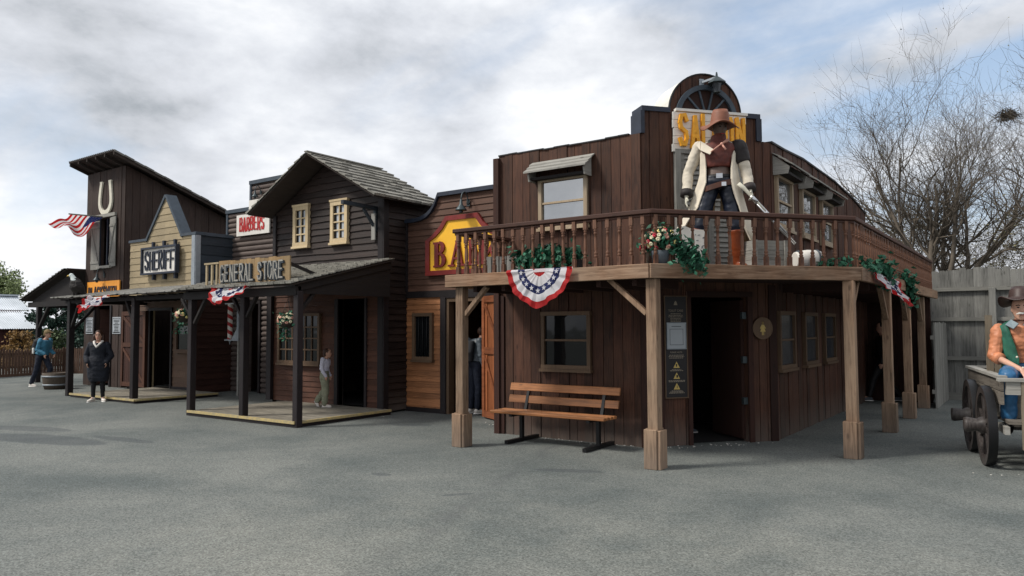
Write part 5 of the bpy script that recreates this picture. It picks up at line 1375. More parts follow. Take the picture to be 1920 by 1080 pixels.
def limb(mb, pts, rad, n=12):
    P = [V(p) for p in pts]; q = [P[0]]; r = [rad[0]]
    for i in range(len(P)-1):
        for k in range(1, 5): q.append(P[i].lerp(P[i+1], k/4)); r.append(rad[i]+(rad[i+1]-rad[i])*k/4)
    mb.tube(q, r, n)
    for p, rr in ((P[0], rad[0]), (P[-1], rad[-1])): mb.ball(p, rr*.98, nu=10, nv=6)
    for p, rr in zip(P[1:-1], rad[1:-1]): mb.ball(p, rr*1.0, nu=10, nv=6)


def hand(mb, wr, d, nrm, side, curl=.4, sc=1.0):
    """palm with four fingers and a side thumb; d along the hand, nrm palm normal"""
    wr, d, nrm = V(wr), V(d).normalized(), V(nrm).normalized(); s = d.cross(nrm).normalized()*side
    mb.loft([(wr, s*.024*sc, nrm*.02*sc), (wr+d*.03*sc, s*.036*sc, nrm*.017*sc), (wr+d*.085*sc, s*.042*sc, nrm*.014*sc), (wr+d*.095*sc, s*.036*sc, nrm*.010*sc)], 12)
    for k, (o, L) in enumerate(((-.031, .066), (-.0105, .076), (.0105, .072), (.031, .056))):
        p = wr+d*.088*sc+s*o*sc; q = d.copy(); pts = [p]
        for j in range(3):
            q = (q*math.cos(curl*(.7+.12*k))+nrm*math.sin(curl*(.7+.12*k))).normalized(); pts.append(pts[-1]+q*L*sc*(.42, .33, .25)[j])
            nrm_ = nrm
        mb.tube(pts, [.0092*sc, .0088*sc, .008*sc, .0065*sc], 8)
    p = wr+d*.03*sc-s*.03*sc; q1 = (d*.6-s*.7+nrm*.3).normalized(); a = p+q1*.035*sc; b = a+(d*.85-s*.15+nrm*.5).normalized()*.034*sc
    mb.tube([p, a, b], [.013*sc, .011*sc, .008*sc], 8)


def head(mb, c, fwd, up, sc=1.0):
    c, fwd, up = V(c), V(fwd).normalized(), V(up).normalized(); s = fwd.cross(up).normalized(); up = s.cross(fwd)
    R_ = []
    for z, rx, ry, oy in ((-.125, .012, .014, .045), (-.115, .036, .034, .04), (-.09, .054, .066, .012), (-.055, .066, .085, -.002), (-.01, .073, .094, -.004), (.035, .076, .099, -.008), (.075, .068, .088, -.01), (.105, .045, .058, -.01), (.118, .012, .015, -.01)):
        R_.append((c+up*z*sc+fwd*oy*sc, s*rx*sc, fwd*ry*sc))
    mb.loft(R_, 18)
    mb.loft([(c+fwd*.082*sc+up*.015*sc, s*.006*sc, up*.006*sc), (c+fwd*.096*sc-up*.012*sc, s*.010*sc, up*.012*sc), (c+fwd*.108*sc-up*.028*sc, s*.013*sc, up*.010*sc), (c+fwd*.085*sc-up*.036*sc, s*.012*sc, up*.006*sc)], 8)
    for k in (-1, 1): mb.ball(c+s*.076*k*sc-up*.01*sc-fwd*.005*sc, (.012*sc, .018*sc, .03*sc), nu=8, nv=6)
    mb.ball(c+fwd*.08*sc-up*.065*sc, (.022*sc, .016*sc, .008*sc), nu=8, nv=5)
    return c, fwd, up, s


def face_bits(root, c, fwd, up, s, sc=1.0, mouth='barber_red', eyecol='black'):
    m = MB()
    for k in (-1, 1): m.ball(c+s*.031*k*sc+fwd*.083*sc+up*.014*sc, (.012*sc, .010*sc, .007*sc), nu=8, nv=5)
    raw(m, 'eyes', eyecol, root)
    m = MB()
    for k in (-1, 1): m.tube([c+s*.014*k*sc+fwd*.094*sc+up*.034*sc, c+s*.034*k*sc+fwd*.09*sc+up*.039*sc, c+s*.05*k*sc+fwd*.075*sc+up*.034*sc], .0045*sc, 6)
    raw(m, 'eyebrows', 'hair_brown', root)
    m = MB(); m.tube([c-s*.024*sc+fwd*.092*sc-up*.063*sc, c+fwd*.1*sc-up*.066*sc, c+s*.024*sc+fwd*.092*sc-up*.063*sc], [.003*sc, .0055*sc, .003*sc], 6); raw(m, 'mouth', mouth, root)


def stand(**kw):
    J = dict(pelvis=(0, 0, .97), chest=(0, .0, 1.24), neck=(0, .02, 1.50), head=(0, -.01, 1.645), shL=(.185, .01, 1.42), shR=(-.185, .01, 1.42), elL=(.25, .03, 1.14), elR=(-.25, .03, 1.14), wrL=(.27, -.05, .88), wrR=(-.27, -.05, .88),
             hipL=(.09, 0, .93), hipR=(-.09, 0, .93), knL=(.105, -.02, .50), knR=(-.105, -.02, .50), anL=(.11, .02, .09), anR=(-.11, .02, .09), toeL=(.14, -.16, .03), toeR=(-.14, -.16, .03))
    J.update(kw); return J


def body(name, label, cat, loc, rz, J, sc=1.0, skin='skin', fwd=(0, -1, 0), up=(0, 0, 1), hd=((0, -.1, -1), (0, -.1, -1)), curl=(.4, .4), voxel=.013, face=True, hsc=1.0, pn=((-1, 0, 0), (1, 0, 0))):
    mb = MB(); torso(mb, J, -.012)
    limb(mb, [V(J['neck'])-Vector((0, 0, .04)), V(J['head'])-V(up)*.06], [.058, .052])
    for s_ in 'LR':
        limb(mb, [J['sh'+s_], J['el'+s_], J['wr'+s_]], [.052, .038, .027]); limb(mb, [J['hip'+s_], J['kn'+s_], J['an'+s_]], [.082, .054, .036])
        mb.tube([J['an'+s_], V(J['an'+s_]).lerp(V(J['toe'+s_]), .5)-Vector((0, 0, .01)), J['toe'+s_]], [.036, .036, .025], 10)
    hand(mb, J['wrL'], hd[0], pn[0], 1, curl[0]); hand(mb, J['wrR'], hd[1], pn[1], -1, curl[1])
    c, f, u, s = head(mb, J['head'], fwd, up, hsc)
    b = solid(mb, name, skin, None, voxel, 2); b.location = loc; b.rotation_euler = (0, 0, rz); b.scale = (sc,)*3
    tag(b, label, cat)
    if face: face_bits(b, c, f, u, s, hsc)
    b['_'] = 0; del b['_']
    return b, (c, f, u, s)


def shoes(root, J, mat='shoe_white', sole='shoe_sole', r=.045, name='shoe'):
    for s_ in 'LR':
        a, t = V(J['an'+s_]), V(J['toe'+s_]); d = (t-a); d.z = 0 if abs(a.z-.09) < .03 else d.z; d.normalize(); m = MB()
        heel = a-d*.05+Vector((0, 0, -.045)); up = Vector((0, 0, 1)) if abs(d.z) < .4 else d.cross(d.cross(Vector((0, 0, 1)))).normalized()*-1; sd = d.cross(up).normalized()
        m.loft([(heel-d*.02, sd*.02, up*.025), (heel+d*.02, sd*.036, up*.045), (heel+d*.08+up*.005, sd*.042, up*.05), (heel+d*.16-up*.005, sd*.048, up*.035), (heel+d*.22-up*.012, sd*.042, up*.024), (heel+d*.255-up*.016, sd*.02, up*.014)], 14)
        m.tube([a+Vector((0, 0, -.02)), a+Vector((0, 0, .03))], [.046, .042], 12)
        o = solid(m, name, mat, root, .008, 2)
        if sole:
            m = MB(); b = heel-up*.042; m.loft([(b-d*.035, sd*.01, up*.012), (b, sd*.036, up*.014), (b+d*.1, sd*.04, up*.013), (b+d*.18, sd*.048, up*.012), (b+d*.25, sd*.03, up*.012), (b+d*.27, sd*.01, up*.008)], 12); so = raw(m, 'sole', sole, o)


def trousers(root, J, mat, r=(.1, .075, .06), name='trousers', voxel=.014, wr=.008):
    m = MB(); torso(m, J, .012, -1, .25)
    for s_ in 'LR':
        a = V(J['an'+s_]); k = V(J['kn'+s_]); limb(m, [J['hip'+s_], k, a+(k-a)*.06], [r[0], r[1], r[2]])
    return solid(m, name, mat, root, voxel, 3, wr)


def jacket(root, J, mat, inf=.03, hem=0.0, sl=(.07, .058, .045), name='jacket', wr=.008, voxel=.014, skirt=None, cuff=1.0):
    m = MB(); torso(m, J, inf, hem, .93)
    if skirt: m.loft([(V(a), V(rx), V(ry)) for a, rx, ry in skirt], 20)
    for s_ in 'LR':
        e, w = V(J['el'+s_]), V(J['wr'+s_]); limb(m, [J['sh'+s_], e, e.lerp(w, cuff)], sl)
    return solid(m, name, mat, root, voxel, 3, wr)


def hat(root, c, up, fwd, mat, sc=1.0, brim=.19, tilt=0.0, droop=.05, crown=.13, name='hat', wave=.02):
    c, up, fwd = V(c), V(up).normalized(), V(fwd).normalized(); s = fwd.cross(up).normalized(); up = s.cross(fwd)
    m = MB(); n = 40; rows = []
    prof = [(.0, crown-.012), (.05, crown-.005), (.075, crown*.97), (.088, crown*.75), (.098, .03), (.104, .004), (.13, -.002), (.16, -.008), (brim, -.012)]
    vs = []
    for k, (r, z) in enumerate(prof):
        for j in range(n):
            t = 2*PI*j/n; rr = r*sc; out = max(0, (r-.104)/(brim-.104)); zz = z-out*droop*(1+.5*math.cos(2*t))-wave*out*math.sin(3*t+1)
            if z > .6*crown: zz -= .022*math.exp(-(math.cos(t)*r/.03)**2) if r < .07 else 0
            vs.append(c+s*(rr*math.cos(t))*.93+fwd*(rr*math.sin(t))*1.1+up*zz*sc)
    K = len(prof); fs = [(i*n+j, i*n+(j+1) % n, (i+1)*n+(j+1) % n, (i+1)*n+j) for i in range(K-1) for j in range(n)]
    m.add(vs, fs, 0, .5, True); o = raw(m, name, mat, root)
    so = o.modifiers.new('s', 'SOLIDIFY'); so.thickness = .009; so.offset = -1
    b = MB(); b.loft([(c+up*(.012)*sc, s*.101*sc*.93, fwd*.101*sc*1.1), (c+up*.04*sc, s*.099*sc*.93, fwd*.099*sc*1.1)], 32, caps=False); raw(b, 'hat_band', 'leather' if mat != 'hat_dark' else 'hat_brown', o)
    return o


def coat_shell(root, levels, mats, name='coat', th=.014, folds=.012, n=44, slit=None):
    """open fronted long coat: levels (z, cx, cy, rx, ry, gapL, gapR degrees)"""
    m = MB(); outer, inner = [], []
    for k, (z, cx, cy, rx, ry, g0, g1) in enumerate(levels):
        a, b = R(-90+g1), R(270-g0)
        for j in range(n+1):
            t = a+(b-a)*j/n; f = 1+folds*(math.sin(t*9+k*.4)+.5*math.sin(t*17+k*.9+1)+.5*noise.noise(Vector((t*3, k*.8, 2))))*min(1, k/4)/max(rx, .1)*.8
            outer.append((cx+rx*f*math.cos(t), cy+ry*f*math.sin(t), z)); inner.append((cx+(rx*f-th)*math.cos(t), cy+(ry*f-th)*math.sin(t), z+(.004 if k == 0 else 0)))
    K = len(levels); w = n+1
    sl = slit or [0]*K
    q = [(i*w+j, i*w+j+1, (i+1)*w+j+1, (i+1)*w+j) for i in range(K-1) for j in range(n) if abs(j+.5-n/2)/n*250 >= sl[i]]
    m.add(outer+inner, q, 0, .5, True); b0 = K*w
    m.f.extend([tuple(b0+x for x in f) for f in q]); m.m.extend([1]*len(q)); m.r.extend([.5]*len(q)); m.sm.extend([True]*len(q))
    e = [(i*w, (i+1)*w, b0+(i+1)*w, b0+i*w) for i in range(K-1)]+[(i*w+n, (i+1)*w+n, b0+(i+1)*w+n, b0+i*w+n) for i in range(K-1)]+[((K-1)*w+j, (K-1)*w+j+1, b0+(K-1)*w+j+1, b0+(K-1)*w+j) for j in range(n)]+[(j, j+1, b0+j+1, b0+j) for j in range(n)]
    m.f.extend(e); m.m.extend([0]*len(e)); m.r.extend([.5]*len(e)); m.sm.extend([False]*len(e))
    return raw(m, name, mats, root)


def people():
    # woman in a dark coat
    J = stand(wrR=(-.215, -.10, .99), wrL=(.215, -.10, .99), elR=(-.29, .03, 1.13), elL=(.29, .03, 1.13), anR=(-.10, .0, .09), anL=(.12, 0, .09), knR=(-.1, -.01, .5), knL=(.11, -.01, .5), toeR=(-.15, -.15, .03), toeL=(.2, -.14, .03))
    b, (c, f, u, s) = body('person', 'person standing in long dark navy coat, black leggings and white trainers', 'person', (-18.15, 8.62, 0), R(48), J, .94, hsc=1.02, voxel=.014)
    trousers(b, J, 'legging', (.1, .068, .045)); shoes(b, J)
    jacket(b, J, 'coat_navy', .055, -.1, (.078, .07, .066), wr=.009, skirt=[((0, .01, .97), (.24, 0, 0), (0, .18, 0)), ((0, .02, .8), (.26, 0, 0), (0, .19, 0)), ((.0, .02, .6), (.25, 0, 0), (0, .18, 0)), ((.02, .02, .50), (.22, 0, 0), (0, .16, 0))], name='coat')
    m = MB(); m.tube([(-.1, -.03, 1.5), (-.06, -.12, 1.44), (0, -.17, 1.36), (.06, -.12, 1.44), (.1, -.03, 1.5), (0, .08, 1.52), (-.1, -.03, 1.5)], .03, 8); solid(m, 'white_collar', 'sign_white', b, .01, 2)
    m = MB(); m.ball(c+Vector((0, .03, .04)), (.098, .112, .11)); m.ball(c+Vector((-.105, .02, -.12)), (.05, .05, .16)); m.ball(c+Vector((.095, .03, -.08)), (.04, .05, .13)); m.ball(c+Vector((0, .08, -.08)), (.09, .06, .14))
    cut = solid(m, 'hair', 'hair_brown', b, .01, 2, .006, 25)
    # walker in a blue jacket with backpack
    J = stand(chest=(0, -.05, 1.23), neck=(0, -.12, 1.47), head=(0, -.19, 1.60), shL=(.17, -.10, 1.40), shR=(-.17, -.10, 1.40), elL=(.22, -.04, 1.12), elR=(-.22, -.04, 1.12), wrL=(.18, -.24, 1.0), wrR=(-.18, -.26, 1.0), pelvis=(0, .02, .95), knL=(.1, -.2, .55), anL=(.1, -.14, .12), toeL=(.1, -.32, .06), knR=(-.1, .10, .5), anR=(-.1, .28, .10), toeR=(-.1, .12, .03))
    b, (c, f, u, s) = body('person', 'person walking with blue jacket, tan cap and dark backpack left of the lean-to', 'person', (-24.25, 9.9, 0), R(112), J, .98, fwd=(0, -1, -.15), voxel=.016)
    trousers(b, J, 'denim_dark', (.1, .08, .065)); shoes(b, J); jacket(b, J, 'jacket_blue', .045, -.02, (.075, .065, .05), wr=.014)
    m = MB(); m.loft([((0, .19, .96), (.13, 0, 0), (0, .07, .02)), ((0, .20, 1.12), (.17, 0, 0), (0, .13, .03)), ((0, .14, 1.38), (.15, 0, 0), (0, .12, .03)), ((0, .06, 1.48), (.07, 0, 0), (0, .06, .02))], 16); solid(m, 'backpack', 'pack', b, .014, 2, .008)
    m = MB(); m.lathe([(.03, 0), (.033, .02), (.033, .15), (.02, .18)], (-.19, .14, 1.0), 12); raw(m, 'bottle', 'sign_white', b)
    m = MB(); m.ball(c+Vector((0, .02, .04)), (.094, .112, .098)); m.ball(c+Vector((0, .06, -.02)), (.085, .07, .08)); m.loft([(c+Vector((0, -.07, .06)), (.07, 0, 0), (0, .012, .008)), (c+Vector((0, -.19, .04)), (.05, 0, 0), (0, .012, .008))], 12); solid(m, 'cap', 'cap_tan', b, .01, 2)
    m = MB(); m.tube([(-.09, -.04, 1.47), (0, .03, 1.52), (.09, -.04, 1.47)], .045, 8); solid(m, 'hood', 'collar_dark', b, .012, 2)
    # child by the store door
    J = stand(chest=(0, -.02, 1.23), neck=(0, -.03, 1.47), head=(0, -.09, 1.60), elR=(-.21, .04, 1.14), wrR=(-.2, -.08, .93), elL=(.22, .02, 1.14), wrL=(.21, -.12, .92), knR=(-.09, -.05, .5), anR=(-.09, -.03, .09), toeR=(-.1, -.2, .03), knL=(.1, .0, .5), anL=(.1, .24, .16), toeL=(.1, .16, .02))
    b, (c, f, u, s) = body('person', 'child in lavender top and olive cargo trousers stepping towards the store door', 'person', (-11.93, 10.13, .1), R(126), J, .68, hsc=1.15, skin='skin', voxel=.015)
    trousers(b, J, 'cargo', (.125, .108, .092), wr=.016); shoes(b, J); jacket(b, J, 'lavender', .035, .1, (.072, .06, .05), wr=.014)
    m = MB(); m.ball(c+Vector((0, .03, .04)), (.1, .115, .105)); m.ball(c+Vector((0, .07, -.03)), (.09, .07, .09)); solid(m, 'hair', 'hair_brown', b, .01, 2, .006, 25)
    # visitor inside the bank door
    J = stand(chest=(0, -.06, 1.23), neck=(0, -.14, 1.47), head=(0, -.22, 1.58))
    b, (c, f, u, s) = body('person', 'person in dark jacket and jeans just inside the bank doorway, back turned', 'person', (-9.12, 11.5, 0.01), R(165), J, 1.0, face=True, voxel=.018)
    trousers(b, J, 'denim_dark'); shoes(b, J); jacket(b, J, 'pot_grey', .04, 0, (.075, .062, .05), wr=.01)
    m = MB(); m.loft([((0, .16, 1.02), (.14, 0, 0), (0, .07, .0)), ((0, .18, 1.2), (.17, 0, 0), (0, .1, .0)), ((0, .12, 1.42), (.14, 0, 0), (0, .08, .0))], 16); solid(m, 'backpack', 'pack', b, .014, 2)
    m = MB(); m.ball(c+Vector((0, .03, .03)), (.088, .104, .10)); solid(m, 'hair', 'hair_brown', b, .012, 2)
    # visitor inside the saloon doorway
    J = stand(knL=(.1, -.12, .5), anL=(.1, -.2, .1), toeL=(.1, -.36, .04), anR=(-.1, .2, .1), toeR=(-.1, .04, .03))
    b, (c, f, u, s) = body('person', 'person in grey shirt and striped track trousers inside the dark saloon doorway', 'person', (-4.72, 11.05, 0.01), R(130), J, .88, voxel=.018)
    trousers(b, J, 'denim_dark'); shoes(b, J, 'pot_grey'); jacket(b, J, 'pot_grey', .02, .05, (.062, .05, .042))
    m = MB(); m.tube([V(J['hipL'])+Vector((.1, 0, 0)), V(J['knL'])+Vector((.082, 0, 0)), V(J['anL'])+Vector((.07, 0, .05))], .008, 6); raw(m, 'stripe', 'paper', b)
    m = MB(); m.ball(c+Vector((0, .03, .03)), (.088, .104, .10)); solid(m, 'hair', 'hair_brown', b, .012, 2)
    # walker in the dark passage
    J = stand(knL=(.1, -.2, .52), anL=(.1, -.3, .12), toeL=(.1, -.45, .08), anR=(-.1, .34, .12), toeR=(-.1, .2, .03), knR=(-.1, .1, .48))
    b, (c, f, u, s) = body('person', 'person in black walking through the dark passage beside the saloon', 'person', (-2.9, 18.2, 0), R(-75), J, 1.0, voxel=.018)
    trousers(b, J, 'black'); shoes(b, J, 'pot_grey', 'shoe_sole'); jacket(b, J, 'black', .03, 0, (.07, .058, .045))
    m = MB(); m.ball(c+Vector((0, .03, .03)), (.088, .104, .10)); solid(m, 'hair', 'black', b, .012, 2)


def cowboy():
    J = stand(pelvis=(0, 0, .98), shL=(.215, .01, 1.43), shR=(-.215, .01, 1.43), elR=(-.335, .03, 1.13), wrR=(-.36, -.05, .86), elL=(.30, .02, 1.14), wrL=(.33, -.09, .89), head=(.02, -.06, 1.63), neck=(0, 0, 1.5),
              hipL=(.10, 0, .94), hipR=(-.10, 0, .94), knR=(-.215, -.06, .52), anR=(-.32, .02, .09), toeR=(-.40, -.14, .03), knL=(.17, -.04, .5), anL=(.20, .02, .09), toeL=(.24, -.16, .03))
    b, (c, f, u, s) = body('cowboy_statue', 'painted cowboy statue in wide hat and long pale duster holding a rifle on the balcony', 'statue', (-3.52, 9.80, 2.435), R(24), J, 1.2, 'skin_dark', fwd=(.35, -1, -.28), up=(.05, -.3, 1), hd=((.25, -.55, -1), (-.05, -.2, -1)), curl=(.75, .35), voxel=.011, face=True)
    trousers(b, J, 'jeans', (.102, .082, .066), 'jeans', .011, .006)
    for s_ in 'LR':
        m = MB(); a, k, t = V(J['an'+s_]), V(J['kn'+s_]), V(J['toe'+s_]); tp = a.lerp(k, .92)
        m.tube([a+Vector((0, 0, -.02)), a.lerp(k, .4), tp], [.06, .078, .09], 14); d = (t-a); d.z = 0; d.normalize(); sd = d.cross(Vector((0, 0, 1)))
        h = Vector((a.x, a.y, .045)); m.loft([(h-d*.06, sd*.02, (0, 0, .03)), (h-d*.02, sd*.045, (0, 0, .05)), (h+d*.08, sd*.052, (0, 0, .048)), (h+d*.17, sd*.05, (0, 0, .036)), (h+d*.24-Vector((0, 0, .01)), sd*.02, (0, 0, .018))], 14)
        solid(m, 'boot', 'boot_red', b, .01, 3, .004)
    m = MB(); torso(m, J, .018, .22, .93); m.tube([(0, -.02, 1.44), (0, -.02, 1.55)], [.09, .075], 14); solid(m, 'vest', 'vest_red', b, .011, 3, .006)
    m = MB(); m.loft([((0, 0, 1.045), (.163, 0, 0), (0, .122, 0)), ((0, 0, 1.09), (.158, 0, 0), (0, .118, 0))], 30); raw(m, 'belt', 'black', b)
    m = MB(); m.box((-.035, -.135, 1.04), (.035, -.118, 1.095)); m.box((-.022, -.138, 1.052), (.022, -.13, 1.083)); raw(m, 'buckle', 'steel', b)
    m = MB(); n = 28; r1 = []
    for i in range(n):
        t = 2*PI*i/n; x = .195*math.cos(t); y = .148*math.sin(t); r1.append((x, y, .965+.05*math.cos(t)+.0))
    m.tube(r1+[r1[0]], .006, 6)
    for i in range(n):
        a_, b_ = V(r1[i]), V(r1[(i+1) % n]); m.add([a_+Vector((0, 0, -.032)), b_+Vector((0, 0, -.032)), b_+Vector((0, 0, .032)), a_+Vector((0, 0, .032)), a_*1.0+Vector((a_.x*.05, a_.y*.05, .03)), b_+Vector((b_.x*.05, b_.y*.05, .03)), b_+Vector((b_.x*.05, b_.y*.05, -.03)), a_+Vector((a_.x*.05, a_.y*.05, -.03))], [(0, 1, 2, 3), (7, 6, 5, 4), (3, 2, 5, 4), (0, 1, 6, 7)])
    m.box((-.21, -.06, .74), (-.165, .03, .96)); raw(m, 'gun_belt', 'leather', b)
    m = MB(); m.box((.02, -.165, .945), (.07, -.15, .99)); raw(m, 'buckle', 'steel', b)
    # duster: panels, sleeves, dark shoulder collar
    lv = [(1.50, 0, .02, .10, .09, 62, 62), (1.46, 0, .02, .17, .115, 52, 58), (1.41, 0, .02, .212, .135, 50, 56), (1.3, 0, .015, .208, .145, 48, 46), (1.15, 0, .01, .205, .148, 46, 40), (1.0, 0, .01, .23, .165, 40, 34), (.86, -.01, .02, .27, .18, 44, 38), (.72, -.015, .03, .31, .2, 48, 44), (.58, -.04, .035, .375, .225, 56, 50), (.46, -.06, .04, .425, .24, 60, 56), (.34, -.08, .04, .46, .25, 64, 62)]
    coat_shell(b, lv, ['duster', 'duster_in'], 'duster_coat', folds=.016, slit=[0]*6+[8, 34, 48, 52, 52][:len(lv)-6])
    m = MB()
    for s_ in 'LR':
        e, w = V(J['el'+s_]), V(J['wr'+s_]); limb(m, [V(J['sh'+s_])+Vector((0, 0, .0)), e, e.lerp(w, .8)], [.07, .064, .056])
    solid(m, 'sleeves', 'duster', b, .011, 3, .009, 9)
    for s_ in 'LR':
        m = MB(); e, w = V(J['el'+s_]), V(J['wr'+s_]); m.tube([e.lerp(w, .74), e.lerp(w, .99)], [.069, .07], 16); raw(m, 'cuff', 'collar_dark', b)
    m = MB(); m.loft([((.0, .03, 1.42), (.2, 0, 0), (0, .11, 0)), ((.0, .03, 1.475), (.16, 0, 0), (0, .1, 0)), ((0, .04, 1.52), (.09, 0, 0), (0, .08, 0))], 20); m.ball((.222, .02, 1.40), (.105, .11, .105)); m.tube([(.222, .02, 1.40), (.25, .03, 1.30), (.272, .027, 1.23)], [.104, .1, .088], 14); solid(m, 'shoulder_cape', 'collar_dark', b, .012, 3, .006)
    # lapel, neckerchief ties
    m = MB(); m.add([(-.19, -.10, 1.47), (-.06, -.15, 1.36), (-.10, -.165, 1.30), (-.2, -.13, 1.36)], [(0, 1, 2, 3)]); m.add([(-.19, -.10, 1.475), (-.2, -.13, 1.365), (-.24, -.07, 1.44)], [(0, 1, 2)]); o = raw(m, 'lapel', 'duster', b); so = o.modifiers.new('s', 'SOLIDIFY'); so.thickness = .012
    m = MB(); m.tube([(-.09, -.17, 1.33), (0.0, -.165, 1.40), (.03, -.155, 1.42)], .008, 6); m.ball((.03, -.16, 1.42), .018); m.tube([(.03, -.16, 1.42), (.10, -.16, 1.46)], [.012, .02], 6); m.tube([(.03, -.16, 1.42), (.07, -.17, 1.35)], [.01, .012], 6); raw(m, 'scarf_tie', 'petal_pink', b)
    m = MB(); m.loft([((.0, -.01, 1.47), (.10, 0, 0), (0, .09, 0)), ((.01, -.03, 1.53), (.082, 0, 0), (0, .085, 0)), ((.015, -.06, 1.55), (.07, 0, 0), (0, .075, 0))], 18); solid(m, 'neckerchief', 'vest_red', b, .01, 2, .006)
    hat(b, c+u*.04, u+Vector((0.0, .15, 0)), f+Vector((0, 0, .15)), 'hat_brown', 1.02, .215, 0, .03, .15, wave=.03)
    b.data.materials.append(MATS['bone'])
    for p in b.data.polygons:
        if p.center.z < 1.0: p.material_index = 1
    # rifle held in the left hand
    T = thing('rifle', 'double barrelled silver rifle pointing down in the statue\'s hand', 'rifle', (0, 0, 0))
    mw = b.matrix_basis.copy() if False else Matrix.LocRotScale(b.location, b.rotation_euler, b.scale)
    h = mw @ V(J['wrL']); h = h+Vector((.06, -.05, -.12)); T.location = h
    dr = (Vector((math.cos(R(30)), math.sin(R(30)), 0))*.68+Vector((0, 0, -.80))).normalized()
    up = dr.orthogonal().normalized()
    m = MB()
    for k in (-.013, .013): m.tube([h+dr*.02+up*k, h+dr*.80+up*k], .014, 10)
    m.build('barrel', 'steel', T)
    m = MB(); m.loft([(h-dr*.30-Vector((0, 0, .02)), up*.03, dr.cross(up)*.018), (h-dr*.2, up*.03, dr.cross(up)*.018), (h-dr*.06, up*.02, dr.cross(up)*.018), (h+dr*.04, up*.026, dr.cross(up)*.02), (h+dr*.22, up*.02, dr.cross(up)*.018)], 12); m.build('stock', 'bone', T)
    m = MB(); m.loft([(h-dr*.05, up*.027, dr.cross(up)*.024), (h+dr*.07, up*.03, dr.cross(up)*.024)], 10); m.build('receiver', 'steel', T)


def sit(**kw):
    J = dict(pelvis=(0, .05, .1), chest=(0, .03, .38), neck=(0, 0, .64), head=(0, -.05, .775), shL=(.2, .0, .56), shR=(-.2, .0, .56), elL=(.26, -.03, .28), elR=(-.26, -.03, .28), wrL=(.09, -.27, .16), wrR=(-.09, -.27, .16),
             hipL=(.1, 0, .08), hipR=(-.1, 0, .08), knL=(.15, -.42, .08), knR=(-.15, -.42, .08), anL=(.15, -.40, -.36), anR=(-.15, -.40, -.36), toeL=(.17, -.58, -.43), toeR=(-.17, -.58, -.43)); J.update(kw); return J


WO = Vector((-.59, 10.73, 0)); WA = Vector((-.2, .98, 0)).normalized(); WB = Vector((.98, .2, 0)).normalized()


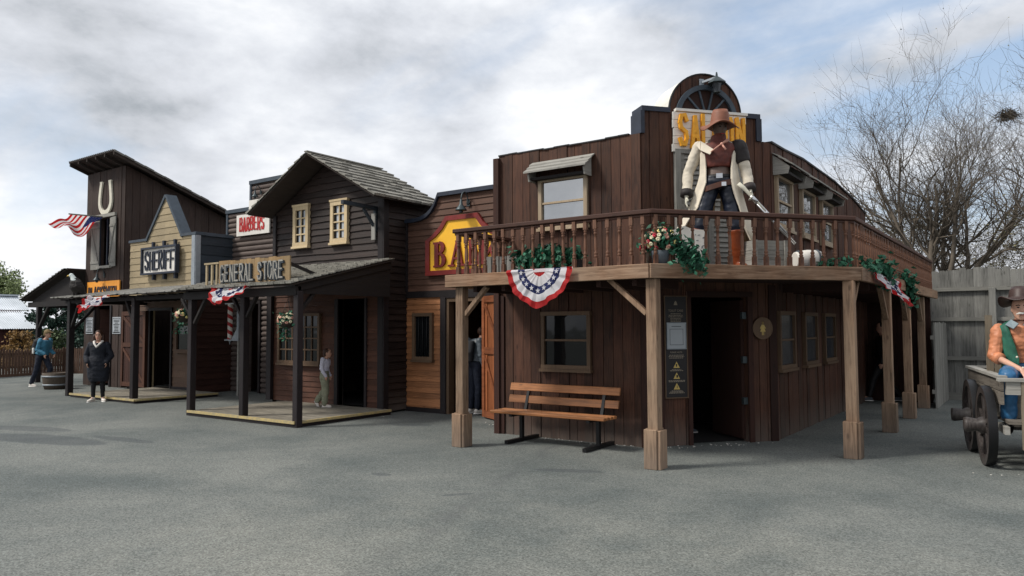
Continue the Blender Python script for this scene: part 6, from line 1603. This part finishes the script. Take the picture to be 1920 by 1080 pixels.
def wagon():
    T = thing('wagon', 'weathered grey wooden wagon with dark spoked wheels', 'wagon', WO)
    def P(a, b, z): v = WO+WA*a+WB*b; return (v.x, v.y, z)
    def wheel(a, b, label):
        c = V(P(a, b, .48)); m = MB(); n = 40; Ro, Ri = .475, .39; w = .045
        vs = []
        for r in (Ri, Ro):
            for s_ in (-1, 1):
                for j in range(n): t = 2*PI*j/n; vs.append(c+WA*(r*math.cos(t))+Vector((0, 0, r*math.sin(t)))+WB*(s_*w))
        fs = []
        for j in range(n):
            k = (j+1) % n; fs += [(j, k, n+k, n+j), (2*n+j, 3*n+j, 3*n+k, 2*n+k), (j, 2*n+j, 2*n+k, k), (n+j, n+k, 3*n+k, 3*n+j)]
        m.add(vs, fs, 0, .5)
        o = m.build('wheel', 'wheel_wood', T)
        s = MB()
        for j in range(8):
            t = 2*PI*(j+.5)/8; d = WA*math.cos(t)+Vector((0, 0, math.sin(t))); s.bar(c+d*.06, c+d*(Ri+.01), .05, .045, up=WB, w2=.04, h2=.04)
        s.build('spokes', 'wheel_wood', o)
        h = MB(); h.lathe([(.03, .24), (.085, .235), (.092, .2), (.075, .10), (.10, .06), (.105, 0), (.10, -.06), (.06, -.1)], c, 16, axis=-WB); h.build('hub', 'wheel_wood', o)
        r = MB(); r.loft([(c-WB*(.048), WA*Ro*1.004, (0, 0, Ro*1.004)), (c-WB*.0, WA*Ro*1.012, (0, 0, Ro*1.012)), (c+WB*.048, WA*Ro*1.004, (0, 0, Ro*1.004))], 40, caps=False); r.build('tyre', 'black_metal', o)
    for a in (0, 1.12):
        wheel(a, 0, ''); wheel(a, 1.62, '')
    m = MB()
    for a in (0, 1.12): m.bar(P(a, .06, .48), P(a, 1.56, .48), .08, .08)
    m.build('axle', 'wheel_wood', T)
    def ob(mb, a0, a1, b0, b1, z0, z1):
        vs = [P(a, b, z) for z in (z0, z1) for a, b in ((a0, b0), (a1, b0), (a1, b1), (a0, b1))]
        mb.add(vs, [(0, 3, 2, 1), (4, 5, 6, 7), (0, 1, 5, 4), (1, 2, 6, 5), (2, 3, 7, 6), (3, 0, 4, 7)])
    m = MB()
    for k in range(7): ob(m, -.55+0.0, 1.95, .14+k*.195, .14+k*.195+.188, .56, .595)
    m.build('floor', 'cart_wood', T)
    m = MB()
    for (b0, b1) in ((.09, .125), (1.5, 1.535)):
        for (z0, z1) in ((.60, .76), (.77, .92), (.93, 1.07)): ob(m, -.42 if z0 > .7 else -.1, 1.97, b0, b1, z0, z1)
    for (z0, z1) in ((.60, .80), (.81, 1.07)): ob(m, 1.93, 1.965, .13, 1.5, z0, z1)
    m.build('side_boards', 'cart_wood', T)
    m = MB(); ob(m, -.45, 2.0, .06, .16, 1.072, 1.105); ob(m, -.45, 2.0, 1.47, 1.57, 1.072, 1.105); ob(m, -.62, -.50, .04, 1.6, 1.05, 1.085); ob(m, 1.9, 2.0, .16, 1.47, 1.073, 1.104); m.build('top_rail', 'grey_h', T)
    m = MB()
    for b in (.30, 1.34): ob(m, -.60, -.53, b-.035, b+.035, .28, 1.049)
    m.build('front_post', 'cart_wood_v', T)
    m = MB(); ob(m, -.59, -.52, .12, .26, .9, 1.049); ob(m, -.61, -.57, .34, 1.3, .40, .53); ob(m, -.55, -.1, .1, .15, .44, .53); ob(m, -.585, -.545, .34, 1.3, .82, .94); m.build('front_board', 'grey_h', T)
    m = MB(); ob(m, -.5, -.15, .2, 1.45, .53, .56); ob(m, -.15, .55, .15, 1.48, .86, .9); ob(m, -.2, -.17, .2, 1.45, .6, .86); m.build('seat_board', 'cart_wood', T)
    m = MB(); ob(m, .62, .70, .13, .20, .9, 1.82); ob(m, .60, .66, .21, .55, .9, 1.4); ob(m, .6, .66, 1.1, 1.45, .9, 1.4); ob(m, .70, .78, 1.42, 1.49, .9, 1.7); build_parts(m, 'seat_post', 'cart_wood_v', T)
    # riders
    s_ = WO+WA*.22+WB*.43
    J = sit(elR=(-.245, -.05, .27), wrR=(-.02, -.30, .14), head=(.0, -.06, .79))
    b, (c, f, u, s) = body('rider_statue', 'painted moustached man statue in dark hat, green vest and orange shirt on wagon', 'statue', (s_.x, s_.y, 1.0), R(4), J, 1.13, 'skin_paint', fwd=(.12, -1, -.05), hd=((-.5, -.8, -.3), (.4, -.7, -.6)), curl=(.8, .7), voxel=.010, pn=((0, 0, -1), (0, 0, -1)))
    trousers(b, J, 'jean_bright', (.11, .09, .075), 'jeans', .011, .008)
    jacket(b, J, 'shirt_orange', .008, .1, (.072, .066, .058), 'shirt', .012, .006, cuff=.12)
    m = MB()
    for q in 'LR': e, w = V(J['el'+q]), V(J['wr'+q]); m = MB(); m.tube([e.lerp(w, .05), e.lerp(w, .22)], .066, 14); raw(m, 'rolled_cuff', 'shirt_orange', b)
    coat_shell(b, [(.66, 0, .0, .11, .085, 60, 60), (.60, 0, .01, .21, .135, 36, 36), (.5, 0, .015, .212, .158, 26, 26), (.38, 0, .02, .19, .158, 18, 18), (.25, 0, .03, .182, .158, 10, 10), (.12, 0, .04, .19, .165, 10, 10)], ['vest_green', 'vest_green'], 'vest', folds=.01)
    m = MB(); m.add([(-.085, -.07, .665), (-.02, -.125, .62), (-.07, -.145, .565), (-.14, -.10, .61)], [(0, 1, 2, 3)]); m.add([(.085, -.07, .665), (.02, -.125, .62), (.07, -.145, .565), (.14, -.10, .61)], [(0, 1, 2, 3)]); o = raw(m, 'collar', 'collar_blue', b); so = o.modifiers.new('s', 'SOLIDIFY'); so.thickness = .014
    m = MB(); m.lathe([(.066, 0), (.07, .01), (.066, .02)], (0, -.03, .655), 20); raw(m, 'neck_band', 'leather', b)
    b.data.materials.append(MATS['black'])
    for p in b.data.polygons:
        if p.center.z < -.2: p.material_index = 1
    m = MB(); m.tube([c-s*.05+f*.088-u*.058, c-s*.02+f*.108-u*.046, c+f*.112-u*.05, c+s*.02+f*.108-u*.046, c+s*.05+f*.088-u*.058], [.006, .014, .012, .014, .006], 8); raw(m, 'moustache', 'sign_white', b)
    m = MB(); m.ball(c+Vector((0, .03, .0)), (.085, .09, .10)); solid(m, 'hair', 'hair_brown', b, .01, 2)
    m = MB(); m.ball((.0, -.14, .15), .018); m.ball((-.05, -.165, .27), .012); raw(m, 'buttons', 'bone', b)
    m = MB(); m.loft([((0, .04, .1), (.185, 0, 0), (0, .16, 0)), ((0, .04, .145), (.18, 0, 0), (0, .155, 0))], 24, caps=False); raw(m, 'belt', 'leather', b)
    shoes(b, J, 'black', None, name='boot')
    hat(b, c+u*.082, u+Vector((.05, .22, 0)), f+Vector((0, 0, .22)), 'hat_dark', 1.08, .20, 0, .0, .13, wave=-.03)
    s_ = WO+WA*.12+WB*1.02
    J = sit(elR=(-.30, -.10, .28), wrR=(-.16, -.30, .16))
    b, (c, f, u, s) = body('rider_statue', 'second painted rider statue in red shirt, cut off by the photo edge', 'statue', (s_.x, s_.y, 1.04), R(-4), J, 1.0, 'skin_paint', hd=((-.3, -.8, -.3), (.2, -.8, -.4)), curl=(.8, .8), voxel=.012, pn=((0, 0, -1), (0, 0, -1)))
    b.data.materials.append(MATS['black'])
    for p in b.data.polygons:
        if p.center.z < -.2: p.material_index = 1
    trousers(b, J, 'jeans', (.11, .09, .075)); jacket(b, J, 'shirt_red', .02, .0, (.085, .08, .066), 'shirt', .014, cuff=.3); shoes(b, J, 'leather', None, name='boot')
    m = MB(); m.ball(c+Vector((0, .02, .02)), (.088, .1, .105)); solid(m, 'hair', 'hair_light', b, .01, 2)


# ------------------------------------------------------------------ smaller things
def star(mb, c, a, b, r, mi):
    pts = []
    for i in range(10):
        t = PI/2+PI*i/5; q = r if i % 2 == 0 else r*.42; pts.append(c+a*math.cos(t)*q+b*math.sin(t)*q)
    mb.add(pts, [tuple(range(10))], mi)


def bunting(label, TL, TR, drop, out, seed=0, crumple=0.0, fold=0.0):
    TL, TR, drop, out = V(TL), V(TR), V(drop), V(out); c = (TL+TR)/2; hw = (TR-TL)/2; hwn = hw.normalized(); dn = drop.normalized()
    T = thing('bunting', label, 'bunting', c, 'star bunting fans hung along the porches')
    m = MB(); na, nr = 64, 20
    def pt(i, j, off=0.0):
        ph = PI*i/na; r = j/nr; x = -math.cos(ph)*r; y = math.sin(ph)*r*(1+.10*math.exp(-((i-na*.5)/5)**2))
        p = c+hw*x+drop*y+out*(.022+.03*r+off+.022*r*math.sin(ph*20)*(.6+.4*math.sin(i*.7)))
        if crumple: p = p+out*crumple*(noise.noise(Vector((x*3+seed, y*3, 0)))*1.0)*r+dn*crumple*.6*noise.noise(Vector((x*4, y*4+seed, 5)))*r
        return p
    for i in range(na):
        for j in range(nr):
            r = (j+.5)/nr; ph = (i+.5)/na
            mi = 0 if r > .87 else (1 if r > .66 else (2 if r > .46 else (1 if r > .22 else 0)))
            m.add([pt(i, j), pt(i+1, j), pt(i+1, j+1), pt(i, j+1)], [(0, 1, 2, 3)], mi, .5, True)
    k = 9
    for q in range(k):
        i = (q+.5)*na/k; p = pt(i, .56*nr, .006); ph = PI*i/na; star(m, p+out*.012, hwn, -dn if abs(hwn.dot(dn)) < .9 else V((0, 0, 1)), .038*hw.length/.5, 1)
    m.add([TL-dn*.0+out*.03, TR+out*.03, TR+dn*.045+out*.032, TL+dn*.045+out*.032], [(0, 1, 2, 3)], 1)
    m.build('cloth', ['red_cloth', 'white_cloth', 'blue_cloth'], T)
    g = MB()
    for p in (TL, TR): q = p+out*.036+(c-p).normalized()*.03+dn*.022; g.ball(q, .010, nu=8, nv=5)
    g.build('eyelet', 'black_metal', T)


def flowers(T, c, r, n, cols, leaf='ivy', nl=120, up=0):
    rng = random.Random(int(abs(c[0]*100)+n)); m = MB(); random.seed(rng.random())
    leaves(m, [V(c)+Vector((rng.gauss(0, r[0]*.5), rng.gauss(0, r[1]*.5), rng.gauss(0, r[2]*.5)+up)) for _ in range(nl)], .055); m.build('foliage', leaf, T)
    f = MB()
    for _ in range(n):
        d = Vector((rng.gauss(0, 1), rng.gauss(0, 1)-.3, rng.gauss(0, .8)+.3)).normalized(); p = V(c)+Vector((d.x*r[0], d.y*r[1], d.z*r[2]))
        mi = rng.randrange(len(cols)); a = d.orthogonal().normalized(); b = d.cross(a)
        for k in range(6):
            t = PI*k/3; q = p+(a*math.cos(t)+b*math.sin(t))*.016; f.ball(q, (.017, .017, .012), mi, 6, 4)
    f.build('blossom', cols, T)


def ivy(label, pts, w, n, name='ivy_garland', sz=.06, group=None):
    rng = random.Random(n); T = thing(name, label, 'garland', pts[0], group); P = [V(p) for p in pts]; s = MB(); s.tube(P, .007, 5); s.build('vine', 'bark_dark', T); m = MB(); L = []; random.seed(n)
    for _ in range(n):
        f = rng.uniform(0, len(P)-1.001); i = int(f); L.append(P[i].lerp(P[i+1], f-i)+Vector((rng.gauss(0, w), rng.gauss(0, w), rng.gauss(0, w))))
    leaves(m, L, sz); m.build('foliage', 'ivy', T)


def bench():
    T = thing('bench', 'slatted orange brown bench on black metal legs against saloon wall', 'bench', (-5.75, 9.2, 0)); x0, x1 = -6.72, -4.84
    for (z0, z1, y) in ((.73, .84, 9.37), (.55, .66, 9.33)):
        m = MB(); m.add([(x0, y-.02, z0), (x1, y-.02, z0), (x1, y+.015, z0), (x0, y+.015, z0), (x0, y+.01, z1), (x1, y+.01, z1), (x1, y+.045, z1), (x0, y+.045, z1)], [(0, 3, 2, 1), (4, 5, 6, 7), (0, 1, 5, 4), (1, 2, 6, 5), (2, 3, 7, 6), (3, 0, 4, 7)]); m.build('back_slat', 'bench_wood', T, bevel=.006)
    for k in range(4): m = MB(); m.box((x0-.02, 8.86+k*.1, .425+.0*k), (x1+.02, 8.94+k*.1, .465)); m.build('seat_slat', 'bench_wood', T, bevel=.006)
    for x in (-6.38, -5.08):
        m = MB(); m.bar((x, 8.78, .03), (x, 9.6, .03), .06, .05); m.bar((x, 9.18, .05), (x, 9.18, .40), .05, .06, up=(0, 1, 0)); m.bar((x, 8.88, .405), (x, 9.3, .405), .05, .035); m.bar((x, 9.27, .40), (x, 9.41, .84), .045, .04, up=(0, 1, 0)); m.build('leg', 'black_metal', T)


def baskets():
    for i, (x, y, z, lb) in enumerate(((-14.0, 8.30, 1.93, 'hanging basket of cream and orange flowers left of the GENERAL STORE porch'), (-10.72, 8.28, 1.80, 'hanging basket of cream flowers beside the store corner post'))):
        T = thing('hanging_basket', lb, 'hanging basket', (x, y, z), 'hanging flower baskets'); m = MB(); m.lathe([(.03, -.10), (.09, -.085), (.13, -.04), (.15, .01)], (x, y, z), 16); m.build('basket', 'soil', T)
        m = MB()
        for k in range(3): t = 2*PI*k/3; m.tube([(x+.14*math.cos(t), y+.14*math.sin(t), z), (x, y, z+.42)], .004, 4)
        m.tube([(x, y, z+.42), (x, y, z+.5)], .006, 4); m.build('chain', 'black_metal', T)
        flowers(T, (x, y, z+.05), (.17, .17, .11), 34, ['petal_cream', 'petal_cream', 'petal_pink', 'petal_yellow'] if i == 0 else ['petal_cream', 'petal_cream', 'petal_pink'], nl=220)
        m = MB(); random.seed(i); leaves(m, [V((x-.08+random.gauss(0, .04), y+random.gauss(0, .06), z-.05-random.random()*.28)) for _ in range(60)], .05); m.build('trailing_stems', 'ivy', T)


def balcony_things():
    T = thing('flower_box', 'trough of dark green leafy plants on the balcony above the bunting', 'planter', (-5.35, 8.5, 2.43)); m = MB(); m.box((-5.8, 8.38, 2.432), (-4.9, 8.6, 2.58)); m.build('trough', 'dark_post', T)
    rng = random.Random(5); random.seed(5); m = MB(); leaves(m, [V((-5.42+max(-.46, min(.46, rng.gauss(0, .23))), 8.44+rng.gauss(0, .10), 2.59+rng.gauss(0, .075))) for _ in range(2300)], .075); m.build('foliage', 'ivy', T)
    T = thing('plank_crate', 'small grey slatted crate behind the balusters left of the leafy trough', 'crate', (-6.3, 8.6, 2.43))
    for k in range(5): m = MB(); m.box((-6.5+k*.13, 8.45, 2.432), (-6.395+k*.13, 8.475, 2.70+random.uniform(-.01, .01))); m.build('slat', 'grey_v', T)
    m = MB(); m.box((-6.5, 8.476, 2.5), (-5.87, 8.5, 2.56)); m.box((-6.5, 8.8, 2.432), (-5.87, 8.83, 2.68)); m.box((-6.5, 8.5, 2.432), (-6.47, 8.8, 2.68)); m.build('frame', 'grey_h', T)
    # pot with flowers, small vase, white box, ivy
    T = thing('flower_pot', 'grey pot of cream and red flowers at the balcony corner', 'flower pot', (-3.77, 8.42, 2.43)); m = MB(); m.lathe([(.07, .005), (.10, .01), (.115, .14), (.12, .19), (.11, .19), (.10, .15)], (-3.77, 8.42, 2.43), 20); m.build('pot', 'pot_grey', T)
    flowers(T, (-3.77, 8.42, 2.76), (.20, .16, .15), 46, ['petal_cream', 'petal_cream', 'petal_red', 'petal_yellow', 'petal_pink'], nl=240)
    T = thing('flower_vase', 'narrow pale vase of red and cream flowers on balcony edge', 'vase', (-3.93, 8.36, 2.43)); m = MB(); m.lathe([(.03, .005), (.035, .02), (.03, .08), (.045, .17), (.04, .17)], (-3.93, 8.36, 2.43), 16); m.build('vase', 'timber_v', T); flowers(T, (-3.93, 8.36, 2.66), (.07, .07, .06), 16, ['petal_red', 'petal_cream', 'petal_pink'], nl=40)
    F = Fr(-3.62, 8.75, .8, .6); T = thing('white_board', 'pale cut out board with dark flecks behind the flower pot', 'board', (-3.5, 8.8, 2.43)); m = MB(); m.prism([(-.02, 2.432), (.3, 2.432), (.3, 2.86), (.26, 2.90), (.12, 2.91), (.02, 2.95), (-.12, 2.90), (-.14, 2.84), (-.04, 2.6)], F, -.02, .02); m.build('panel', 'sign_white', T)
    m = MB(); rng = random.Random(4)
    for _ in range(26): u, z = rng.uniform(0, .27), rng.uniform(2.46, 2.87); w = rng.uniform(.012, .03); m.prism([(u, z), (u+w, z+.004), (u+w, z+.012), (u, z+.008)], F, .0205, .023)
    m.build('flecks', 'pot_grey', T)
    ivy('dark ivy spilling over the balcony edge below the statue', [(-3.62, 8.5, 2.72), (-3.5, 8.52, 2.6), (-3.42, 8.5, 2.5), (-3.35, 8.55, 2.42)], .07, 420, sz=.065)
    ivy('short ivy sprig along balcony floor right of the white barrel', [(-2.3, 10.1, 2.48), (-2.15, 10.25, 2.49), (-2.0, 10.38, 2.52)], .035, 90, sz=.06)
    ivy('ivy garland along the fascia right of the balcony corner', [(-1.86, 10.6, 2.52), (-1.86, 11.0, 2.47), (-1.86, 11.3, 2.46)], .04, 110, sz=.06)
    ivy('thick ivy bunch above the right hand bunting', [(-1.85, 11.7, 2.60), (-1.84, 11.9, 2.48), (-1.84, 12.1, 2.34)], .07, 230, sz=.075)
    ivy('ivy bunch dangling farther along the side balcony', [(-1.85, 14.1, 2.55), (-1.84, 14.25, 2.40), (-1.84, 14.4, 2.1)], .065, 230, sz=.08)
    # grey crate, white barrel
    T = thing('wooden_crate', 'big pale grey wooden crate on the balcony right of the statue', 'crate', (-2.95, 10.0, 2.43)); F = Fr(-3.05, 9.75, .66, .75)
    for k in range(3): m = MB(); m.fbox(F, 0, .5, 2.44+k*.13, 2.44+k*.13+.125, -.3, 0); m.build('plank', 'grey_h', T)
    m = MB(); m.fbox(F, -.0, .05, 2.44, 2.83, .001, .02); m.fbox(F, .45, .5, 2.44, 2.83, .001, .02); m.build('batten', 'grey_h', T)
    T = thing('white_barrel', 'white barrel with dark hoops lying on its side on the balcony', 'barrel', (-2.5, 10.2, 2.43)); c = V((-2.58, 10.02, 2.555)); ax = V((.75, .62, .05)).normalized()
    m = MB(); m.lathe([(.09, -.02), (.10, -.02), (.118, .06), (.125, .15), (.118, .24), (.10, .32), (.085, .32), (.0, .30)], c, 22, axis=ax); m.build('staves', 'sign_white', T)
    for d in (.02, .27): m = MB(); m.lathe([(.108, d-.012), (.122, d-.01), (.122, d+.012), (.108, d+.014)], c, 22, axis=ax); m.build('hoop', 'pot_grey', T)


def misc():
    bunting('star bunting fan hung flat below the balcony flower trough', (-5.83, 8.115, 2.46), (-4.82, 8.115, 2.46), (0, -.03, -.47), (0, -1, 0), 1, .03)
    bunting('wind crumpled star bunting hung from the store porch eave', (-12.62, 8.12, 2.44), (-11.55, 8.12, 2.44), (-.05, -.30, -.30), (0, -.75, .65), 2, .12)
    bunting('wind blown bunting under the sheriff porch roof', (-18.55, 8.62, 2.44), (-17.6, 8.62, 2.44), (-.35, -.25, -.33), (0, -.8, .6), 3, .14)
    bunting('bunting seen edge on hanging from the side balcony', (-1.86, 11.0, 2.40), (-1.86, 12.5, 2.40), (.22, .55, -.40), (1, 0, .3), 4, .08)
    # poster beside the saloon door
    T = thing('notice_board', 'tall dark notice board with framed pale sheet and yellow warning triangles', 'notice board', FC.P(.32, .7, .06)); F = FC
    m = MB(); m.fbox(F, .31, .64, .69, 2.12, .035, .055); m.build('board', 'sign_plate', T)
    m = MB(); framebox(m, F, .295, .655, .675, 2.135, .014, .03, .062); m.build('frame', 'win_frame_dim', T)
    m = MB(); m.fbox(F, .335, .615, 1.38, 1.74, .056, .07); m.build('framed_sheet', 'paper', T); m = MB(); framebox(m, F, .325, .625, 1.37, 1.75, .014, .056, .078); m.build('sheet_frame', 'grey_metal', T)
    m = MB(); framebox(m, F, .37, .58, 1.43, 1.66, .006, .0705, .072); m.fbox(F, .4, .55, 1.69, 1.70, .0705, .072); m.build('sheet_border', 'pot_grey', T)
    m = MB(); fonttext(m, F, 'TOILET CARE', .475, 1.905, .045, .055, sx=.85); fonttext(m, F, 'PLEASE NOTE:', .475, 1.315, .034, .055, sx=.9)
    rng = random.Random(1)
    for z in [1.88-i*.022 for i in range(6)]+[1.29-i*.02 for i in range(3)]+[1.085, 1.07, .93, .915, .785, .77, .755]:
        w = rng.uniform(.07, .13); x = .475-w
        while x < .475+w: d = rng.uniform(.012, .035); m.fbox(F, x, min(x+d, .475+w), z-.009, z, .055, .057); x += d+.008
    m.prism([(.445, 2.0), (.505, 2.0), (.49, 2.045), (.475, 2.06), (.46, 2.045)], F, .055, .057); m.build('lettering', 'sign_text', T)
    m = MB()
    for z in (1.105, .95, .80): m.prism([(.425, z), (.525, z), (.475, z+.09)], F, .055, .058)
    m.build('warning_triangle', 'brass', T)
    m = MB()
    for k, z in enumerate((1.105, .95, .80)): m.fbox(F, .468+.006*(k-1), .482+.012*(k == 1), z+.018, z+.055, .0585, .06)
    m.build('warning_mark', 'black', T)
    # round women's sign
    T = thing('toilet_sign', 'round dark wooden sign with small golden woman figure', 'sign', FC.P(1.9, 1.67, .06)); c = FC.P(1.88, 1.66, .035)
    m = MB(); m.lathe([(.0, 0), (.165, 0), (.165, .02), (.15, .024), (.0, .024)], c, 32, axis=FC.n+(0,)); m.build('disc', 'saloon_deep', T)
    m = MB(); m.lathe([(.155, .022), (.165, .022), (.168, .032), (.155, .032)], c, 32, axis=FC.n+(0,)); m.build('rim', 'win_frame_dim', T)
    m = MB(); u, z = 1.88, 1.66; a = .062; b = .068; m.lathe([(0, a-.035), (.018, a-.035), (.018, a-.03), (0, a-.03)], FC.P(u, z+.085, .035), 14, axis=FC.n+(0,))
    m.prism([(u-.018, z+.055), (u+.018, z+.055), (u+.05, z+.0), (u+.036, z-.006), (u+.02, z+.02), (u+.045, z-.05), (u-.045, z-.05), (u-.02, z+.02), (u-.036, z-.006), (u-.05, z)], FC, a-.001, b); m.fbox(FC, u-.018, u-.005, z-.1, z-.051, a-.001, b); m.fbox(FC, u+.005, u+.018, z-.1, z-.051, a-.001, b); m.build('figure', 'brass', T)
    # saloon sign: white planks with yellow plank letters
    S = thing('saloon_sign', 'white plank sign with rough yellow letters reading SALOON behind the statue', 'sign', FC.P(1.05, 4.2, .06)); m = MB(); z = 4.22; rng = random.Random(9)
    for k in range(5): h = .118; m.fbox(FC, .47+rng.uniform(-.03, .02), 1.66+rng.uniform(-.02, .03), z, z+h-.006, .04, .075+rng.uniform(0, .008)); z += h
    m.fbox(FC, .51, 1.68, 4.812, 4.85, .03, .11); m.build('board', 'sign_white', S)
    random.seed(12); m = MB(); strokes(m, FC, 'SALOON', .54, 1.62, 4.29, 4.77, .05, .088, .045, gap=.2, jit=.05); m.build('lettering', 'plank_yellow', S)
    # lantern on the arch
    T = thing('wall_lantern', 'dark metal lantern with peaked hood above the arched fan window', 'lamp', FC.P(1.1, 5.25, 0)); P = FC.P
    m = MB(); m.fbox(FC, .93, 1.0, 5.17, 5.33, .03, .05); m.bar(P(.97, 5.28, .05), P(1.1, 5.31, .2), .025, .03); m.build('bracket', 'grey_metal', T)
    m = MB(); c = P(1.12, 5.19, .2); m.lathe([(.135, .035), (.13, .05), (.05, .12), (.02, .14), (.012, .2), (.0, .21)], c, 8, smooth=False); m.lathe([(.05, -.10), (.055, -.095), (.05, -.09)], c, 8); m.build('hood', 'old_metal', T)
    m = MB(); m.lathe([(.045, -.09), (.07, .034)], c, 8, smooth=False); m.build('glass', 'pane_grey', T)
    # barrel planter
    T = thing('barrel_planter', 'half barrel planter of soil with hoops beside the lean-to post', 'planter', (-23.0, 9.75, 0)); m = MB(); m.lathe([(.27, 0), (.31, .15), (.33, .33), (.335, .46), (.31, .46), (.3, .40), (0, .40)], (-23.0, 9.75, .005), 24); m.build('staves', 'barrel_wood', T)
    for z in (.1, .34): m = MB(); m.lathe([(.30+z*.08, z), (.315+z*.08, z+.005), (.317+z*.08, z+.04), (.30+z*.08, z+.045)], (-23.0, 9.75, .005), 24); m.build('hoop', 'grey_metal', T)
    m = MB(); m.ball((-23.0, 9.75, .40), (.3, .3, .05)); m.build('soil', 'soil', T)
    # eagle on the porch roof
    x, y, z = -20.12, 8.95, 2.50; T = MB()
    T.loft([((x, y+.12, z+.08), (.03, 0, 0), (0, .04, 0)), ((x, y+.06, z+.14), (.13, 0, 0), (0, .1, .02)), ((x, y, z+.28), (.18, 0, 0), (0, .14, .03)), ((x, y-.01, z+.42), (.14, 0, 0), (0, .12, .03)), ((x-.02, y-.03, z+.50), (.08, 0, 0), (0, .08, .02))], 16); T.tube([(x+.05, y+.1, z+.2), (x+.14, y+.2, z+.0)], [.09, .05], 8)
    for k in (-1, 1): T.tube([(x+.06*k, y, z+.15), (x+.06*k, y-.02, z)], [.04, .02], 8); T.loft([((x+.15*k, y, z+.42), (.03, 0, 0), (0, .08, 0)), ((x+.18*k, y+.03, z+.28), (.035, 0, 0), (0, .12, 0)), ((x+.13*k, y+.12, z+.08), (.02, 0, 0), (0, .05, 0))], 10)
    e = solid(T, 'eagle_statue', 'feather_dark', None, .014, 2, .01, 16)
    for v in e.data.vertices: v.co -= Vector((x, y, z))
    e.location = (x, y, z); tag(e, 'bald eagle statue perched on the blacksmith porch roof', 'statue')
    m = MB(); m.loft([((-.0, -.03, .44), (.10, 0, 0), (0, .09, 0)), ((-.03, -.05, .52), (.07, 0, 0), (0, .065, 0)), ((-.06, -.07, .58), (.055, 0, 0), (0, .055, 0)), ((-.07, -.08, .62), (.02, 0, 0), (0, .02, 0))], 14); m.ball((-.07, -.08, .575), .058); solid(m, 'head', 'feather_white', e, .01, 2)
    m = MB(); m.loft([((-.11, -.11, .575), (.0, .014, .02), (0.014, 0, 0)), ((-.15, -.14, .57), (0, .01, .016), (.01, 0, 0)), ((-.175, -.155, .54), (0, .003, .004), (.003, 0, 0))], 8); raw(m, 'beak', 'beak', e)
    m = MB(); m.tube([(-.06, -.02, .06), (-.06, -.05, .0)], .012, 6); m.tube([(.06, -.02, .06), (.06, -.05, .0)], .012, 6); raw(m, 'feet', 'beak', e)
    # pebbles and litter along the walls
    rng = random.Random(77); m = MB()
    for _ in range(100):
        w = rng.choice(((-6.6, 9.55, -4.8, 9.6), (-11, 11.5, -9.9, 11.55), (-10.6, 8.2, -10.2, 10.6), (-4.4, 9.7, -3.3, 11.0), (-.7, 10.0, .6, 10.4), (-6.6, 9.55, -4.8, 9.6), (-4.4, 9.7, -3.3, 11.0), (-8.9, 11.2, -7.4, 10.0))); f = rng.random(); x = w[0]+(w[2]-w[0])*f+rng.gauss(0, .06); y = w[1]+(w[3]-w[1])*f+rng.gauss(0, .05); r = rng.uniform(.006, .017); m.ball((x, y, r*.4), (r, r*.8, r*.5), 0, 6, 4)
    o = m.build('gravel', 'pebble'); tag(o, 'scattered pale pebbles along the wall feet', 'gravel', kind='stuff')
    m = MB(); m.ball((-9.75, 11.35, .02), (.05, .03, .018), 0, 8, 5); o = m.build('crumpled_paper', 'litter_white', None, (-9.75, 11.35, 0)); tag(o, 'small white scrap of paper at the foot of the bank door', 'litter')


plank_fence(); picket_fence(); barn(); trees(); bench(); baskets(); balcony_things(); misc(); people(); cowboy(); wagon()
